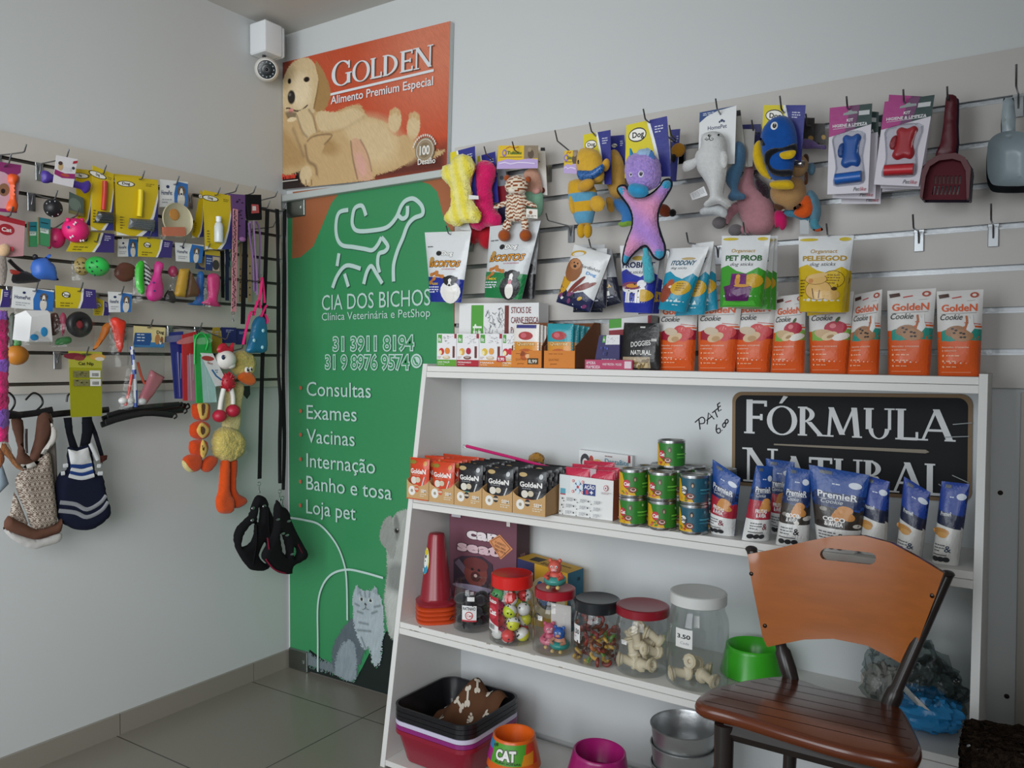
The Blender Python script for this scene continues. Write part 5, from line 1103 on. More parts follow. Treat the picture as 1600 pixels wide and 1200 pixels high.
# ================================================================== goods on the unit's shelves
def stand(name, label, cat, quad, n, d, group=None, yaw=0, dz=0, snap=True):
    """frame for something standing on shelf n with its face in the plane y=-d; quad = face corners bl, br, tr, tl in pixels"""
    k = K('R', d, (quad[0][0]+quad[1][0])/2, (quad[0][1]+quad[1][1])/2); k.o.z = zs(k.o.x, ZT[n])+.0006+dz
    q = [k.p(*p) for p in quad]; mz = 0 if snap else min(q[0][1], q[1][1]); c = math.cos(yaw); q = [(p[0]/c, p[1]-mz) for p in q]
    if snap: q = [(q[0][0], 0), (q[1][0], 0), q[2], q[3]]
    return thing(name, label, cat, k.o, yaw, group, SL if n else 0), k, q
def block(t, q, dep, col, art=None, top=None, right=None, name='box', kind='paper', topart=None, rart=None, y=0):
    """carton: face quad q (bl, br, tr, tl), depth dep, with printing on face / lid / right side"""
    g = G(); f = [(p[0], y, p[1]) for p in q]; b = [(p[0], y+dep, p[1]) for p in q]; V = f+b
    g.add(V, [(0, 1, 2, 3), (5, 4, 7, 6), (4, 0, 3, 7), (4, 5, 1, 0)], col); g.add(V, [(3, 2, 6, 7)], top or col); g.add(V, [(1, 5, 6, 2)], right or col)
    w, h = qsize(q)
    if art: art(Art(g, lambda u, v, e=0: (lambda c: (c[0], y-e, c[1]))(lerp(lerp(q[0], q[1], u), lerp(q[3], q[2], u), v)), w, h, sub=9))
    if topart: topart(Art(g, lambda u, v, e=0: tuple(Vector(lerp(lerp(f[3], f[2], u), lerp(b[3], b[2], u), v))+Vector((0, 0, e))), w, dep, sub=9))
    if rart: rart(Art(g, lambda u, v, e=0: tuple(Vector(lerp(lerp(f[1], b[1], u), lerp(f[2], b[2], u), v))+Vector((e, 0, 0))), dep, h, sub=9))
    return g.obj(name, kind, t, 20)
def tray_box(t, w, hf, hb, dep, col, face, art=None, name='carton', kind='kraft', curve=True, th=.0018):
    """open display carton: low cut-out front, sides rising to the back"""
    g = G(); x = w/2
    g.rbox((0, dep/2, .001), (w, dep, .002), col, 0, 0, 1); g.rbox((0, dep-th/2, hb/2), (w, th, hb), col, 0, 0, 1)
    for s_ in (-1, 1):
        P_ = [(0, 0), (dep, 0), (dep, hb), (dep*.75, hb), (dep*.2, hf*1.55), (0, hf*1.25)]
        g.loft([[(s_*(x-o), y, z) for y, z in (P_ if s_ > 0 else P_)] for o in (0, th)], col)
    n = 10; top = [(-x+w*i/n, hf*(1.25-.38*math.sin(PI*i/n)**.6) if curve else hf) for i in range(n+1)]
    g.slab([(-x, 0), (x, 0)]+top[::-1], -th, 0, face, sp=.03)
    if art: art(Art(g, lambda u, v, e=0: (-x+w*u, -th-e, hf*v), w, hf, sub=9))
    return g.obj(name, kind, t, 25)
# ---- top board ---------------------------------------------------------------------------------
z = zc(660, 460, 7.27)
def fit(base, f1, f2, f3, nm):
    def f(A):
        A.rect(0, 0, 1, .2, base); A.text(nm, .06, .10, .05, 'e8e8e8', 'l', .01, fit=.6); A.bars(.06, .05, 1, .5, .03, 'd6d8d4', 3); A.rect(.06, .72, .26, .97, '4f9a3a'); A.text('fit', .16, .76, .12, 'e6ece2', 'c', .02, fit=.14)
        for _ in range(16): x, y = .34+rng.random()*.5, .72+rng.random()*.22; A.line([(x, y), (x+rng.uniform(-.06, .06), y+rng.uniform(-.04, .04)), (x+.05, y)], .008, '8f9094'); A.l -= 1
        A.rect(.9, .86, 1, 1, '9c2034'); A.rect(.82, .26, .92, .62, '6a2a26'); A.ell(.25, .45, .1, .11, f1); A.ell(.2, .42, .06, .07, 'e8dca8'); A.ell(.55, .47, .09, .1, f2); A.ell(.5, .27, .14, .055, f3); A.ell(.5, .29, .1, .04, mixc(f3, 'ffffff', .3)); A.l += 2; A.bars(.06, .28, 2, .18, .04, 'b79a9a', 2)
    return f
fx = (682.5, 713.5, 748.5, 784.5, 809)
for i, (bs, a, b, c, nm, lb) in enumerate((('5c9a2e', 'c02f2a', 'd9822f', 'c9b48c', 'UVA MAÇÃ', 'small white fruit stick box with a lime green base, first on the top board'), ('a81f30', 'dba03c', 'b01f38', '6a3a2c', 'MORANGO', 'small white fruit stick box with a crimson base'), ('c9782c', 'd9b52c', 'dd9a4a', 'c9b090', 'MANGA', 'small white fruit stick box with an orange base and bananas'), ('cf8a34', 'c4283a', 'c4283a', 'c9b090', 'MAMÃO', 'small white fruit stick box with strawberries, half hidden by a carton'))):
    q = ((fx[i], 573+i*1.0), (fx[i+1]-.6, 574+i*1.0), (fx[i+1]-.6, 521.5), (fx[i], 521.5))
    t, k, q = stand('snack_box', lb, 'treat box', q, 1, .185, 'fruit stick boxes on the top board'); block(t, q, .05, 'e2e1e2', fit(bs, a, b, c, nm))
    if i == 2:
        card(t, k, ((776, 565), (790, 565), (789, 556), (777, 556)), 'b3273a', lambda A: A.text('9,90', .5, .2, .55, 'ececec', 'c', .02, fit=.75), 'price_tag', .003)
def big(A):
    A.rect(.16, .25, .32, .97, '4f9a3a'); A.text('fit', .24, .35, .34, 'e6ece2', 'c', .0, fit=.1); A.line([(.185, .62), (.3, .62)], .03, 'e6ece2')
    for _ in range(46): x, y = .34+rng.random()*.24, .3+rng.random()*.6; A.line([(x, y), (x+rng.uniform(-.03, .03), y+rng.uniform(-.08, .08)), (x+.02, y+rng.uniform(-.06, .06))], .012, '9a9b9f'); A.l -= 1
    A.l += 1; A.rect(.59, 0, .64, .96, '6e2c28'); A.rect(.565, .28, .65, .4, '9c2a34')
    for i, s_ in enumerate(('STICKS DE', 'CARNE FRESCA', 'PARA CÃES')): A.text(s_, .67, .84-.155*i, .1, '7a2a30', 'l', .005, fit=(.24, .33, .26)[i])
    A.rect(.67, .36, .72, .4, '4f9a3a'); A.rect(.685, .31, .705, .45, '4f9a3a'); A.bars(.06, .16, 1, .4, .08, '8f9094', 6); A.text('ipim', .07, .45, .06, '8a8c90', 'l', shear=.2, fit=.07)
    A.rect(.93, .42, 1.0, .5, 'a02a34')
t, k, q = stand('display_box', 'wide white meat stick display box standing behind the fruit stick boxes', 'treat box', ((716, 574), (841, 578), (841, 472), (717, 475)), 1, .10); block(t, q, .06, 'dfdfdf', big)
def sachet_art(c1, c2, face):
    def f(A):
        A.rect(0, .0, 1, 1, c1); A.rect(0, 0, 1, .58, c2); A.ell(.5, .72, .2, .1, 'a83a3c'); A.ell(.42, .73, .08, .06, 'c4606a'); A.rect(.12, .9, .9, .98, face); A.text('Quatree', .5, .5, .08, 'e6c68a', 'c', .02, fit=.7, out=('6a3312', .05)); A.ell(.5, .28, .24, .14, 'b5561e'); A.ell(.38, .3, .08, .06, '8a3d18'); A.ell(.65, .24, .1, .06, 'e0b080')
    return f
def orange_carton(lb, x0, x1, px_y, c1, face, lb2, lb3, tag_=False, dep=.16):
    k = K('R', .19, (x0+x1)/2, px_y); k.o.z = zs(k.o.x, ZT[1])+.0006; w = k.p(x1, px_y)[0]-k.p(x0, px_y)[0]
    t = thing('display_carton', lb, 'display carton', k.o, 0, 'cartons of sachets on the top board', SL)
    def a(A):
        A.rect(.04, .06, .96, .94, 'cf7f35'); A.bars(.15, .8, 1, .7, .08, '8a4a18', 4); A.text('QUATREE', .32, .42, .13, '8a4a18', 'c', fit=.34); A.text('gourmet', .32, .2, .1, '8a4a18', 'c', fit=.22)
        if tag_: A.rect(.55, .2, .9, .56, '4a3a22'); A.text('8,99', .72, .28, .2, 'd8d4c8', 'c', .02, fit=.28)
    tray_box(t, w, .052, .14, dep, '7c4a2c', 'cf7f35', a, curve=False)
    for i in range(5):
        s = thing('sachet', lb2 if i == 0 else lb3, 'wet food sachet', k.o+Vector((-.004+.003*i, (.012+.028*i)*dep/.16, .004)), 0, 'sachets in the orange cartons', SL)
        pack(s, ((-w*.42, 0), (w*.42, 0), (w*.42, .128-.002*i), (-w*.42, .13-.002*i)), .009*dep/.16, 'd9d4ce' if c1 == 'e2dcd6' else c1, sachet_art(c1, 'd08a2a', face), style='pillow', name='pouch', nu=8, nv=10)
orange_carton('orange and brown display carton with a price tag, beside the white box', 799, 846, 577, 'e2dcd6', '3a3a7c', 'white topped orange sachet at the front of the price tagged carton', 'sachets lined up behind the white topped one in the price tagged carton', True, .086)
orange_carton('orange and brown display carton filled with teal topped sachets', 850, 898, 578.5, '2a93a0', '2a93a0', 'teal topped sachet at the front of its orange carton', 'teal topped sachets lined up behind the front one in their carton')
z = zc(860, 360, 5)
def amora(A):
    A.rect(0, .32, 1, .95, '343062'); A.rect(.2, .78, .34, .97, '4f9a3a'); A.text('fit', .27, .82, .09, 'e6ece2', 'c', .02, fit=.08); A.rect(.36, .72, 1, 1, 'dcdcde')
    for _ in range(18): x, y = .4+rng.random()*.5, .76+rng.random()*.2; A.line([(x, y), (x+rng.uniform(-.05, .05), y+rng.uniform(-.04, .04))], .01, '8f9094'); A.l -= 1
    for _ in range(12): A.ell(.2+rng.random()*.3, .42+rng.random()*.28, .035, .035, rng.choice(['3f4a9a', '4a5cb8', '2c2a5c']))
    A.bars(.3, .28, 2, .6, .05, 'b9b4d0', 3)
t, k, q = stand('snack_box', 'purple berry snack box with a pink base in front of the black pouch', 'treat box', z((335, 1090), (538, 1090), (540, 815), (380, 820)), 1, .165); block(t, q, .05, '3a3360', amora); x_ = q[0][0]-.012; block(t, [(x_, 0), (x_+.15, 0), (x_+.15, .027), (x_, .027)], .008, 'b33c62', lambda A: (A.text('AMORA', .03, .5, .34, 'e6d4dc', 'l', .01, fit=.2), A.text('FRAMBOESA', .03, .06, .34, 'e6d4dc', 'l', .01, fit=.3), A.text('WHEY PROTEIN - MOUSSE', .38, .4, .26, 'e6d4dc', 'l', .01, fit=.4), A.rect(.84, .12, .98, .86, 'd8c4cc')), name='pink_base', y=-.03)
t, k, q = stand('snack_box', 'white and green stick box standing behind the black pouch', 'treat box', z((455, 1100), (780, 1100), (785, 660), (455, 700)), 1, .075, None); block(t, q, .05, 'dcdcdc', lambda A: (A.rect(0, .82, .3, 1, '4f9a3a'), A.rect(.92, .8, 1, 1, '8a2030'), A.rect(0, .6, .4, .78, '8a2a34')))
def black(A):
    A.poly([(.02, .28), (.1, .24), (.75, .26), (.98, .42), (.98, .98), (.02, .98)], '191819'); A.rect(.1, .02, .8, .26, 'a8967a'); 
    for _ in range(20): A.ell(.1+rng.random()*.65, .04+rng.random()*.18, .05, .03, rng.choice(['c9b48c', '8e7448', 'd8cdb4', '6e5834']), rng.randint(0, 90))
    A.text('DOGGIES', .56, .5, .11, 'c9c8c6', 'c', .03, fit=.52, rot=6); A.text('NATURAL', .58, .31, .1, 'd6d5d2', 'c', .03, fit=.52); A.rect(.5, .89, .64, .92, 'd2d2cf'); A.rect(.82, .6, .95, .66, 'b5b5b3')
t, k, q = stand('treat_pouch', 'black natural treat pouch with a clear window on the top board', 'treat pouch', z((545, 1050), (860, 1050), (850, 690), (575, 690)), 1, .16, None, 0, .03, False)
k.o.z -= .028; t.location.z -= .028; pack(t, q, .018, '222122', black, style='stand', name='pouch')
t, k, q = stand('snack_box', 'narrow dark maroon box between the black pouch and the cookie bags', 'treat box', z((775, 1105), (868, 1105), (868, 870), (790, 890)), 1, .115); block(t, q, .05, '5e2236', lambda A: A.bars(.7, .3, 4, .28, .09, 'd6b8c0', 1))
card(t, k, z((505, 1050), (590, 1045), (590, 1000), (510, 1005)), 'b3273a', lambda A: A.text('11,90', .5, .25, .5, 'ececec', 'c', .02, fit=.8), 'price_tag', .042)
def cookie(kind):
    fr, band = {'s': ('c9484c', '9c1f34'), 'a': ('b02840', '7cae4e'), 'c': ('9a6a4a', '2a8f80')}[kind]
    def f(A):
        A.rect(0, 0, 1, .42, 'd85a1f'); A.rect(0, .42, 1, .46, 'd85a1f' if kind != 's' else band)
        A.poly([(0, .40), (1, .40), (1, .54), (.8, .55), (.4, .52), (.2, .54), (0, .50)], band); A.poly([(0, .36), (1, .36), (1, .41), (.6, .42), (.3, .40), (0, .42)], 'd85a1f'); A.rect(.0, .37, .1, .52, 'd85a1f'); A.line([(.6, .565), (.85, .575), (1, .57)], .02, 'd85a1f'); A.line([(.62, .62), (.98, .6)], .008, 'c03a2a')
        if kind == 's':
            for x, y, r in ((.62, .53, .085), (.8, .5, .08), (.72, .45, .07)): A.ell(x, y, r, r*.9, fr); A.l -= 1
            A.ell(.66, .55, .04, .03, 'e08a86'); A.ell(.5, .44, .1, .06, 'd2b692', 20); A.ell(.38, .52, .09, .05, 'cbb9a0', -10); A.ell(.52, .42, .05, .035, 'b8946a')
        elif kind == 'a':
            A.ell(.66, .56, .12, .085, fr); A.ell(.6, .585, .035, .03, 'd87a80'); A.ell(.7, .66, .04, .018, '4a5a2a', 60); A.ell(.44, .48, .13, .06, 'c9ab84', -15); A.ell(.54, .46, .09, .05, 'dac29c', 20); A.ell(.8, .45, .09, .045, 'e6e2da', 15); A.ell(.56, .455, .04, .02, 'a8845a', 20)
        else:
            A.ell(.42, .52, .1, .065, '9a7050', 10); A.ell(.58, .47, .11, .07, 'a67c58', -5)
            for x, y in ((.36, .55), (.44, .53), (.4, .5), (.55, .5), (.62, .49), (.56, .45), (.64, .45)): A.ell(x, y, .016, .012, '2e1c14'); A.l -= 1
            A.poly([(.66, .54), (.72, .62), (.7, .7), (.76, .66), (.8, .72), (.82, .62), (.86, .56), (.78, .5)], 'e4e4e2'); A.line([(.64, .52), (.68, .64), (.66, .7)], .02, 'b5683c')
        A.text('GoldeN', .5, .755, .085, 'd8591f', 'c', .022, fit=.78); A.line([(.1, .725), (.88, .735)], .005, '8a8a88'); A.text('Cookie', .33, .655, .07, '2a2a2c', 'c', .006, shear=.3, fit=.5)
        A.poly([(.06, .91), (.28, .925), (.26, .965), (.04, .955)], '4a3028'); A.line([(.34, .91), (.54, .925)], .012, 'c0403a'); A.ell(.82, .94, .04, .032, 'a8442e'); A.ell(.82, .94, .02, .016, 'e0d4cc'); A.line([(.66, .875), (.84, .88)], .005, 'b9b9b7')
        A.text('biscoito crocante', .12, .325, .022, 'f0c9b0', 'l', .01, fit=.62); A.text('e saboroso', .12, .285, .022, 'f0c9b0', 'l', .01, fit=.34)
        for i in range(3): A.ell(.15, .235-.065*i, .012, .012, 'f0b892'); A.bars(.22, .23-.065*i, 1, .42, .025, 'f0b892', 3)
        A.line([(.1, .04), (.8, .045)], .005, 'f0b892')
    return f
for i, (q, kd2, lb) in enumerate(((((1031, 581), (1085, 582), (1091, 462), (1030, 464)), 's', 'strawberry cookie bag standing at the row start beside the black pouch'),
    (((1092, 582), (1148, 583), (1160, 458), (1090, 462)), 's', 'strawberry cookie bag, second in its row, below the teal pouches'), (((1150, 583), (1202, 585), (1215, 455), (1146, 460)), 's', 'strawberry cookie bag standing under the green pouches'),
    (((1204, 585), (1257, 586), (1258, 458), (1212, 464)), 'a', 'red apple cookie bag seen whole between the green and yellow pouches'), (((1266, 587), (1325, 588), (1333, 455), (1262, 460)), 'a', 'red apple cookie bag standing under the yellow pouch'),
    (((1324, 587), (1373, 590), (1377, 452), (1334, 461)), 'c', 'chocolate chip cookie bag half hidden behind the yellow pouch'), (((1388, 590), (1453, 592), (1461, 450), (1385, 455)), 'c', 'chocolate chip cookie bag facing forward, next to last in the row'), (((1466, 592), (1531, 594), (1535, 452), (1462, 456)), 'c', 'chocolate chip cookie bag at the right end of the top board'))):
    if 'right' in lb: lb = 'chocolate chip cookie bag standing last, against the unit\'s end panel'
    t, k, q = stand('cookie_bag', lb, 'cookie bag', q, 1, .128+(i % 2)*.016, 'orange and white cookie bags on the top board'); pack(t, q, .026, 'd9d7d4', cookie(kd2), name='pouch', sub=.1, kind='print')
# ---- second shelf: kraft cartons of sachets ------------------------------------------------------------
def gsachet(bl, acc):
    def f(A):
        A.text('GoldeN', .5, .62, .12, 'e8e6e2', 'c', .03, fit=.78); A.bars(.2, .57, 1, .55, .05, 'c98a74' if not bl else '8a8c90', 5); A.ell(.22, .9, .12, .05, '8a7a30' if not bl else 'b9a070'); A.ell(.85, .88, .05, .06, 'c98a3a' if not bl else 'b0b2b4'); A.rect(.04, .1, .55, .34, acc); A.bars(.1, .28, 2, .36, .08, 'e6e0da', 2); A.ell(.3, .45, .1, .09, 'd8d2c6'); A.ell(.52, .47, .08, .07, 'c9bda6'); A.ell(.74, .2, .16, .12, 'a8a9aa'); A.ell(.74, .24, .12, .06, 'd9d9d6'); A.line([(.72, .3), (.84, .55)], .03, 'c4c4c2')
    return f
XE = (.906, .996, 1.094, 1.198, 1.306, 1.418)
names = ('orange', 'orange', 'black', 'black', 'black'); lbs = ('kraft carton of orange sachets at the unit\'s end panel', 'kraft carton of orange sachets with a dark red label, second in the row', 'kraft carton holding black sachets with a mint label', 'kraft carton holding black sachets with an orange label', 'kraft carton holding black sachets with a red label, beside the white box')
fronts = ('orange red sachet at the front of the first kraft carton', 'orange red sachet with a dark red label at a carton front', 'black sachet with a mint green label at its carton front', 'black sachet with an orange label at its carton front', 'black sachet with a red label at its carton front')
acc = ('c9ab7c', '9c2038', '4ab8a8', 'd9783c', 'b02a30')
for i in range(5):
    w = XE[i+1]-XE[i]-.002; cx = (XE[i]+XE[i+1])/2; o = Vector((cx, -.318, zs(cx, ZT[2])+.0007)); t = thing('display_carton', lbs[i], 'display carton', o, 0, 'kraft cartons on the second shelf', SL)
    def a(A):
        A.ell(.24, .55, .28, .3, 'e0ded8'); A.ell(.24, .55, .1, .1, '9a8e78'); c2 = 'cf5a3c' if i < 2 else '2c2e34'; A.ell(.46, .68, .18, .2, c2); A.rect(.38, .62, .54, .74, 'c9b8a0'); A.text('SEM', .78, .5, .2, 'e6e2da', 'c', .02, fit=.24); A.bars(.62, .36, 2, .32, .12, 'd8ccb4', 3)
        if i == 0: A.rect(0, 0, 1, .07, 'c4532a')
    tray_box(t, w, .05, .105, .22, 'b08a5c' if i < 4 else 'a8845a', 'c09a68', a)
    hue = 'c9401f' if i < 2 else '1b1b1f'
    for j in range(6):
        lb = fronts[i] if j == 0 else ('orange red sachets packed behind the front one in the first kraft carton', 'orange red sachets packed behind the dark red labelled one', 'black sachets packed behind the mint labelled one', 'black sachets packed behind the orange labelled one', 'black sachets packed behind the red labelled one')[i]
        s = thing('sachet', lb, 'wet food sachet', o+Vector((rng.uniform(-.004, .004), .013+.032*j, .003)), 0, 'sachets in kraft cartons', SL+rng.uniform(-.014, .014)); hh = .128-rng.random()*.008
        pack(s, ((-w*.43, 0), (w*.43, 0), (w*.44, hh), (-w*.44, hh)), .010, hue, gsachet(i > 1, acc[i]), style='pillow', name='pouch', nu=8, nv=10)
# pink wand lying over the sachets
a_, b_ = onY(729, 697, -.13), onY(873, 734, -.20)
t = thing('cat_wand', 'hot pink feather wand lying across the black sachets', 'cat toy', a_); g = G(); d = b_-a_; g.tube([(0, 0, 0), tuple(d*.5+Vector((0, 0, .001))), tuple(d)], [.0055, .005, .004], 'c4246c', 10); g.obj('stick', 'plastic', t)
g = G(); g.tube([(-.002, 0, 0), (-.012, 0, .004), (-.016, 0, -.004), (-.006, -.002, -.008), (-.001, 0, -.001)], .0012, 'c9cacc', 6); g.obj('wire_loop', 'metal', t)
c = onY(838, 719, -.11)-a_; g = G(); g.ell(tuple(c), (.026, .022, .022), 'a8782a', None, 22, 14, .14); g.obj('pompom', 'fur', t)
# white box with red and white pouches
def acao(A):
    A.rect(0, .55, .2, 1, 'd3d9da'); A.rect(.02, .5, .12, .66, '5aa0b4'); A.rect(.02, .5, .12, .53, 'b03a44'); A.rect(.45, .56, .68, .84, '2a3c7a'); A.text('AÇÃO', .57, .72, .09, 'ececee', 'c', .03, fit=.19); A.text('B', .53, .59, .1, 'd84a5a', 'c', .03); A.text('+', .61, .58, .12, 'ececee', 'c', .04)
    A.ell(.36, .74, .11, .13, '33507a'); 
    for x, y in ((.36, .84), (.36, .64), (.3, .74), (.42, .74), (.36, .74)): A.ell(x, y, .05, .07, 'cfe0ea')
    A.ell(.36, .74, .035, .04, 'c03a44')
    for x, y in ((.27, .88), (.45, .88), (.27, .62), (.45, .62)): A.ell(x, y, .03, .035, 'd0505a'); A.ell(x, y, .015, .017, 'ececee')
    A.ell(.88, .8, .06, .075, 'b04a5c'); A.ell(.88, .8, .045, .058, 'e2e2e2'); A.ell(.88, .8, .02, .025, 'b04a5c'); A.bars(.8, .68, 2, .18, .03, 'b9a4a8', 3)
    for r in range(3):
        for x in (.04, .3, .56): A.ell(x+rng.random()*.05, .42-r*.16, .02, .022, '3a3c44'); A.ell(x+.07, .36-r*.16, .014, .016, '3a3c44'); A.bars(x+.12, .44-r*.16, 3, .12, .03, 'a0a2a8', 2)
k = K('R', .255, 916, 812); k.o.z = zs(k.o.x, ZT[2])+.0006; q = [k.p(*p) for p in ((873, 807), (957, 815), (958, 758), (874, 750))]; q = [(q[0][0], 0), (q[1][0], 0), (q[2][0], .112), (q[3][0], .116)]
t = thing('display_carton', 'white cardboard display box with a blue cross emblem and red white pouches', 'display carton', k.o, 0, None, SL); w = q[1][0]-q[0][0]; 
g = G(); block(t, q, .0015, 'dfe0df', acao, name='front'); block(t, [(q[0][0], 0), (q[1][0], 0), (q[1][0], .125), (q[0][0], .125)], .0015, '8a5a44', name='back', y=.15)
for x in (q[0][0], q[1][0]-.0015): g = G(); g.loft([[(x+o, y, v) for y, v in ((.0016, 0), (.1485, 0), (.1485, .12), (.0016, .112))] for o in (0, .0015)], 'c9c4bc' if x < 0 else 'a0563c'); g.obj('side', 'kraft', t, 20)
def redw(A): A.rect(0, .74, 1, 1, 'c22a4a'); A.bars(.2, .6, 2, .4, .06, '8a3a44', 2); A.ell(.72, .55, .06, .05, '2a3c7a'); A.ell(.82, .57, .05, .05, '2a3c7a')
for i, (x, y, w_, hh, tl) in enumerate(((-.036, .02, .08, .134, .0), (.038, .026, .078, .131, .0), (-.034, .055, .08, .14, .0), (.034, .062, .08, .137, .0), (-.01, .1, .1, .146, .0))):
    s = thing('treat_pouch', ('red topped white pouch at the front of the white carton, by the kraft cartons', 'red topped white pouch at the front of the white carton, by the cans', 'red topped white pouches packed behind the front pair', 'red topped white pouches packed behind the front pair', 'red topped white pouches packed behind the front pair')[i], 'treat pouch', k.o+Vector((x, y, .003)), 0, 'red and white pouches in the white carton', tl); pack(s, ((-w_/2, 0), (w_/2, 0), (w_/2, hh), (-w_/2, hh)), .011, 'd6d6d8', redw, style='pillow', name='pouch', nu=8, nv=8)
card(t, k, ((908, 752), (930, 754), (931, 733), (909, 731)), 'b8a8ac', lambda A: A.bars(.1, .8, 3, .3, .2, '9c2a3c', 1), 'price_tag', -.018)
t, k, q = stand('snack_box', 'white dental treat box with a husky standing against the back panel', 'treat box', ((903, 770), (988, 780), (987, 712), (904, 703)), 2, .045)
block(t, q, .018, 'dfe0e0', lambda A: (A.ell(.12, .8, .1, .14, '3c3a40'), A.ell(.12, .76, .06, .09, 'e2e0de'), A.ell(.12, .72, .02, .025, '1a1a1c'), A.ell(.24, .82, .05, .1, 'b5483c'), A.ell(.36, .76, .12, .1, 'd9a860'), A.ell(.36, .76, .05, .04, 'b88440'), A.text('DentaBite', .5, .8, .1, '2f86a0', 'l', .004, fit=.44), A.bars(.5, .93, 1, .2, .04, '8a5a60', 3), A.rect(.74, .6, .92, .64, 'a83a44'), A.rect(.93, .86, .97, 1, '9c2034')))
# cans
def can(kind, loc, label):
    t = thing('food_can', label, 'can', loc, rng.uniform(-.25, .25), 'cans of wet food')
    g = G(); r, h = .0375, .076; g.lathe([(0, .001), (r-.004, .001), (r-.002, 0), (r, .002), (r, .005), (r-.0012, .006), (r-.0012, h-.006), (r, h-.005), (r, h-.001), (r-.002, h), (r-.004, h-.004), (.024, h-.0045), (.0, h-.004)], 'c2c4c5', 32); g.obj('can_body', 'metal', t, 50)
    g = G(); S = lambda u, v, e=0: (lambda a: ((r-.0006+e)*math.sin(a), -(r-.0006+e)*math.cos(a), .0075+v*(h-.015)))((u-.42)*2*PI)
    g.sheet(S, 40, 2, '2c7a2a' if kind else '20566a'); A = Art(g, S, 2*PI*r, h-.015, sub=.04, eps=.0002)
    y = 'd8a81c'; u0 = .33
    A.poly([(u0-.04, 0), (u0+.17, 0), (u0+.16, .1), (u0+.05, .3), (u0+.02, .5), (u0-.03, .9), (u0-.04, .9)], y); A.rect(.12, 0, u0-.04, 1, y); A.poly([(u0-.05, 0), (u0+.08, 0), (u0+.0, .95), (u0-.05, 1)], y)
    A.ell(u0+.06, .5, .17, .19, 'b5283c' if kind else '26282c'); A.ell(u0+.06, .5, .15, .165, 'c43a4c' if kind else 'e6e4de'); A.text('Cat' if kind else 'Dog', u0+.065, .43, .15, 'ececea' if kind else '26282c', 'c', .04, fit=.075)
    A.ell(u0+.16, .72, .08, .12, '5a4a3c' if kind else '1c1a1c'); A.ell(u0+.16, .7, .04, .07, 'a8947c' if kind else 'c9a88a'); A.ell(u0+.13, .25, .2, .13, '8a3a2c'); A.ell(u0+.14, .26, .12, .07, 'e2ded6'); A.ell(u0+.14, .27, .09, .05, '6a3320')
    for _ in range(6): A.ell(u0-.01+rng.random()*.12, .06+rng.random()*.16, .05, .04, rng.choice(['d06a6a', 'c04a3c', 'd9a030', '4a8a34']))
    A.rect(u0+.24, .5, u0+.38, .56, '6abf4e' if kind else '4a94a8'); A.rect(u0+.24, .35, u0+.36, .42, '4aa03a' if kind else '2f7488'); A.ell(u0+.3, .84, .05, .06, '8ab87a' if kind else '5a8fa0')
    g.obj('label', 'print', t, 50)
cols = [(onY(988, 800, -.265).x, 1), (onY(1034, 800, -.265).x, 1), (onY(1081, 800, -.265).x+.004, 0)]
for ci, (x, kd2) in enumerate(cols):
    for r in range(3):
        for lv in range(2):
            nm = ('green cat food can', 'green cat food can', 'blue dog food can')[ci]; st = ('beside the white box', 'in the middle stack', 'nearest the blue cookie pouches')[ci]
            lb = f"{nm} {st}, {('front lower', 'front upper')[lv]}" if r == 0 else (f"{nm} {st}, upper layer, {('', 'second from front', 'at the back')[r]}" if lv else f"{nm} {st}, hidden lower layer behind the front")
            y_ = -.262+.079*r; x_ = x+.012*r; can(kd2, (x_, y_, zs(x_, ZT[2])+.001+.0765*lv), lb)
x_ = cols[1][0]-.006; can(1, (x_, -.185, zs(x_, ZT[2])+.002+.0765*2), 'green cat food can standing alone on top of the can stacks')
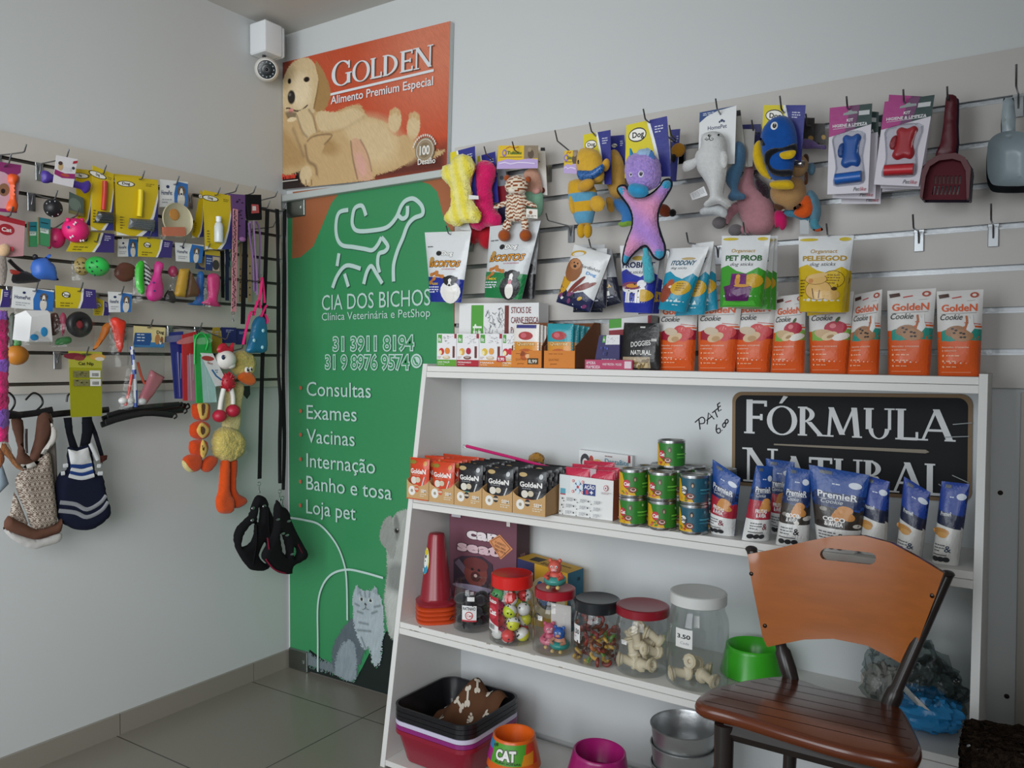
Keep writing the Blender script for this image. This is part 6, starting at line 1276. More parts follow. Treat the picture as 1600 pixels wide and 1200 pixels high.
# blue and white cookie pouches
def prem(kind):
    fl = {'r': 'a8283a', 'c': '3a3430', 'w': 'dcdcd8'}[kind]
    def f(A):
        if kind != 'w':
            A.rect(0, .3, 1, .56, fl); A.poly([(0, .56), (1, .52), (1, 1), (0, 1)], '1f4a94'); A.rect(0, .55, 1, .72, '1b2f5c'); A.rect(0, 0, 1, .3, 'dededc')
            if kind == 'c':
                for _ in range(14): A.ell(.1+rng.random()*.85, .32+rng.random()*.2, .035, .025, rng.choice(['d8d4cc', '2a2622', '8e8a82'])); A.l -= 1
            A.text('PremieR', .5, .655, .075, 'e2e4e6', 'c', .02, fit=.74); A.text('Cookie', .4, .59, .05, 'd0d4d8', 'c', 0, shear=.3, fit=.42); A.line([(.15, .64), (.86, .65)], .004, 'cfd3d6')
            for x, y, r in ((.6, .5, 20), (.72, .46, -30), (.52, .45, 60), (.66, .53, 0)): A.ell(x, y, .07, .05, 'c98a48', r); A.l -= 1
            A.l += 1; A.text('COCO' if kind == 'c' else 'FRUTAS', .45, .385, .05, 'ececea', 'c', .03, fit=.46); A.text('& AVEIA', .45, .33, .05, 'ececea', 'c', .03, fit=.4)
        else:
            A.rect(0, 0, 1, .52, 'd6d6d2'); A.poly([(0, .5), (1, .44), (1, 1), (0, 1)], '1c2440'); A.poly([(0, .66), (1, .6), (1, 1), (0, 1)], '1f3f94'); A.text('PremieR', .36, .6, .05, 'cfd3d6', 'c', .02, fit=.4); A.ell(.25, .4, .1, .05, 'c08a48'); A.ell(.34, .37, .06, .035, 'cf9c58')
        A.bars(.1, .24, 3, .4, .035, '6a6c70', 3); A.text('&', .62, .17, .085, '7a2436' if kind == 'r' else '26282c' if kind == 'c' else '3a4a60', 'c', .01); A.line([(.08, .13), (.6, .125)], .012, '55565a')
        for x in (.18, .38, .58): A.ell(x, .07, .04, .035, '2a2c30'); A.l -= 1
        A.l += 1; A.rect(.18, .93, .4, .97, '5a6068'); A.bars(.4, .82, 1, .25, .03, 'c9d2e4', 2); A.ell(.8, .84, .05, .04, 'cfd6e2')
    return f
GP = 'blue and white cookie pouches on the second shelf'
for q, d, yaw, kd2, lb in ((((1111, 834), (1149, 840), (1158, 746), (1112, 718)), .235, -.15, 'r', 'blue cookie pouch with red band right beside the cans'), (((1162, 845), (1198, 848), (1202, 730), (1180, 727)), .25, .6, 'r', 'blue cookie pouch with red band turned sideways beside its neighbour'),
    (((1206, 846), (1240, 848), (1240, 722), (1196, 716)), .14, .1, 'r', 'blue cookie pouch with red band standing behind the coconut pouch'), (((1213, 850), (1263, 855), (1266, 735), (1229, 728)), .26, .15, 'c', 'blue cookie pouch with coconut band, narrower of two, behind the chair'), (((1278, 858), (1340, 862), (1357, 742), (1263, 726)), .255, .05, 'c', 'wide blue cookie pouch with coconut band above the chair handle slot'),
    (((1343, 866), (1386, 872), (1389, 752), (1350, 742)), .235, -.1, 'w', 'blue cookie pouch with white front, first after the coconut pouch'), (((1400, 874), (1440, 880), (1446, 768), (1418, 745)), .235, -.1, 'w', 'blue cookie pouch with white front and a twisted top, middle of three'), (((1456, 882), (1498, 889), (1508, 755), (1476, 752)), .235, -.1, 'w', 'blue cookie pouch with white front beside the unit\'s end panel')):
    t, k, q = stand('cookie_pouch', lb, 'cookie pouch', q, 2, d, GP, yaw)
    if kd2 == 'w': m_ = (q[2][0]+q[3][0])/2; q = [q[0], q[1], (m_+.028, q[2][1]), (m_-.028, q[3][1])]
    pack(t, q, .03, '22488f', prem(kd2), name='pouch', sub=.1, nu=14, nv=16)
# ---- third shelf -------------------------------------------------------------------------------------
def on3(px, y): 
    p = onY(px, 1000, y); return Vector((p.x, y, zs(p.x, ZT[3])+.0006))
c0 = on3(676, -.262); c0.x = max(c0.x, .979)
for i in range(5):
    top_ = i == 4; t = thing('training_cone', 'dark red training cone with a sticker on top of the cone stack' if top_ else ('orange training cone at the bottom of the stack' if i == 0 else f"orange training cone nested in the stack, {('', 'second', 'third', 'fourth')[i]} from the bottom"), 'cone', c0+Vector((0, 0, .0135*i)), 0, 'stacked training cones', SL)
    col = '8a1f2c' if top_ else 'c4451f'; g = G(); R_ = []
    for r, z_ in ((.067, .0), (.068, .006), (.061, .011)): R_.append([((1+.06*math.cos(4*2*PI*k/40))*r*math.cos(2*PI*k/40), (1+.06*math.cos(4*2*PI*k/40))*r*math.sin(2*PI*k/40), z_) for k in range(40)])
    for r, z_ in ((.054, .013), (.05, .02), (.0265, .213), (.0235, .221), (.017, .223)): R_.append([(r*math.cos(2*PI*k/40), r*math.sin(2*PI*k/40), z_) for k in range(40)])
    g.loft(R_, col, (0, 1)); b = g.obj('cone', 'plastic', t, 45)
    if top_:
        t.rotation_euler[2] = 0; g = G(); S = lambda u, v, e=0: (lambda a, z_: ((.0505-(z_-.02)*.1124+.0006+e)*math.sin(a), -(.0505-(z_-.02)*.1124+.0006+e)*math.cos(a), z_))(-.4+(u-.5)*.9, .095+v*.085)
        A = Art(g, S, .036, .085, sub=.1); A.ell(.5, .5, .2, .5, 'd8c21e'); A.ell(.5, .5, .17, .46, 'c9d8d4'); A.ell(.5, .22, .16, .2, '2f8fb0'); A.ell(.5, .45, .11, .2, 'e6e4dc'); A.ell(.48, .58, .12, .15, 'ecece6'); A.ell(.42, .66, .03, .06, '1c1c20'); A.ell(.54, .66, .03, .06, '1c1c20'); A.ell(.5, .5, .03, .03, '1c1c20'); A.ell(.5, .82, .1, .1, 'd8c21e'); A.text('B', .36, .1, .12, 'ececea', 'c', .04)
        g.obj('sticker', 'print', b)
def carseat(A):
    A.rect(0, 0, 1, 1, '6f4352'); A.text('car', .5, .72, .105, 'e6dcde', 'c', .05, fit=.46, out=('3a2030', .04)); A.text('seat', .44, .585, .105, 'd8b9c0', 'c', .05, fit=.62, out=('3a2030', .04))
    A.poly([(.60, .72), (.76, .80), (.95, .68), (.78, .56)], 'd08a5a'); A.poly([(.63, .72), (.76, .785), (.92, .68), (.78, .575)], '6a3a24'); A.poly([(.64, .72), (.76, .778), (.91, .68), (.78, .582)], 'd9925e')
    for i, s_ in enumerate(('O ASSENTO', 'IDEAL PARA', 'SEU PET!')): A.text(s_, .77, .70-i*.035, .022, '4a2a1c', 'c', .01, fit=.16, rot=-14)
    A.rect(.86, .89, .91, .95, 'e0dcd8'); A.poly([(.08, .24), (.5, .22), (.7, .28), (.66, .5), (.5, .56), (.2, .53), (.08, .48)], '3a2a38'); A.poly([(.1, .45), (.16, .5), (.5, .26), (.45, .22)], '6a5a6c'); A.ell(.42, .38, .14, .13, '7a3a34'); A.ell(.42, .47, .15, .07, '6a3030'); A.ell(.42, .35, .06, .05, '4a201e'); A.ell(.42, .36, .02, .016, 'c9a8a0'); A.ell(.37, .42, .016, .014, '1c1012'); A.ell(.47, .42, .016, .014, '1c1012')
    A.ell(.44, .235, .3, .03, 'a89ab4'); A.rect(.72, .3, .88, .46, 'd6d2d4'); A.ell(.8, .4, .05, .03, '4a3a42'); A.bars(.74, .34, 2, .12, .02, '8a868a', 2); A.rect(0.05, .91, .19, 1, 'cfcdd4'); A.bars(.07, .96, 2, .1, .025, '4a4a5c', 1)
x0, x1 = onY(701, 900, -.13).x, onY(806, 900, -.13).x
t = thing('product_box', 'maroon car seat box with a small dog and big rounded letters', 'box', ((x0+x1)/2, -.13, zs((x0+x1)/2, ZT[3])+.0006), 0, None, SL); block(t, [(x0-(x0+x1)/2, 0), (x1-(x0+x1)/2, 0), (x1-(x0+x1)/2, .335), (x0-(x0+x1)/2, .335)], .075, '6f4352', carseat, right='4a2e38', rart=lambda A: A.bars(.3, .6, 3, .4, .05, '8a6a74', 2))
def yb(A):
    A.rect(0, .0, 1, 1, 'd3a22c'); A.rect(0, .6, .36, 1, '2c2f5c'); A.text('3', .18, .72, .14, 'd6d6da', 'c', .03); A.ell(.62, .5, .34, .34, 'd9c79a'); A.ell(.6, .5, .2, .2, '17181c'); A.ell(.52, .55, .1, .2, '2a6ab0', 15); A.text('aw', .6, .44, .1, 'd8d8d8', 'c', .02); A.text('BO', .4, .12, .1, '1c1c20', 'c', .03)
x0, x1 = onY(805, 930, -.13).x, onY(890, 930, -.13).x; ym = (x0+x1)/2
t = thing('product_box', 'yellow and teal pet product box leaning behind the red lidded jars', 'box', (ym, -.135, zs(ym, ZT[3])+.0006), -.1, None, SL); block(t, [(x0-ym, 0), (x1-ym, 0), (x1-ym, .185), (x0-ym, .2)], .085, 'd3a22c', yb, top='cfa030', right='2a6a84', topart=lambda A: (A.poly([(.18, .2), (.36, .25), (.38, .75), (.16, .7)], '26221e'), A.text('para gatos', .68, .55, .16, '2a2620', 'c', .01, fit=.4), A.bars(.42, .3, 2, .3, .14, '2a2620', 3)), rart=lambda A: [A.ell(.3+.4*(i % 2), .15+.14*i, .035, .03, '14303e') for i in range(6)])
# jars
def jar(label, c, r, h, neck, lidcol, lidh, lidr=None, group='clear jars on the third shelf', name='jar', hasrim=True):
    t = thing(name, label, 'jar', c, 0, group, SL); s = h*.86; 
    prof = [(0, .003), (r-.006, .002), (r-.001, .006), (r, .014), (r, s*.80), (r*.97, s*.88), (neck+.002, s*.965), (neck, s), (neck, h)]
    g = G(); g.lathe(prof, 'f8fafa', 40); g.obj('glass', 'clear', t, 60)
    if lidcol:
        lr = lidr or neck+.004; g = G(); g.lathe([(lr-.002, h-lidh*.6), (lr, h-lidh*.55), (lr, h+lidh*.32), (lr-.004, h+lidh*.4), (lr-.008, h+lidh*.37), (0, h+lidh*.36)], lidcol, 40); lid = g.obj('lid', 'plastic', t, 45)
        g = G()
        for i in range(60): a = 2*PI*i/60; g.rbox(((lr+.0003)*math.cos(a), (lr+.0003)*math.sin(a), h-lidh*.12), (.0012, .0012, lidh*.7), lidcol, 0, 0, 1)
        if False: g.obj('grip', 'plastic', lid)
    return t
def jlabel(t, r, a, z0, w, h, col, art, name='label'):
    g = G(); S = lambda u, v, e=0: (lambda q: ((r+.0008+e)*math.sin(q), -(r+.0008+e)*math.cos(q), z0+v*h))(a+(u-.5)*w/r); g.sheet(lambda u, v: S(u, v), 8, 2, col); art(Art(g, S, w, h, sub=.15)); return g.obj(name, 'paper', t, 50)
J1 = on3(739, -.262); t = jar('open clear tub of black toy mice behind the cone stack', J1, .061, .146, .057, None, 0)
jlabel(t, .061, .42, .038, .045, .048, 'dcdcdc', lambda A: (A.text('RATINHO', .5, .72, .2, '26262a', 'c', .03, fit=.86), A.ell(.5, .38, .26, .26, 'b02a34'), A.ell(.5, .38, .2, .2, 'e4e2e0'), A.text('Cat', .52, .3, .17, 'b02a34', 'c', .03), A.rect(0, 0, 1, .1, 'b02a34'))); jlabel(t, .061, .5, .1, .022, .013, 'dcdcda', lambda A: None, 'price_tag')
for i in range(14):
    a = i*2.4; rr_ = .034 if i % 7 else .008; m = thing('toy_mouse', 'black fluffy toy mice heaped inside the open clear tub', 'cat toy', J1+Vector((rr_*math.cos(a), rr_*math.sin(a), .024+.034*(i//5))), a, 'toy mice in the open tub'); g = G(); g.ell((0, 0, 0), (.026, .016, .017), rng.choice(['1c1c20', '26262b', '2e2c30']), (rng.uniform(-.4, .4), rng.uniform(-.4, .4), 0), 12, 8); b = g.obj('body', 'plush', m); g = G(); g.tube([(.024, 0, 0), (.036, .006, .004), (.04, .014, -.004)], .0016, '2a2a2e', 5); g.obj('tail', 'fabric', m)
J2 = on3(799, -.285); t = jar('clear jar with a tall bright red lid full of cat balls', J2, .066, .186, .055, 'd0231f', .038, .062)
jlabel(t, .066, -.42, .04, .05, .1, 'e0dedd', lambda A: (A.poly([(0, .3), (1, .16), (1, 1), (0, 1)], 'a81f30'), A.text('Guizo', .45, .82, .11, 'ececea', 'c', .03, fit=.8), A.ell(.5, .55, .2, .2, 'c43a48'), A.text('Cat', .5, .48, .15, 'ececea', 'c', .04, fit=.7), [A.rect(.12+i*.07, .06, .12+i*.07+rng.choice([.02, .04]), .2, '26262a') for i in range(9)]))
n = 0
for lv in range(4):
    for i in range(5 if lv % 2 == 0 else 4):
        a = 2*PI*i/(5 if lv % 2 == 0 else 4)+lv*.7; ca, cb = rng.choice([('e6e4e0', 'd83a6c'), ('d8d83a', 'e6e4e0'), ('d83a6c', 'd83a6c'), ('e6e4e0', '4aa85c'), ('d83a3a', 'e6e4e0'), ('e6e4e0', 'c8d83a')])
        b = thing('cat_ball', 'plastic bell balls with holes inside the bright red lidded jar', 'cat toy', J2+Vector(((.039-.005*(lv == 4))*math.cos(a), (.039-.005*(lv == 4))*math.sin(a), .024+.037*lv)), a, 'bell balls in the jar'); b.rotation_euler = (rng.uniform(0, 6), rng.uniform(0, 6), a)
        g = G(); g.ell((0, 0, 0), .0205, lambda x, y, z_: ca if z_ > 0 else cb, None, 18, 12); g.obj('shell', 'plastic', b); g = G()
        for j in range(14):
            v = Vector((rng.gauss(0, 1), rng.gauss(0, 1), rng.gauss(0, 1))).normalized(); g.ell(tuple(v*.0196), (.0038, .0022, .0022), '222226', tuple(v.to_track_quat('X', 'Z').to_euler()), 8, 6) if False else g.ell(tuple(v*.0189), .0031, '222226', None, 8, 6)
        g.obj('holes', 'matte', b)
J3 = on3(866, -.285); t = jar('clear jar with a flat red lid holding two squeaky toys', J3, .063, .172, .052, 'a3202e', .026, .0585)
jlabel(t, .063, -.18, .1, .016, .013, 'e0dedc', lambda A: A.bars(.1, .7, 2, .8, .35, '9a9a9e', 2), 'price_tag')
def squeaky(label, loc, body, ring, rz, hair=None):
    t = thing('squeaky_toy', label, 'dog toy', loc, rz); g = G(); g.ell((0, 0, .022), (.019, .017, .022), body, None, 16, 10); g.obj('body', 'rubber', t)
    g = G(); g.ell((0, -.002, .05), (.017, .016, .018), hair or body, None, 16, 10); 
    for s_ in (-1, 1): g.ell((s_*.012, 0, .066), (.005, .004, .006), hair or body, None, 8, 6)
    h_ = g.obj('head', 'rubber', t); g = G()
    for s_ in (-1, 1): g.ell((s_*.006, -.0175, .054), (.003, .0015, .0035), 'ececea', None, 8, 6); g.ell((s_*.006, -.019, .054), (.0015, .001, .002), '141416', None, 6, 4)
    g.ell((0, -.017, .046), (.008, .004, .005), mixc(body, 'ffffff', .25) if not hair else 'c98a70', None, 10, 6); g.ell((0, -.02, .043), (.004, .002, .0015), 'a02a4c', None, 8, 4); g.obj('face', 'rubber', h_)
    g = G(); g.lathe([(.018+.011*math.cos(a), .018+.011*math.sin(a)) for a in [2*PI*i/10 for i in range(11)]], ring, 24); g.obj('swim_ring', 'plastic', t); g = G(); 
    for s_ in (-1, 1): g.tube([(s_*.014, -.008, .036), (s_*.022, -.02, .03), (s_*.012, -.028, .027)], [.005, .004, .0045], body, 8); g.ell((s_*.012, -.028, .006), (.006, .009, .005), 'd8b878', None, 8, 6)
    g.obj('limbs', 'rubber', t); return t
squeaky('pink squeaky toy with a pale belly inside the flat red lidded jar', J3+Vector((-.024, .012, .004)), 'cf5a78', 'd87a90', .6); squeaky('blue haired squeaky toy in a teal ring inside the jar', J3+Vector((.02, -.004, .004)), 'c98a70', '2a8f88', .2, '2a5fb0')
squeaky('coral squeaky toy in a teal ring sitting on the flat red lid', J3+Vector((0.002, 0.0, .1825)), 'c9584a', '3f8f88', .35).scale = (1.15, 1.15, 1.15)
g = G(); g.rbox((0, 0, 0), (.066, .001, .11), 'd2ccc8', 0, 0, 1); o = tag(g.obj('paper_sheet', 'paper'), 'pale paper sheet standing inside the jar behind the squeaky toys', 'paper'); o.location = J3+Vector((.005, .03, .07))
J4 = on3(932, -.285); t = jar('clear jar with a black screw lid full of small chews', J4, .063, .162, .056, '1f2226', .032, .063)
jlabel(t, .063, -.6, .06, .034, .048, 'e0e0de', lambda A: (A.text('1,50', .5, .5, .26, '1c1c20', 'c', .03, fit=.8), A.bars(.2, .3, 1, .6, .1, '8a9aa8', 2)))
for i in range(66):
    lv, s_ = divmod(i, 12); a = s_*PI/6*1.0+lv*.35; rr_ = .052 if s_ % 4 else .03; loc = J4+Vector((rr_*math.cos(a), rr_*math.sin(a), .012+.0185*lv))
    hue = rng.choice(['7a2c22', '6a3a1e', '4a2a18', 'b08a3c', 'c9a04a', '8a3a30', '5f8a3c', 'b5642a']) if lv < 4 else rng.choice(['8a3a3a', '6a2a24', '7a3a2a'])
    m = thing('dog_chew', 'small coloured dog chews piled up inside the black lidded jar', 'dog chew', loc, a, 'chews in the black lidded jar'); m.rotation_euler = (rng.uniform(0, 6), rng.uniform(0, 6), a)
    g = G(); P_ = [(.0105*math.cos(b), .0105*math.sin(b), 0) for b in [-2.2+.44*j for j in range(9)]]; g.tube(P_, [.003, .0045, .005, .005, .005, .005, .005, .0045, .003], hue, 7); g.obj('chew', 'rubber', m)
def rawhide(label, loc, rot, s_, grp):
    m = thing('rawhide_knot', label, 'dog chew', loc, 0, grp); m.rotation_euler = rot; g = G()
    g.tube([(-.0165*s_, 0, 0), (-.008*s_, 0, .003), (.008*s_, 0, -.002), (.0165*s_, 0, 0)], [.012*s_, .0095*s_, .0095*s_, .012*s_], 'd6c8ac', 12); g.obj('stick', 'matte', m)
    for e in (-1, 1):
        g = G(); g.lathe([(.0085*s_+.0052*s_*math.cos(a), .0065*s_*math.sin(a)) for a in [2*PI*i/8 for i in range(9)]], 'd9cdb4', 14, M=Matrix.Translation((e*.0165*s_, 0, 0)) @ Euler((0, PI/2, rng.uniform(-.3, .3))).to_matrix().to_4x4())
        P_ = [((e*(.0165+.005*math.sin(a)))*s_, .013*s_*math.cos(a*1.4), .013*s_*math.sin(a*1.4)) for a in [i*.5 for i in range(8)]]; g.tube(P_, [.0035*s_]*8, 'ccbd9e', 6); g.obj('knot', 'matte', m)
J5 = on3(1003, -.277); t = jar('wide clear jar with a dark red lid full of rawhide knots', J5, .072, .168, .064, '8a1c2a', .024, .071)
jlabel(t, .072, -.3, .085, .018, .011, 'e0dedc', lambda A: A.bars(.1, .7, 2, .8, .35, '9a9a9e', 2), 'price_tag')
for i, (x, y, z_, r) in enumerate(((-.034, -.03, .02, (0, .2, .5)), (.03, -.035, .022, (0, -.3, -.4)), (.0, .035, .022, (.2, 0, 1.4)), (-.03, -.005, .058, (.5, 1.3, .2)), (.034, -.012, .06, (0, .3, .9)), (.0, .03, .07, (0, .2, .1)), (-.01, -.02, .095, (.4, 1.2, .7)), (.034, .005, .1, (.1, .5, .4)), (-.035, .025, .1, (.1, -.5, 1.2)))): rawhide('cream rawhide knots stacked inside the wide dark red lidded jar', J5+Vector((x*.9, y*.88, z_*.86+.009)), r, 1.2, 'rawhide knots in the dark red lidded jar')
J6 = on3(1089, -.270); t = jar('tall clear jar with a white lid and a few rawhide bits', J6, .079, .226, .068, 'd3d5d2', .03, .073)
jlabel(t, .079, -.1, .11, .046, .048, 'dededb', lambda A: (A.text('3.50', .5, .5, .22, '1c1c20', 'c', .03, fit=.78), A.text('Cada', .56, .2, .14, '8a9098', 'c', .0, fit=.5, shear=.2)))
for i, (x, y, r) in enumerate(((-.035, -.03, (0, 0, .7)), (.04, -.025, (0, 0, -.5)), (.0, .03, (0, 0, .1)), (-.01, .0, (0, .4, 1.5)))): rawhide('cream rawhide knots left on the floor of the tall white lidded jar', J6+Vector((x, y, .025 if i < 3 else .048)), r, 1.25, 'rawhide knots in the white lidded jar')
# bowls, bags
def bowl(name, label, loc, r0, r1, h, col, rot=(0, 0, 0), kind='plastic', wall=.006, group=None):
    t = thing(name, label, 'pet bowl', loc, 0, group); t.rotation_euler = (rot[0], rot[1]+SL, rot[2]); g = G(); g.lathe([(r0-.004, 0), (r0, .004), (r0-.002, .012), (r1+.004, h-.01), (r1+.003, h-.002), (r1, h), (r1-wall*.6, h-.002), (r1-wall*1.6, h*.6), (r1*.72, h*.38), (0, h*.34)], col, 44); g.obj('bowl', kind, t, 50); return t
p = on3(1176, -.13); bowl('pet_bowl', 'bright green flared pet bowl behind the wooden chair seat', p, .085, .067, .078, '3fb028')
t = thing('plastic_bag', 'crumpled clear plastic bags around a blue package behind the chair', 'plastic bag', onZ(1435, 1150, ZT[3]-.016)); t.location = (2.335, -.205, zs(2.335, ZT[3])+.0015); t.rotation_euler = (0, SL, 0)
def crump(name, c, r, col, kind, amp, seed):
    rr2 = random.Random(seed); fr = [(Vector((rr2.gauss(0, 1), rr2.gauss(0, 1), rr2.gauss(0, 1)))*rr2.uniform(2, 9), rr2.uniform(0, 6)) for _ in range(9)]; V = []; n, m_ = 40, 24; g = G()
    g.ell((0, 0, 0), 1, col, None, n, m_)
    def dfm(x, y, z_): v = Vector((x, y, z_)); q = 1+amp*sum(abs(math.sin(f.dot(v)+o))-.6 for f, o in fr)/4; return (c[0]+x*r[0]*q, c[1]+y*r[1]*q, max(.001, c[2]+z_*r[2]*q))
    g.v = [dfm(*v) for v in g.v]; return g.obj(name, kind, t, 30)
crump('blue_package', (.04, -.035, .045), (.075, .05, .045), '2a86c0', 'foil', .35, 2); crump('clear_wrap', (.0, .01, .09), (.09, .085, .095), 'dfe4e4', 'film', .45, 3); crump('clear_wrap', (.05, .03, .06), (.065, .09, .07), 'd6dcdc', 'film', .6, 5); crump('white_wrap', (-.05, .05, .05), (.05, .05, .05), 'b9b2ac', 'foil', .5, 8)
g = G(); g.tube([(-.01, -.05, .10), (.015, -.075, .088), (.05, -.08, .06), (.085, -.06, .03)], .008, 'c9c6c2', 6, flat=(1, .25)); g.obj('handle', 'plastic', t)
# ---- bottom shelf ------------------------------------------------------------------------------------
RZ = .165
cs = [onZ(618, 1118, RZ), onZ(735, 1164, RZ), onZ(812, 1100, RZ), onZ(692, 1070, RZ)]
ctr_ = (cs[0]+cs[1]+cs[2]+cs[3])/4; ex = ((cs[1]-cs[0])+(cs[2]-cs[3]))/2; ey = ((cs[3]-cs[0])+(cs[2]-cs[1]))/2; yaw = math.atan2(ex.y, ex.x); wx, wy = ex.length, ey.length
def tray(label, zb, col, s_=1.0, h=.105, rimc=None, loc=None):
    t = thing('litter_tray', label, 'litter tray', (ctr_.x, ctr_.y, zb), yaw, 'stacked litter trays')
    def ring(wx_, wy_, z_, r): 
        o = []
        for qx, qy, a0 in ((1, 1, 0), (-1, 1, 90), (-1, -1, 180), (1, -1, 270)):
            for k in range(9): a = math.radians(a0+90*k/8); o.append((qx*(wx_/2-r)+r*math.cos(a), qy*(wy_/2-r)+r*math.sin(a), z_))
        return o
    g = G(); W0, W1 = wx*s_, wy*s_
    R_ = [ring(W0*.78, W1*.78, 0, .03), ring(W0*.8, W1*.8, .004, .035), ring(W0*.95, W1*.95, h-.014, .045), ring(W0, W1, h-.013, .05), ring(W0*1.0, W1*1.0, h, .05), ring(W0*.955, W1*.955, h, .045), ring(W0*.943, W1*.943, h-.012, .043), ring(W0*.80, W1*.80, .008, .03)]
    g.loft(R_, col, (1, 1)); g.obj('basin', 'plastic', t, 35); return t
zb = zs(1.05, ZT[4])+.004
tray('dark red litter tray at the bottom of the tray stack', zb, '8e2034'); tray('purple litter tray between the red and white ones', zb+.0145, '8a2a74'); tray('white litter tray rim showing between purple and black trays', zb+.029, 'c9c4da')
for i in range(3): tray(('lowest of the three black litter trays', 'middle one of the three black litter trays', 'topmost black litter tray with the blanket in it')[i], zb+.0435+.0145*i, '1b1b1f')
topz = zb+.0435+.029
t = thing('blanket', 'brown fleece blanket with paw prints and bones draped in the top tray', 'blanket', (ctr_.x, ctr_.y, topz), yaw)
bx = [(.0, 0)]; 
def bl_h(u, v):
    x, y = -wx*.33+wx*.72*u, -wy*.36+wy*.76*v
    pk = .135*math.exp(-((u-.42)/.24)**2-((v-.98)/.36)**2)+.09*math.exp(-((u-.92)/.26)**2-((v-.85)/.28)**2)+.03*math.exp(-((u-.3)/.14)**2-((v-.5)/.22)**2)
    return (x, y, .018+pk+.012*math.sin(7*u+2*v)*v+.008*math.sin(13*v-5*u)+.03*max(0, .25-v)*0)
g = G(); g.sheet(bl_h, 40, 40, '5c3d2a'); N0 = len(g.v)
def S(u, v, e=0):
    a, b, c = Vector(bl_h(u, v)), Vector(bl_h(u+.01, v)), Vector(bl_h(u, v+.01)); n = (b-a).cross(c-a).normalized(); return tuple(a+n*(e*2+.0006))
A = Art(g, S, wx*.72, wy*.76, sub=.03, eps=.0001)
for i, (x, y) in enumerate(((.12, .15), (.35, .12), (.62, .1), (.85, .18), (.22, .4), (.5, .34), (.78, .4), (.12, .65), (.38, .62), (.62, .6), (.9, .62), (.28, .86), (.52, .86), (.75, .84), (.46, .72))):
    a = rng.uniform(0, 360); ca, sa = math.cos(math.radians(a)), math.sin(math.radians(a)); Q = lambda p, q: (x+p*ca-q*sa, y+p*sa+q*ca)
    if i % 2:
        A.ell(*Q(0, 0), .038, .03, 'cdc3b4', a)
        for s_ in (-.045, -.016, .016, .045): A.ell(*Q(s_, .05-abs(s_)*.4), .012, .02, 'cdc3b4', a); A.l -= 1
    else:
        A.line([Q(-.05, 0), Q(.05, 0)], .028, 'cdc3b4')
        for s_ in (-.055, .055):
            for e_ in (-.02, .02): A.ell(*Q(s_, e_), .022, .022, 'cdc3b4'); A.l -= 1
g.obj('cloth', 'fabric', t, 60)
ob = onY(803, 1145, -.36); bz = zs(ob.x, ZT[4])+.001
for i in range(3):
    lab = ('orange pet bowl at the bottom of the orange stack', 'orange pet bowl in the middle of the orange stack', 'orange cat bowl with a printed green label, top of the stack')[i]
    t = bowl('pet_bowl', lab, (ob.x, -.36, bz+.045*i), .078, .058, .088, 'd9601a', group='orange bowls stacked on the bottom shelf')
    if i == 2:
        S = lambda u, v, e=0: (lambda a, r: (r*math.sin(a), -r*math.cos(a), .026+v*.054))(.32+(u-.5)*2.6, .0785-(.004+v*.0135)+e+.0008)
        g = G(); g.sheet(S, 24, 2, '4f9a2e'); A = Art(g, S, .2, .054, sub=.05); A.rect(0, 0, .2, .6, 'a0207c'); A.rect(0, .6, .2, 1, '2f7fb0'); A.poly([(.74, 0), (1, 0), (1, 1), (.82, 1)], 'c93a20'); A.poly([(.7, 0), (.9, 0), (.95, .6), (.75, .5)], 'd98a20'); A.text('CAT', .46, .26, .48, 'e8e6e4', 'c', .05, fit=.34, out=('3a1a28', .05)); A.text('4,90', .26, .8, .16, '1c1c20', 'c', .02, fit=.1, rot=15); A.text('FUNCIONAL', .5, .08, .1, '1c3a14', 'c', .02, fit=.4); g.obj('label', 'print', t, 50)
mb = onY(935, 1165, -.3); bz = zs(mb.x, ZT[4])+.001
bowl('pet_bowl', 'pale grey pet bowl under the magenta bowl', (mb.x+.02, -.3, bz), .098, .076, .08, 'a8a4a0', group='bowls stacked by the tins'); bowl('pet_bowl', 'large magenta pet bowl tilted on top of the grey one', (mb.x-.002, -.3, bz+.075), .092, .07, .095, 'a01c6a', (.0, .05, 0), group='bowls stacked by the tins')
tb = onY(1068, 1130, -.24); bz = zs(tb.x, ZT[4])+.001
for i in range(5):
    t = thing('aluminium_tin', ('aluminium tin at the base of the tin stack', 'aluminium tin second from the base of the stack', 'aluminium tin third from the base of the stack', 'aluminium tin just below the top one of the stack', 'topmost aluminium tin, open rim facing the room')[i], 'metal bowl', (tb.x, -.24, bz+.052*i), i*.9, 'aluminium tins stacked on the bottom shelf')
    if i == 4: t.rotation_euler = (.03, .01, 0)
    g = G(); g.lathe([(0, .002), (.074, 0), (.079, .004), (.085, .066), (.088, .070), (.085, .0715), (.0825, .066), (.077, .006), (0, .005)], 'b9bbbc', 48); g.obj('tin', 'alu', t, 40)
# ================================================================== goods on the left wall
def HL(name, label, cat, px, py, d, group=None): return H(name, label, cat, px, py, d, group, 'L')
zA, zB, zC, zD, zE, zF = zc(0, 200, 5), zc(200, 240, 4.615), zc(0, 430, 5), zc(200, 430, 4.615), zc(0, 620, 5), zc(250, 600, 3.871)
TG = 'small pet toys on the left wall'
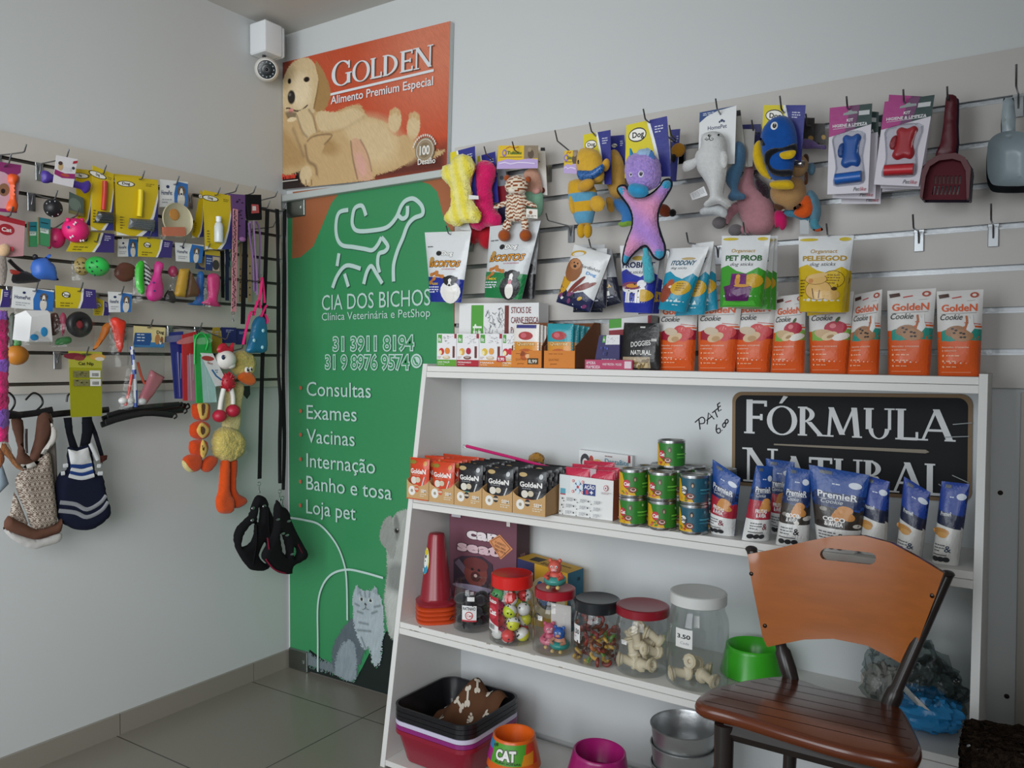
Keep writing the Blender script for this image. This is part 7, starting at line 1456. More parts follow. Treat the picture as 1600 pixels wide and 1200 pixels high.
# ---- row 1
t, k = HL('dog_toy', 'orange rubber bone on a pink and purple card at the far end', 'dog toy', 10, 258, .15, TG)
card(t, k, zA((-180, 640), (130, 665), (165, 290), (-160, 240)), 'c9a6b4', lambda A: (A.poly([(0, .86), (.6, .8), (.8, .72), (1, .84), (1, 1), (0, 1)], '8a2f6a'), A.rect(0, 0, 1, .07, '8a2f6a'), A.ell(.62, .45, .1, .13, '8a6a50'), A.ell(.6, .42, .04, .05, '2a2020')), 'card')
plush(t, k, zA((65, 365), (105, 358), (145, 375), (140, 420), (120, 450), (125, 560), (140, 600), (130, 650), (90, 655), (50, 640), (55, 590), (75, 550), (78, 450), (62, 420)), .012, 'd8521c', 'bone', .014, 'rubber')
t, k = HL('dog_toy', 'purple rubber bone tied to a white and magenta card', 'dog toy', 100, 250, .16, TG)
def bonecard(A): A.rect(0, .0, 1, .3, 'dcd8dc'); A.poly([(0, .32), (.4, .24), (1, .3), (1, .48), (.5, .42), (0, .5)], '96286c'); A.ell(.52, .36, .16, .05, 'b5503c'); A.ell(.25, .62, .08, .13, 'c9a878'); A.ell(.22, .74, .07, .07, '4a3428'); A.rect(.4, .52, .75, .64, 'd4d0d4'); A.ell(.85, .66, .05, .05, '3a3a40'); A.poly([(.78, .8), (1, .86), (1, .95), (.8, .9)], 'a8283c')
plush(t, k, zA((320, 350), (340, 330), (380, 340), (410, 362), (500, 390), (600, 415), (640, 425), (690, 410), (708, 440), (700, 490), (660, 512), (630, 480), (575, 465), (490, 445), (410, 425), (370, 432), (330, 425), (322, 390)), .014, '46308c', 'bone', .012, 'rubber')
card(t, k, zA((412, 430), (568, 465), (605, 245), (440, 212)), 'dddadd', bonecard, 'card', .028)
def brushcard(A): A.rect(0, 0, 1, 1, 'd3b81c'); A.poly([(.45, 0), (1, 0), (1, .78), (.86, .38), (.68, .12)], 'e2e2de'); A.poly([(.6, 0), (1, 0), (1, .66), (.91, .35), (.78, .12)], '2c3178'); A.ell(.24, .88, .16, .05, '1e1d1b'); A.ell(.24, .88, .14, .04, 'ece9de'); A.text('Dog', .24, .865, .045, '1e1d1b', 'c', .03, fit=.18); A.bars(.7, .9, 2, .2, .03, '8a7a18', 2); A.bars(.08, .3, 5, .1, .045, '7a6a14', 1); A.poly([(0, .06), (.3, 0), (0, 0)], 'e2e2de')
BG = 'slicker brushes on yellow cards'
t, k = HL('slicker_brush', 'slicker brush with a red handle on a yellow card', 'pet brush', 158, 270, .16, BG); card(t, k, zA((705, 800), (885, 800), (885, 360), (722, 292)), 'd3b81c', brushcard, 'card')
tube_px(t, k, zA((820, 415), (817, 520), (808, 640)), .0075, 'b8362c', 'handle', .012, 'plastic', 10, (1, 1)); kk = kd_(k, .014)
def brushhead(t, k, q, col='5d6468'):
    kk = kd_(k, .012); P = [kk.p(*p) for p in q]; g = G(); g.pillow(P, .006, .010, col, .01); o = g.obj('brush_head', 'plastic', t, 40); o.location = (0, -.012, 0)
    g = G(); a, b, c, d = P
    for i in range(12):
        for j in range(5): p = lerp(lerp(a, b, (i+.8)/13), lerp(d, c, (i+.8)/13), (j+.8)/6); g.tube([(p[0], -.009, p[1]), (p[0], -.016, p[1]-.001)], .0006, 'b5babc', 4)
    q_ = g.obj('bristles', 'metal', o)
brushhead(t, k, zA((735, 740), (885, 745), (890, 660), (765, 650)), '3a4044')
t, k = HL('pet_card', 'plain yellow card hanging behind the red handled brush', 'pet brush', 130, 265, .11, BG); card(t, k, zA((600, 745), (715, 765), (720, 330), (590, 318)), 'c9ae1a', brushcard, 'card')
t, k = HL('slicker_brush', 'slicker brush with a yellow handle on a yellow and navy card', 'pet brush', 218, 280, .16, BG); card(t, k, zB((-85, 590), (215, 600), (215, 190), (-95, 160)), 'd9bf1e', brushcard, 'card')
tube_px(t, k, zB((92, 262), (90, 350), (82, 455)), .0085, 'd9c21e', 'handle', .012, 'plastic', 10); brushhead(t, k, zB((0, 540), (185, 562), (195, 478), (10, 465)))
t, k = HL('slicker_brush', 'yellow brush card tucked behind the yellow handled brush', 'pet brush', 212, 276, .12, BG); card(t, k, zB((-105, 580), (100, 590), (110, 165), (-105, 145)), 'd3b81c', brushcard, 'card')
t, k = HL('pet_plate', 'clear round feeding plate with a blue dog header card', 'pet bowl', 274, 290, .15); card(t, k, zB((225, 385), (430, 385), (430, 205), (230, 185)), 'dfe1e1', a_homewide, 'header_card')
kk = kd_(k, .01); c = kk.p(*zB((340, 482))[0]); r = abs(kk.p(*zB((340, 600))[0])[1]-c[1])*1.05; g = G(); g.lathe([(0, 0), (r*.75, 0), (r*.95, .012), (r, .014), (r*.97, .018), (r*.7, .006), (0, .006)], 'cfc4a4', 36, M=Matrix.Translation((c[0], 0, c[1])) @ Euler((PI/2, 0, 0)).to_matrix().to_4x4()); o = g.obj('plate', 'plastic', t, 40); o.location = (0, -.01, 0)
ball(t, k, *zB((335, 440))[0], 8, 9, 'd9923c', 'printed_spot', .017, 'plastic', .2); card(t, k, zB((250, 595), (415, 595), (410, 530), (245, 530)), 'd97a5a', None, 'sticker', .03)
film(t, k, zB((225, 620), (455, 620), (440, 340), (228, 335)), .02, dd=.024)
t, k = HL('pet_lotion', 'white bottle of pet lotion blistered on a yellow and navy card', 'pet care', 338, 302, .16); card(t, k, zB((555, 690), (745, 690), (742, 305), (540, 262)), 'd3b81c', brushcard, 'card')
kk = kd_(k, .018); c = kk.p(*zB((655, 640))[0]); hb = kk.p(*zB((655, 455))[0])[1]-c[1]; g = G(); g.lathe([(0, 0), (.014, 0), (.0155, .004), (.0155, hb*.6), (.012, hb*.74), (.008, hb*.78), (.008, hb*.8)], 'c9d0d0', 24, c=(c[0], 0, c[1])); o = g.obj('bottle', 'plastic', t, 45); o.location = (0, -.018, 0); g = G(); g.lathe([(.0095, hb*.8), (.0095, hb), (0, hb)], 'dfe2e4', 24, c=(c[0], 0, c[1])); g.obj('cap', 'plastic', o, 45)
t, k = HL('pet_card', 'olive yellow card tilted behind the white lotion bottle', 'pet care', 312, 305, .12); card(t, k, zB((455, 610), (545, 600), (540, 280), (522, 265)), 'b39a1c', brushcard, 'card')
# leashes
LG = 'leashes on the left wall'
def strap(t, k, pts, w, col, name='strap', dd=0, th=.0016, kind='webbing'):   # flat band hanging; pts (px, py) or (px, py, twist 0..1)
    kk = kd_(k, dd); P = [kk.p(p[0], p[1]) for p in pts]; tw = [p[2] if len(p) > 2 else 1 for p in pts]; Q = cr([(p[0], p[1], q) for p, q in zip(P, tw)], 5, False) if len(P) > 2 else [(p[0], p[1], q) for p, q in zip(P, tw)]
    R_ = []
    for x, z_, q in Q: a = w/2*q; b = w/2*(1-abs(q))*.8+th; R_.append([(x-a, -b, z_), (x+a, -b, z_), (x+a, b, z_), (x-a, b, z_)] if q >= 0 else [(x+a, -b, z_), (x-a, -b, z_), (x-a, b, z_), (x+a, b, z_)])
    g = G(); g.loft(R_[::-1], col); o = g.obj(name, kind, t, 30); o.location = (0, -dd, 0); return o
def clip(t, k, px, py, s=1, dd=0):
    kk = kd_(k, dd); c = kk.p(px, py); g = G(); g.tube([(c[0]+.006*s*math.cos(a), 0, c[1]+.006*s*math.sin(a)) for a in [i*PI/5 for i in range(11)]], .0014*s, 'b5b7b9', 6); g.tube([(c[0], 0, c[1]-.006*s), (c[0], 0, c[1]-.02*s), (c[0]+.004*s, 0, c[1]-.028*s), (c[0]-.003*s, 0, c[1]-.03*s), (c[0]-.002*s, 0, c[1]-.018*s)], .0018*s, 'b5b7b9', 6); o = g.obj('swivel_clip', 'metal', t, 60); o.location = (0, -dd, 0)
t, k = HL('dog_leash', 'leopard print pink and black leash hanging from a purple pack', 'leash', 365, 302, .15, LG)
card(t, k, zB((735, 620), (832, 625), (830, 300), (722, 292)), '6a4a7c', lambda A: [A.ell(.2+rng.random()*.6, .3+rng.random()*.6, .03, .012, '2a2034') for _ in range(9)], 'pack', 0, .012, 'fabric'); ball(t, k, *zB((825, 618))[0], 5, 4, '9a6a9c', 'bow', .014, 'fabric')
strap(t, k, zB((775, 400), (770, 700), (765, 1000), (762, 1140)), .020, 'c98a94', 'strap', .018)
kk = kd_(k, .021); g = G(); P0, P1 = kk.p(*zB((772, 410))[0]), kk.p(*zB((763, 1120))[0])
for i in range(130): v = i/130; x = P0[0]+(P1[0]-P0[0])*v+rng.uniform(-.007, .007); g.ell((x, 0, P0[1]+(P1[1]-P0[1])*v), (.0019, .0006, .0024), '1b171b', None, 7, 4)
o = g.obj('leopard_print', 'webbing', t); o.location = (0, -.0205, 0); clip(t, k, *zB((757, 1150))[0], 1, .018)
t, k = HL('dog_leash', 'black leash pack with a small red and white label', 'leash', 392, 305, .15, LG); card(t, k, zB((855, 480), (945, 480), (940, 300), (832, 298)), '17171a', None, 'pack', 0, .016, 'fabric'); card(t, k, zB((890, 432), (945, 428), (940, 368), (890, 365)), 'b5484c', lambda A: A.rect(.1, .3, .6, .8, 'd8d0d0'), 'label', .018); strap(t, k, zB((850, 480), (838, 800), (828, 1230)), .018, '131316', 'strap', .004)
t, k = HL('dog_leash', 'thin lilac cords bundled in front of the black leash pack', 'leash', 398, 345, .17, LG)
for P_ in (((880, 490), (885, 640), (905, 800), (920, 1000)), ((905, 485), (915, 700), (925, 850), (930, 1020)), ((925, 490), (950, 560), (950, 760), (945, 900)), ((870, 500), (878, 600), (900, 760), (908, 990))): tube_px(t, k, zB(*P_), .0042, rng.choice(['8a6a94', '7a5c8a', '94789c']), 'cord', rng.uniform(0, .01), 'webbing', 7, (.4, 1.2))
GL = 'flat straps hanging behind the leopard leash'
for i, (P_, w, col, d, lb) in enumerate(((((680, 700), (684, 1040)), .012, '1a1a1e', .10, 'narrow black strap hanging beside the pink toy bottle'), (((715, 660), (715, 1060)), .014, '2a3350', .09, 'navy strap hanging left of the leopard print leash'), (((812, 640), (808, 1070)), .010, 'a58f6c', .09, 'beige dotted strap hanging just behind the leopard leash'), (((880, 600), (878, 1070)), .014, 'b89f78', .11, 'beige dotted strap hanging below the lilac cords'), (((845, 620), (845, 1040)), .018, '22203a', .10, 'dark purple strap hanging between the two beige straps'))):
    hook('L', zB(P_[0])[0][0], zB(P_[0])[0][1], d+.01, lb.split(' hanging')[0]+' near the leopard leash' if i != 2 else 'beige strap behind the leopard leash')
    if 'left of' in lb: lb = 'navy strap hanging between black strap and leopard print leash'
    t, k = HL('dog_leash', lb, 'leash', *zB(P_[0])[0], d, GL); strap(t, k, zB(*P_), w, col)
    if 'beige' in lb: spots(t, k, [(*lerp(zB(P_[0])[0], zB(P_[1])[0], .45+.11*j), 1.1, 1.3) for j in range(5)], '2c241c', 'stud', .002)
# long black leashes and harnesses
t, k = HL('dog_harness', 'black vest harness on a long straight black leash', 'harness', 416, 328, .17, 'black harnesses'); strap(t, k, [*zB((1005, 400)), *zB((990, 880)), (409, 600), (405.5, 748)], .0165, '111113', 'leash', .0); clip(t, k, 405, 756, 1.2, .0)
plush(t, k, zF((588, 672), (640, 690), (655, 740), (680, 800), (694, 900), (684, 1000), (655, 1118), (560, 1126), (520, 1095), (470, 1020), (447, 940), (470, 860), (535, 795), (560, 720)), .016, '151517', 'vest', .004, 'fabric', sp=.009, holes=[zF((562, 845), (574, 858), (555, 950), (490, 984), (500, 920), (535, 865)), zF((592, 750), (606, 760), (600, 828), (586, 828)), zF((616, 975), (640, 962), (655, 1050), (640, 1086), (608, 1060), (594, 1030))])
for P_ in (((578, 850), (580, 960), (560, 1090)), ((650, 760), (655, 880), (668, 1010))): tube_px(t, k, zF(*P_), .005, '0e0e10', 'piping', .018, 'fabric', 6, (.5, 1.4))
for x, y in ((565, 752), (632, 740), (560, 825)): spots(t, k, [(*zF((x, y))[0], 3, 3)], 'a8aaac', 'buckle', .019, 'metal')
t, k = HL('dog_harness', 'black harness with a dark red edge on a twisted double leash', 'harness', 440, 332, .205, 'black harnesses')
strap(t, k, [(*zB((1075, 400))[0], 1), (*zB((1080, 560))[0], .8), (*zB((1080, 720))[0], .12), (*zB((1085, 900))[0], .7), (*zD((1085, 300))[0], 1), (*zD((1085, 450))[0], .9), (*zD((1085, 700))[0], .15), (*zF((730, 120))[0], .8), (*zF((725, 350))[0], .9), (*zF((725, 600))[0], .5)], .0165, '111113', 'leash', .002)
strap(t, k, [(*zB((1130, 400))[0], 1), (*zB((1128, 560))[0], .6), (*zB((1126, 640))[0], .1), (*zB((1128, 850))[0], .8), (*zD((1125, 300))[0], 1), (*zD((1122, 500))[0], .6), (*zD((1120, 700))[0], .15), (*zF((748, 120))[0], .8), (*zF((752, 350))[0], .8), (*zF((745, 640))[0], .4)], .0165, '0f0f11', 'leash', -.004)
clip(t, k, *zF((725, 650))[0], 1.2, .004); clip(t, k, *zF((742, 690))[0], 1.2, .004)
plush(t, k, zF((705, 700), (735, 740), (770, 760), (800, 850), (840, 930), (886, 1010), (880, 1060), (800, 1105), (795, 1148), (720, 1142), (660, 1100), (615, 1040), (660, 950), (690, 860), (690, 780)), .018, '141416', 'vest', .022, 'fabric', sp=.009, holes=[zF((722, 905), (745, 930), (765, 1010), (758, 1036), (735, 1000)), zF((805, 985), (825, 1000), (828, 1030), (805, 1045))])
for P_, c in ((((640, 1060), (690, 1120), (760, 1146)), '8a1f3c'), (((650, 930), (660, 1000)), '7a1c34'), (((830, 960), (870, 1040)), '5a1a2a')): tube_px(t, k, zF(*P_), .0028, c, 'edging', .036, 'fabric', 6)
for x, y in ((715, 820), (780, 830), (770, 915), (745, 905), (800, 1030)): spots(t, k, [(*zF((x, y))[0], 3.2, 2)], 'a8aaac', 'buckle', .04, 'metal')
# ---- row 2
t, k = HL('cat_toy', 'pale toy mouse on a pink card with a red logo', 'cat toy', 12, 335, .15, TG)
card(t, k, zA((-160, 1020), (180, 1000), (195, 730), (-150, 640)), 'cf9aa0', lambda A: (A.poly([(0, .88), (1, .86), (1, 1), (0, 1)], 'a02430'), A.ell(.58, .68, .16, .14, 'a02430'), A.text('Cat', .58, .63, .1, 'e0d4d4', 'c', .03)), 'card')
ball(t, k, *zA((30, 955))[0], 9, 11, 'c9a884', 'mouse', .014, 'plush', 1, 25); ball(t, k, *zA((92, 945))[0], 3, 4, 'c93a50', 'nose', .014, 'plush'); ball(t, k, *zA((20, 1100))[0], 7, 26, '8a8078', 'mouse_body', .014, 'fur', .8, 0, 16, .05)
t, k = HL('cat_toy', 'black teaser rod with red tip below the pale toy mouse', 'cat toy', 25, 405, .13, TG); tube_px(t, k, zA((70, 1030), (130, 1090), (260, 1190)), .006, '1b1a1c', 'rod', 0, 'plastic'); plush(t, k, zA((110, 1130), (210, 1120), (320, 1190), (240, 1210), (100, 1210)), .012, '1d1c20', 'body'); plush(t, k, zA((80, 1105), (155, 1120), (155, 1145), (90, 1140)), .006, 'b03a30', 'tip', .008, 'rubber')
t, k = HL('pet_ball', 'small black round ball with pale spots, hanging by the purple bone', 'dog toy', 83, 310, .14, TG); ball(t, k, *zA((415, 625))[0], 14, 14.5, '17171b', 'ball', 0, 'rubber', .9)
spots(t, k, [(*zA((x, y))[0], 1.1, 1.1) for x, y in ((365, 590), (390, 575), (430, 572), (460, 600), (475, 640), (455, 675), (410, 690), (370, 660), (415, 600))], 'b5bcc0', 'spot', .019)
t, k = HL('toy_card', 'dull green card hanging above the bright pink pig ball', 'dog toy', 121, 302, .13, TG); card(t, k, zA((535, 665), (655, 695), (655, 550), (540, 498)), '55645c', lambda A: (A.ell(.4, .5, .3, .3, '6f7f74'), A.rect(0, 0, 1, .16, '7a7448')), 'card')
for q, lb, d in ((((212, 930), (280, 930), (283, 735), (208, 735)), 'slim teal and green pet remedy pack, first of the pair', .13), (((290, 910), (378, 930), (385, 715), (288, 698)), 'slim teal and green pet remedy pack beside the dark pink ball', .145)):
    t, k = HL('pet_remedy', lb, 'pet care', *zA(q[3])[0], d, 'slim teal packs'); card(t, k, zA(*q), '3f8a5a', lambda A: (A.rect(0, .62, 1, 1, '24707c'), A.rect(.15, .45, .85, .62, 'c4cfc8'), A.rect(.2, .8, .8, .84, '16343c'), A.bars(.2, .58, 2, .6, .06, '5a6a60', 2), A.rect(0, 0, .08, 1, 'a83a34')), 'pack', 0, .008)
PK = 'd81f6c'
t, k = HL('pet_ball', 'dark pink pig faced ball hanging behind the bright pink one', 'dog toy', 92, 345, .12, TG); ball(t, k, *zA((440, 860))[0], 13, 16, 'b81a5a', 'ball', 0, 'rubber'); spots(t, k, [(*zA((425, 885))[0], 2, 1.5)], '7a1240', 'nostril', .026); ball(t, k, *zA((385, 930))[0], 3, 3, 'b81a5a', 'foot', .01, 'rubber')
t, k = HL('pet_ball', 'bright pink pig faced ball with white bone prints', 'dog toy', 118, 335, .15, TG); ball(t, k, *zA((590, 800))[0], 19.5, 19, PK, 'ball', 0, 'rubber')
for x, y in ((530, 720), (640, 722)): ball(t, k, *zA((x, y))[0], 3.5, 4, PK, 'ear', .012, 'rubber')
spots(t, k, [(*zA((x, y))[0], 2.6, 2.6) for x, y in ((532, 775), (625, 820))], '5a4a9c', 'eye', .03)
kk = kd_(k, .034); g = G()
for x, y, a in ((585, 745, .9), (560, 850, .6), (640, 880, .2)):
    c = kk.p(*zA((x, y))[0]); d_ = (.0045*math.cos(a), .0045*math.sin(a)); g.tube([(c[0]-d_[0], 0, c[1]-d_[1]), (c[0]+d_[0], 0, c[1]+d_[1])], .0014, 'e8dfe4', 6)
    for s_ in (-1, 1):
        for e_ in (-1, 1): g.ell((c[0]+s_*d_[0]-e_*d_[1]*.35, 0, c[1]+s_*d_[1]+e_*d_[0]*.35), .002, 'e8dfe4', None, 6, 4)
o = g.obj('bone_print', 'rubber', t); o.location = (0, -.034, 0)
t, k = HL('dog_toy', 'blue rubber whale hanging below the slim teal packs', 'dog toy', 70, 400, .14, TG); plush(t, k, zA((245, 1062), (262, 1035), (300, 1020), (350, 1012), (372, 992), (395, 985), (392, 1008), (375, 1030), (415, 1065), (440, 1125), (438, 1160), (462, 1185), (425, 1192), (380, 1186), (300, 1180), (255, 1150), (243, 1105)), .024, '3a6ac0', 'whale', 0, 'rubber'); ball(t, k, *zA((275, 1005))[0], 4, 4, '1b1b20', 'cap', .0, 'rubber')
t, k = HL('pet_ball', 'gold ball with dark spots hanging behind the green one', 'dog toy', 130, 395, .11, TG); ball(t, k, *zA((640, 1080))[0], 11.5, 14.5, 'b09a58', 'ball', 0, 'rubber'); spots(t, k, [(*zA((600+rng.random()*80, 1040+rng.random()*90))[0], 1.3, 1.3) for _ in range(12)], '4a3018', 'spot', .022)
t, k = HL('pet_ball', 'green ball covered in dark paw spots under a yellow header', 'dog toy', 150, 380, .14, TG); card(t, k, zA((515, 965), (890, 975), (892, 830), (600, 795)), 'cdb91f', a_dogwide, 'header_card'); ball(t, k, *zA((760, 1080))[0], 17.5, 15.5, '2fbf52', 'ball', .01, 'rubber'); spots(t, k, [(*zA((x, y))[0], 1.8, 1.6) for x, y in ((715, 1050), (700, 1090), (720, 1120), (755, 1040), (790, 1050), (800, 1080), (820, 1060), (790, 1110), (760, 1085), (740, 1150), (820, 1100))], '1a5a3c', 'spot', .036)
film(t, k, zA((560, 1190), (870, 1190), (880, 970), (560, 970)), .03, dd=.02)
t, k = HL('dog_toy', 'pink bowling pin and green shoe toys bagged under a yellow header', 'dog toy', 232, 370, .14, TG); card(t, k, zB((70, 742), (312, 752), (322, 632), (75, 598)), 'cdb91f', a_dogwide, 'header_card', .004)
plush(t, k, zB((195, 790), (220, 775), (250, 790), (252, 830), (238, 862), (240, 900), (252, 970), (245, 1040), (200, 1066), (150, 1055), (133, 1010), (142, 950), (175, 890), (188, 850)), .017, 'd82a8c', 'bowling_pin', .012, 'rubber'); spots(t, k, [(*zB((x, y))[0], 2, 1.5) for x, y in ((185, 930), (190, 990))], '4a3a94', 'print', .03)
plush(t, k, zB((60, 800), (95, 770), (115, 800), (110, 900), (118, 1000), (85, 1012), (58, 960), (50, 870)), .012, '35c02e', 'green_shoe', .008, 'rubber'); plush(t, k, zB((100, 790), (125, 775), (165, 850), (160, 960), (125, 950), (112, 870)), .01, lambda x, y, z_: 'dcdcdc' if math.sin(z_*500+x*300) > 0 else '26262a', 'zebra_shoe', .006, 'rubber', sp=.004); film(t, k, zB((35, 1075), (262, 1085), (260, 760), (40, 750)), .03, dd=.022)
t, k = HL('toy_card', 'grey white header card beside the yellow header of the bowling pin', 'dog toy', 196, 375, .11, TG); card(t, k, zA((918, 1005), (1075, 1005), (1070, 860), (918, 868)), 'b5b5b4', a_homewide, 'header_card'); plush(t, k, zA((900, 1100), (960, 1050), (1050, 1080), (1040, 1180), (960, 1200), (900, 1160)), .012, '6a4034', 'toy', .004, 'rubber')
t, k = HL('dog_toy', 'yellow and brown pizza slice toy bagged with a dark mouse', 'dog toy', 284, 382, .14, TG); card(t, k, zB((345, 775), (530, 790), (545, 660), (338, 640)), 'dfe1e1', a_homewide, 'header_card')
plush(t, k, zB((372, 830), (440, 828), (425, 950), (410, 1036), (345, 1030), (335, 1010)), .015, 'c99a28', 'slice_side', .014, 'rubber', sm=0); plush(t, k, zB((440, 832), (480, 900), (518, 1000), (500, 1030), (412, 1038), (425, 950)), .013, '6a4020', 'slice_top', .01, 'rubber', sm=0); plush(t, k, zB((290, 980), (320, 985), (345, 1060), (320, 1078), (260, 1045)), .01, '241c1a', 'mouse', .006, 'rubber'); ball(t, k, *zB((325, 850))[0], 6.5, 9, '9c2a54', 'ring', .002, 'rubber'); film(t, k, zB((265, 1085), (520, 1085), (510, 790), (340, 780)), .03, dd=.022)
t, k = HL('dog_toy', 'pink rubber bottle toy bagged beside the hanging straps', 'dog toy', 322, 392, .14, TG); card(t, k, zB((555, 840), (660, 850), (662, 705), (555, 690)), 'b8a230', lambda A: (A.rect(0, 0, 1, .75, '2c3a70'), A.rect(.5, 0, .98, .7, 'b5a490'), A.ell(.72, .3, .2, .25, '3a3434'), A.bars(.08, .55, 3, .36, .12, '9fb2cc', 2)), 'header_card'); plush(t, k, zB((580, 872), (650, 872), (658, 960), (640, 1060), (665, 1105), (530, 1080), (580, 1040), (575, 950)), .016, 'd8307c', 'bottle', .01, 'rubber'); film(t, k, zB((540, 1110), (668, 1110), (664, 850), (550, 840)), .03, dd=.02)
t, k = HL('dog_toy', 'blue rubber bottle toy peeking out behind the pink one', 'dog toy', 308, 390, .105, TG); card(t, k, zB((485, 830), (560, 840), (560, 700), (490, 690)), '2c3a70', lambda A: A.ell(.7, .4, .3, .3, 'a89a80'), 'header_card'); plush(t, k, zB((500, 870), (545, 868), (545, 1060), (555, 1095), (425, 1085), (490, 1050)), .014, '2a6fb8', 'bottle', .01, 'rubber')
# ---- row 3
t, k = HL('dog_toy', 'white milk carton toy with blue spots in a clear bag', 'dog toy', 52, 452, .15, TG); card(t, k, zC((88, 255), (410, 285), (420, 120), (100, 85)), 'dfe1e1', a_homewide, 'header_card')
kk = kd_(k, .012); g = G(); F_ = kk.ps(zC((185, 522), (368, 520), (350, 300), (205, 330))); L__ = kk.ps(zC((115, 490), (180, 300)))
f3 = [(p[0], -.03, p[1]) for p in F_]; b3 = [(p[0]-.03, .0, p[1]+.006) for p in F_]; tp = [kk.p(*q) for q in zC((180, 298), (350, 298))]
V = f3+b3+[(tp[0][0], -.014, tp[0][1]+.008), (tp[1][0], -.014, tp[1][1]+.008)]
g.add(V, [(0, 1, 2, 3), (5, 4, 7, 6), (4, 0, 3, 7), (1, 5, 6, 2), (4, 5, 1, 0), (3, 2, 9, 8), (6, 7, 8, 9), (7, 3, 8), (2, 6, 9)], 'd9d9d8'); o = g.obj('milk_carton', 'rubber', t, 30); o.location = (0, -.012, 0)
for x, y, rx, ry in ((268, 485, 6.5, 5), (345, 442, 5.5, 7.5)): ball(t, k, x/5, 430+y/5, rx, ry, '2a88c0', 'spot', .043, 'rubber', .12)
film(t, k, zC((110, 545), (390, 545), (400, 280), (110, 255)), .055, dd=.0)
t, k = HL('dog_toy', 'black donut toy with a red centre under a yellow header card', 'dog toy', 122, 452, .15, TG); card(t, k, zC((435, 255), (755, 262), (745, 115), (430, 80)), 'cdb91f', a_dogwide, 'header_card'); kk = kd_(k, .022); c = kk.p(*zC((620, 385))[0]); r = abs(kk.p(*zC((620, 485))[0])[1]-c[1]); g = G(); g.lathe([(r*.66+r*.36*math.cos(a), r*.36*math.sin(a)) for a in [2*PI*i/14 for i in range(15)]], '1b1a1d', 30, M=Matrix.Translation((c[0], 0, c[1])) @ Euler((PI/2, 0, 0)).to_matrix().to_4x4()); o = g.obj('donut', 'rubber', t, 60); o.location = (0, -.022, 0)
ball(t, k, *zC((610, 388))[0], 8, 8, 'a02a34', 'centre', .02, 'rubber', .6); plush(t, k, zC((465, 340), (490, 290), (520, 330), (510, 420), (490, 480), (480, 400)), .01, 'b03a5c', 'pink_ring', .006, 'rubber'); plush(t, k, zC((430, 540), (450, 495), (540, 480), (560, 520), (500, 545)), .01, '3f8a48', 'green_ring', .0, 'rubber'); plush(t, k, zC((380, 320), (450, 300), (470, 420), (430, 470), (385, 450)), .01, '5a3a30', 'brown_ring', -.004, 'rubber'); film(t, k, zC((400, 560), (735, 560), (745, 262), (435, 255)), .045, dd=.012)
t, k = HL('dog_toy', 'red carrot toy in a clear bag under a small blue header', 'dog toy', 188, 458, .15, TG); card(t, k, zC((850, 290), (1020, 288), (1032, 138), (843, 128)), 'dfe1e1', a_homewide, 'header_card'); plush(t, k, zC((862, 350), (900, 326), (950, 345), (978, 362), (975, 430), (955, 580), (932, 602), (910, 560), (880, 430)), .018, 'd8321e', 'carrot', .012, 'rubber'); film(t, k, zC((850, 720), (990, 700), (1010, 290), (850, 290)), .04, dd=.012)
t, k = HL('dog_toy', 'orange carrot toy slanting behind the red one', 'dog toy', 165, 462, .11, TG); card(t, k, zC((725, 315), (860, 315), (840, 215), (745, 170)), 'b8a020', a_dogwide, 'header_card'); plush(t, k, zC((800, 400), (840, 370), (870, 395), (830, 480), (760, 570), (725, 585), (745, 540), (780, 470)), .014, 'c9742a', 'carrot', .01, 'rubber')
t, k = HL('pet_ball', 'orange ball hanging low beside the milk carton toy', 'dog toy', 26, 470, .12, TG); card(t, k, zC((-120, 255), (78, 250), (80, 120), (-120, 90)), 'a89018', a_dogwide, 'header_card', -.01); ball(t, k, *zC((130, 625))[0], 18, 15.5, 'c9802a', 'ball', .0, 'rubber'); plush(t, k, zC((70, 330), (120, 310), (125, 540), (75, 555)), .01, '3c4438', 'dark_toy', -.006, 'rubber'); plush(t, k, zC((105, 490), (160, 500), (165, 550), (105, 560)), .008, '4a9a4a', 'green_toy', .0, 'rubber')
t, k = HL('feather_toy', 'fuzzy magenta and purple boa toy at the very edge of the wall', 'cat toy', -4, 480, .30); kk = k
g = G(); P_ = [kk.p(x, y) for x, y in ((-7, 486), (-6, 520), (-5, 560), (-6, 600), (-5, 640), (-6, 690))]; Q_ = cr(P_, 8, False)
g.tube([(x, 0, z_) for x, z_ in Q_], [.026]*len(Q_), '000000', 22); g.c = [C('8a5ac0' if (i//22) % 16 < 4 else 'c8246c') for i in range(len(g.f))]; g.v = [(x+rng.uniform(-.004, .004), y+rng.uniform(-.004, .004), z_+rng.uniform(-.004, .004)) for x, y, z_ in g.v]; g.obj('boa', 'fur', t, 80)
t, k = HL('feather_toy', 'orange and white feather teaser hanging in front of the gingham dress', 'cat toy', 12, 690, .28); 
for P_, c in ((((5, 690), (14, 700), (24, 716), (38, 736), (26, 732), (12, 716), (2, 704)), '86552e'), (((2, 688), (12, 690), (18, 706), (8, 712), (0, 704)), 'd6cfc4'), (((-4, 700), (6, 708), (6, 722), (-4, 734)), '7d4826')): plush(t, k, P_, .008, c, 'feather', rng.uniform(0, .01), 'fur', noise=.001)
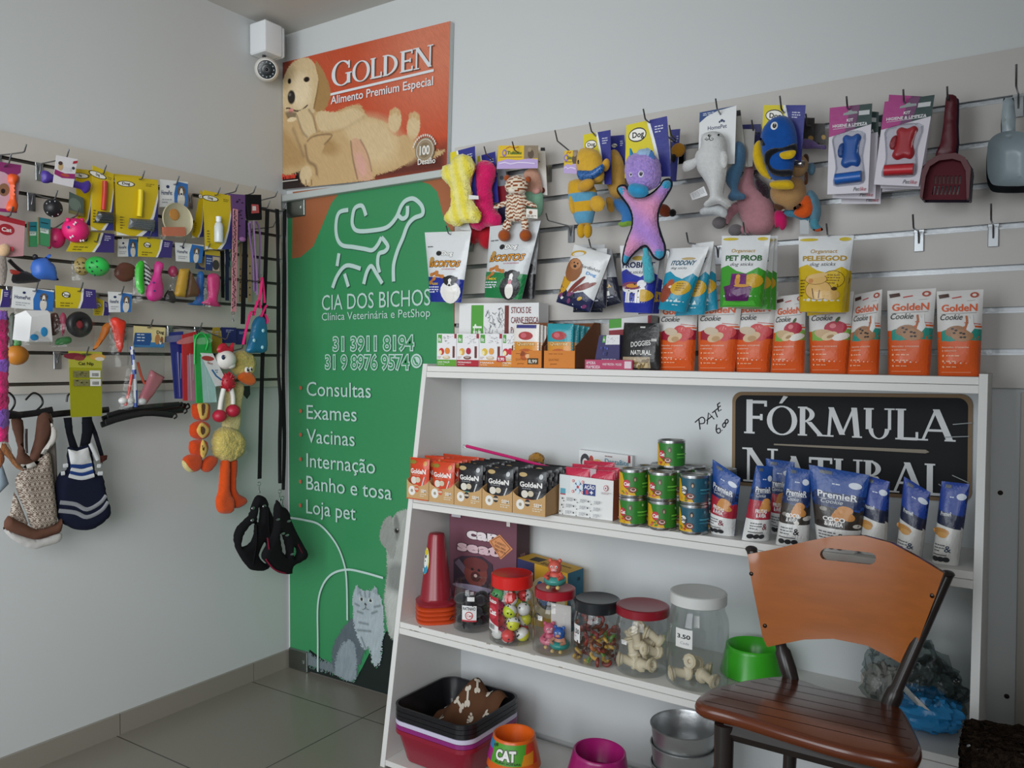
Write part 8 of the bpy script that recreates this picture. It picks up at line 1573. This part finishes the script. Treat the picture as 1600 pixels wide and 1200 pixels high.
# ---- row 4
t, k = HL('cat_nip', 'lime green card holding two small bags of dried cat herb', 'cat treat', 133, 552, .17)
def nip(A):
    A.rect(0, 0, 1, 1, '9a9a10'); A.rect(0, .75, 1, 1, 'b0ae3a'); A.ell(.18, .92, .16, .05, '7a2434'); A.ell(.3, .89, .08, .035, '8a3a3a'); A.ell(.85, .92, .12, .05, 'd0a04a'); A.ell(.92, .89, .07, .03, 'd8d0c4'); A.ell(.5, .955, .09, .014, '5a5a20'); A.text('Cat Nip', .5, .79, .05, '26260c', 'c', .02, fit=.46)
    for y in (.6, .47): A.rect(.1, y, .58, y+.1, '7d7a4c'); A.rect(.6, y, .94, y+.11, 'dcdcd8'); [A.rect(.68+i*.04, y+.02, .68+i*.04+.02, y+.07, '26261c') for i in range(5)]
    for _ in range(26): A.ell(.12+rng.random()*.42, .48+rng.random()*.08+rng.choice([0, .13]), .014, .008, rng.choice(['6a6a3c', '8e8a5a', '5c5a34'])); A.l -= 1
card(t, k, zC((552, 1110), (795, 1100), (795, 600), (533, 590)), '9a9a10', nip, 'card')
t, k = HL('toothbrush_kit', 'pet toothbrush and toothpaste kit in a clear bag, blue and yellow header', 'pet care', 231, 510, .16)
card(t, k, zD((35, 520), (258, 522), (268, 378), (40, 365)), 'd8c890', lambda A: (A.rect(0, 0, 1, .25, '3a7ab0'), A.poly([(0, .12), (.52, .1), (.58, .4), (.55, .7), (.04, .68)], '24508c'), A.text('Dog', .84, .68, .16, '1c1c20', 'c', .03, fit=.24), A.ell(.76, .4, .13, .26, 'b07a48'), A.ell(.9, .35, .08, .2, '8a5a34'), A.ell(.86, .25, .06, .1, 'e4ddd0'), A.ell(.87, .3, .03, .05, '1c1414'), [A.bars(.1, .58-.14*i, 1, .36, .1, 'cfd8e4', 2) for i in range(3)]), 'header_card')
tube_px(t, k, [(206, 541), (209, 570), (211, 600), (212, 636)], .0062, lambda x, y, z_: '2f4a9c' if math.sin(z_*300+x*200) > .2 else 'd2d4d8', 'striped_brush', .012, 'plastic', 10); tube_px(t, k, [(206, 585), (202, 610), (196, 634)], .0045, 'c93a2c', 'red_brush', .014, 'plastic'); tube_px(t, k, [(215, 566), (220, 585), (226, 600)], .004, 'c9553c', 'brush_handle', .006, 'plastic')
plush(t, k, zD((165, 680), (265, 735), (195, 850), (130, 930), (75, 890), (120, 790)), .012, 'b56a74', 'paste_tube', .008, 'plastic', sm=0); 
for x, y in ((222, 627), (192, 626), (203, 626)): ball(t, k, x, y, 6.5, 5.5, 'd9d8d6', 'cap', .012, 'plastic')
film(t, k, [(186, 640), (258, 634), (257, 542), (205, 540)], .04, dd=.006)
PB = 'folded plastic sleeves on one hook'
def sleeve(lb, q, d, col, col2):
    t, k = HL('plastic_sleeve', lb, 'pet bag', *zD(q[3])[0], d, PB); card(t, k, zD(*q), col, lambda A: (A.rect(0, 0, .28, 1, col), A.rect(.3, .0, 1, .68, col2), A.ell(.5, .9, .2, .05, mixc(col, 'ffffff', .15)), A.line([(.6, .02), (.5, .7)], .01, mixc(col2, 'ffffff', .3)), A.line([(.75, .3), (.8, .68)], .008, mixc(col2, 'ffffff', .3))), 'sleeve', 0, .006, 'foil'); return t, k
sleeve('navy blue plastic sleeve, first on the sleeve hook', ((335, 890), (385, 890), (392, 405), (295, 412)), .14, '26307c', '34408c'); sleeve('red plastic sleeve hanging between the blue and green ones', ((395, 905), (482, 905), (485, 405), (385, 430)), .155, 'b82a30', 'b07a8c')
t, k = sleeve('green plastic sleeve with a pale front and printed white tag', ((490, 922), (632, 915), (585, 420), (470, 430)), .17, '28a048', '9fc4c0'); card(t, k, zD((630, 802), (722, 788), (610, 565), (520, 560)), 'd9dada', lambda A: (A.ell(.4, .84, .2, .08, 'a83a34'), A.text('dog', .36, .66, .09, '8a4a3a', 'c', .02, fit=.4, rot=-20), A.line([(.3, .5), (.4, .3), (.62, .18), (.86, .16)], .06, '2f6a9c'), A.bars(.5, .46, 2, .26, .06, '2f6a9c', 2)), 'tag', .012); tube_px(t, k, zD((480, 640), (485, 470), (530, 415), (575, 470), (560, 540)), .003, '2fae50', 'cord', .01, 'plastic')
for q, lb, d in ((((595, 560), (690, 560), (660, 375), (610, 378)), 'olive yellow card hanging behind the rooster toy', .10), (((680, 490), (780, 490), (780, 378), (670, 375)), 'navy card hanging just behind the rooster head', .095), (((775, 500), (850, 500), (850, 392), (780, 390)), 'navy card hanging behind the yellow duck head', .09)):
    t, k = HL('toy_card', lb, 'pet card', *zD(q[3])[0], d, 'cards behind the rooster and duck'); card(t, k, zD(*q), '2a2c66' if 'navy' in lb else 'a08a28', lambda A: (A.bars(.3, .8, 2, .5, .1, '9fa4c4', 2),), 'card')
t, k = HL('dog_toy', 'red and white rubber rooster toy with dangling legs', 'dog toy', 352, 530, .17, TG)
ball(t, k, *zD((705, 610))[0], 13.5, 15, 'd9d6cf', 'head', .012, 'rubber'); ball(t, k, *zD((740, 650))[0], 7, 5.5, 'e0ddd6', 'beak', .026, 'rubber'); plush(t, k, zD((640, 540), (660, 500), (700, 490), (725, 515), (760, 485), (755, 560), (700, 555), (660, 560)), .01, 'b81c34', 'comb', .014, 'rubber'); eye(t, k, *zD((688, 592))[0], 3.6, .036, '2a3a5c')
kk = kd_(k, .012); c = kk.p(*zD((718, 770))[0]); s_ = abs(kk.p(*zD((718, 835))[0])[1]-c[1]); g = G(); g.ell((c[0], 0, c[1]), (s_*.82, s_*.7, s_), 'a81a2c', None, 18, 12)
for i in range(90):
    v = Vector((rng.gauss(0, 1), rng.gauss(0, 1), rng.gauss(0, 1))).normalized(); p = Vector((v.x*s_*.8, v.y*s_*.68, v.z*s_*.98)); g.tube([tuple(Vector((c[0], 0, c[1]))+p), tuple(Vector((c[0], 0, c[1]))+p*1.22)], [.003, .0006], 'b01c2e', 5)
o = g.obj('spiky_body', 'rubber', t); o.location = (0, -.012, 0)
for P_, f_ in ((((690, 820), (672, 900), (662, 970)), (660, 1015)), (((740, 800), (755, 870), (757, 930)), (757, 978))): tube_px(t, k, zD(*P_), [.009]*6+[.008]*3 if False else .0085, 'dedbd4', 'leg', .014, 'rubber', 10); ball(t, k, *zD(f_)[0], 9.5, 10, 'b01c38', 'foot', .016, 'rubber')
t, k = HL('plush_duck', 'long yellow duck plush with orange legs hanging beside the rooster', 'dog toy', 375, 545, .14, TG)
FY = lambda x, y, z_: mixc('d9c878', 'c4b05c', rng.random())
plush(t, k, zD((745, 600), (770, 560), (830, 540), (890, 570), (912, 630), (905, 690), (870, 730), (800, 725), (755, 690)), .028, FY, 'head', .012, 'fur', noise=.0015)
plush(t, k, zF((405, 0), (500, 0), (490, 120), (470, 290), (380, 290), (395, 130)), .018, 'd6c88c', 'neck', .0, 'fur'); plush(t, k, zF((322, 330), (350, 275), (400, 258), (460, 275), (500, 320), (505, 390), (480, 440), (420, 472), (365, 462), (325, 420)), .034, FY, 'body', .012, 'fur', noise=.0022)
plush(t, k, zF((372, 462), (418, 466), (418, 640), (445, 700), (440, 770), (400, 785), (350, 772), (338, 700), (355, 640)), .018, 'd8521c', 'leg', .014); plush(t, k, zF((415, 462), (464, 462), (458, 640), (520, 690), (512, 730), (455, 752), (425, 700)), .016, 'c8481a', 'leg', .006)
plush(t, k, zD((785, 740), (830, 700), (890, 705), (920, 755), (905, 790), (850, 788)), .013, 'd8641e', 'bill', .036)
eye(t, k, *zD((858, 682))[0], 4.4, .04); eye(t, k, *zD((885, 678))[0], 3.6, .038); plush(t, k, zD((830, 800), (880, 798), (882, 860), (858, 894), (830, 860)), .002, '1c1a1a', 'tag', .01, 'rubber', sm=0); card(t, k, zF((500, 432), (530, 415), (520, 400), (505, 405)), 'd8d8d6', None, 'care_tag', .0)
t, k = HL('plush_snake', 'orange segmented plush toy with yellow pockets below the sleeves', 'dog toy', 305, 628, .15, TG)
for P_ in (((200, 120), (290, 118), (298, 165), (290, 215), (250, 222), (205, 210), (192, 165)), ((190, 240), (240, 222), (290, 238), (300, 280), (280, 325), (235, 335), (190, 320), (178, 280)), ((185, 345), (240, 335), (282, 350), (286, 400), (262, 450), (225, 445), (182, 420), (176, 380))): plush(t, k, zF(*P_), .018, 'cf481c', 'segment', .0)
for P_ in (((228, 118), (290, 118), (285, 200), (250, 215), (235, 180)), ((255, 232), (298, 270), (285, 310), (255, 328), (222, 290), (228, 260)), ((258, 335), (285, 385), (275, 430), (258, 452), (240, 400))): plush(t, k, zF(*P_), .007, 'd9b45c', 'pocket', .017); 
for P_ in (((250, 125), (275, 125), (268, 180), (255, 190)), ((250, 250), (275, 275), (262, 310), (245, 290)), ((256, 370), (270, 390), (262, 430))): plush(t, k, zF(*P_), .003, '5a3a1c', 'pocket_opening', .0235)
for P_ in (((140, 450), (180, 425), (240, 430), (252, 480), (230, 525), (180, 530), (145, 500)), ((252, 470), (300, 432), (345, 450), (335, 490), (300, 530), (262, 530), (245, 500))): plush(t, k, zF(*P_), .016, 'cc4a1e', 'foot', .004)
plush(t, k, zF((132, 470), (150, 465), (200, 525), (175, 532), (145, 510)), .012, 'd9c88a', 'sole', .006)
t, k = HL('pet_bag', 'small blue printed bag with hot pink straps hanging near the leashes', 'pet bag', 402, 440, .2)
plush(t, k, zD((905, 330), (950, 290), (990, 320), (998, 440), (995, 550), (930, 560), (858, 558), (862, 510), (885, 420)), .016, '1f6a90', 'bag', .004, 'foil', sm=2); spots(t, k, [(*zD((x, y))[0], 2.4, 3) for x, y in ((910, 470), (975, 400), (970, 520))], '9fd0dc', 'print', .02)
for P_ in (((830, 500), (850, 400), (885, 270), (915, 270)), ((905, 290), (930, 200), (945, 185), (955, 240)), ((945, 190), (962, 80), (965, 15)), ((985, 200), (968, 20)), ((960, 300), (985, 240), (1000, 215)), ((985, 280), (1005, 320), (1000, 350))): tube_px(t, k, zD(*P_), .0055, 'd02a6c', 'strap', .018, 'webbing', 6, (.4, 1.3))
# ---- clothes on hangers
def hanger(label, pts, hookpts, d, grp='black clothes hangers on the left wall'):
    t, k = HL('clothes_hanger', label, 'clothes hanger', *hookpts[0], d, grp); tube_px(t, k, hookpts, .003, '17171a', 'hook', 0, 'plastic', 8); tube_px(t, k, pts, .0055, '141417', 'bar', 0, 'plastic', 8, (1.7, .7)); return t, k
hanger('black hanger carrying the brown gingham dress', [(12, 650), (34, 648), (58, 645), (82, 640)], [(40, 625), (52, 614), (64, 620), (66, 632), (54, 644)], .16)
hanger('black hanger beside the gingham dress, at the wall end', [(-20, 652), (10, 646), (34, 650)], [(2, 622), (12, 613), (22, 622), (22, 634), (12, 648)], .18)
hanger('black hanger carrying the navy striped dress', [(80, 648), (108, 645), (140, 643), (170, 640)], [(104, 628), (106, 618), (112, 614)], .14)
for i, (a, b, c) in enumerate((((160, 655), (205, 642), (290, 634)), ((158, 664), (210, 648), (286, 641)), ((168, 650), (215, 638), (280, 632)), ((165, 660), (225, 646), (270, 649)))):
    hanger('empty black hanger in the bundle sticking out under the toothbrush kit', [a, b, c], [c, (c[0]+4, c[1]-3), (c[0]+6, c[1]+2), (c[0]+2, c[1]+5)], .12+.02*i, 'empty hangers bundled together')
def check(x, y, z_): return 'b0a69a' if (int(math.floor(x*330))+int(math.floor(z_*330))) % 2 else '6a5a50'
t, k = HL('dog_dress', 'brown gingham dog dress with lace collar and frilled hem on a hanger', 'dog clothes', 45, 652, .15, 'dog clothes on hangers')
plush(t, k, zE((85, 180), (180, 185), (188, 400), (240, 470), (300, 480), (290, 560), (130, 520), (140, 400)), .012, '5c4034', 'bodice_side', .0, 'fabric', sp=.01); plush(t, k, zE((300, 130), (388, 130), (400, 260), (340, 420), (290, 500), (230, 480), (270, 330)), .012, '634539', 'bodice_front', .008, 'fabric', sp=.01)
plush(t, k, zE((122, 650), (190, 560), (270, 540), (330, 440), (385, 440), (405, 580), (430, 800), (442, 965), (400, 1010), (260, 1040), (215, 920), (150, 780)), .022, check, 'skirt', .012, 'fabric', sp=.0042, sm=2); plush(t, k, zE((110, 740), (150, 820), (215, 980), (210, 1030), (75, 940)), .012, check, 'skirt_fold', .0, 'fabric', sp=.0042, sm=1)
plush(t, k, zE((380, 165), (420, 230), (445, 270), (435, 350), (390, 400), (345, 450), (310, 480), (330, 420), (390, 330), (400, 240)), .008, 'bcb8b2', 'lace_collar', .026, 'fabric', sp=.008); plush(t, k, zE((110, 515), (200, 530), (290, 500), (300, 520), (240, 560), (150, 545)), .006, 'c4c0ba', 'lace_trim', .024, 'fabric', sp=.008)
plush(t, k, zE((60, 930), (120, 960), (210, 1000), (280, 1030), (420, 1000), (480, 950), (478, 1050), (400, 1085), (300, 1115), (225, 1105), (110, 1065), (30, 1020)), .014, '634437', 'frill', .016, 'fabric', sp=.008); plush(t, k, zE((30, 1015), (110, 1062), (230, 1105), (310, 1115), (470, 1060), (470, 1130), (350, 1170), (250, 1188), (120, 1130), (40, 1060)), .006, 'bfbdba', 'lace_hem', .012, 'fabric', sp=.008)
tube_px(t, k, zE((205, 250), (205, 340), (208, 440)), .004, '2a201c', 'beaded_cord', .014, 'rubber', 6)
t, k = HL('dog_dress', 'navy dog dress with white sailor collar and ribbon stripes', 'dog clothes', 125, 650, .15, 'dog clothes on hangers')
plush(t, k, zE((530, 395), (600, 400), (700, 365), (720, 450), (745, 600), (800, 610), (830, 760), (862, 890), (830, 960), (720, 1035), (600, 1038), (530, 1010), (450, 950), (428, 720), (470, 590), (525, 560)), .022, '161a2e', 'skirt', .004, 'fabric', sp=.009)
for P_ in (((495, 165), (560, 160), (570, 280), (612, 400), (545, 400), (515, 280)), ((640, 160), (718, 155), (730, 260), (700, 380), (632, 385), (620, 400), (640, 280)), ((715, 170), (760, 280), (810, 450), (800, 530), (760, 400), (725, 290))): plush(t, k, zE(*P_), .008, '12141c', 'strap', .006, 'fabric', sp=.01, sm=1)
plush(t, k, zE((530, 408), (600, 425), (688, 395), (718, 515), (640, 530), (552, 526)), .006, 'd3d4d4', 'collar', .028, 'fabric', sp=.01, sm=1)
for P_, c in ((((552, 540), (640, 545), (720, 530)), '26407c'), (((555, 565), (640, 580), (722, 555)), 'd0d2d4'), (((550, 590), (640, 605), (728, 580)), '26407c'), (((540, 615), (640, 635), (735, 612)), 'd0d2d4'), (((470, 825), (590, 840), (680, 880), (780, 830), (830, 770)), '8f9196'), (((460, 890), (590, 905), (680, 940), (790, 890), (845, 820)), '8f9196'), (((705, 365), (740, 440), (765, 495)), 'd0d2d4'), (((495, 540), (530, 535)), 'd0d2d4'), (((478, 600), (505, 595)), 'd0d2d4'), (((760, 540), (785, 540)), 'd0d2d4'), (((765, 600), (800, 598)), 'd0d2d4')): tube_px(t, k, zE(*P_), .0055, c, 'ribbon', .0265, 'fabric', 6, (1.1, .35), up=(0, 0, 1))
plush(t, k, zE((780, 460), (838, 455), (835, 490), (785, 520)), .006, '4a2620', 'bow', .012, 'fabric', sm=1)
t, k = HL('dog_dress', 'plain grey garment hanging behind the gingham dress', 'dog clothes', 80, 655, .135, 'dog clothes on hangers'); plush(t, k, zE((340, 110), (400, 120), (420, 260), (440, 420), (450, 800), (420, 900), (380, 880), (370, 500)), .014, '857f78', 'cloth', .0, 'fabric', sp=.012)
t, k = HL('pet_garment', 'pale blue grey garment edge peeking out beside the gingham dress', 'dog clothes', 4, 715, .12); plush(t, k, zE((-60, 440), (10, 480), (15, 520), (70, 680), (10, 740), (-60, 800)), .012, '8fa0ac', 'cloth', .0, 'fabric', sp=.012, sm=1)
# hooks of the left wall
for a in ((12, 256, .17, 'orange bone card'), (102, 248, .17, 'purple bone card'), (160, 272, .17, 'red handled brush'), (220, 280, .17, 'yellow handled brushes'), (274, 288, .16, 'clear feeding plate'), (338, 305, .17, 'white lotion bottle'), (366, 300, .16, 'leopard print leash'), (394, 302, .16, 'black leash pack'), (416, 325, .18, 'straight black leash'), (441, 330, .21, 'twisted black leash'),
          (14, 338, .16, 'pale toy mouse card'), (84, 312, .15, 'small black ball'), (118, 338, .16, 'bright pink ball'), (150, 378, .15, 'green spotted ball'), (232, 372, .15, 'pink bowling pin bag'), (284, 385, .15, 'pizza slice bag'), (322, 392, .15, 'pink bottle bag'),
          (54, 455, .16, 'milk carton bag'), (124, 455, .16, 'black donut bag'), (188, 460, .16, 'red carrot bag'), (133, 555, .18, 'lime green card'), (233, 512, .17, 'toothbrush kit'), (310, 516, .18, 'plastic sleeves'), (352, 530, .18, 'rooster toy'), (376, 545, .15, 'yellow duck plush'), (402, 440, .21, 'blue bag with pink straps')): hook('L', *a)
for px, py, d, lb in ((36, 238, .17, 'bare display hook sticking up beside the orange bone card'), (428, 308, .2, 'bare display hook above the black leashes by the corner'), (425, 355, .18, 'lower bare display hook between the black leashes')): hook('L', px, py, d, '', .02, lb)
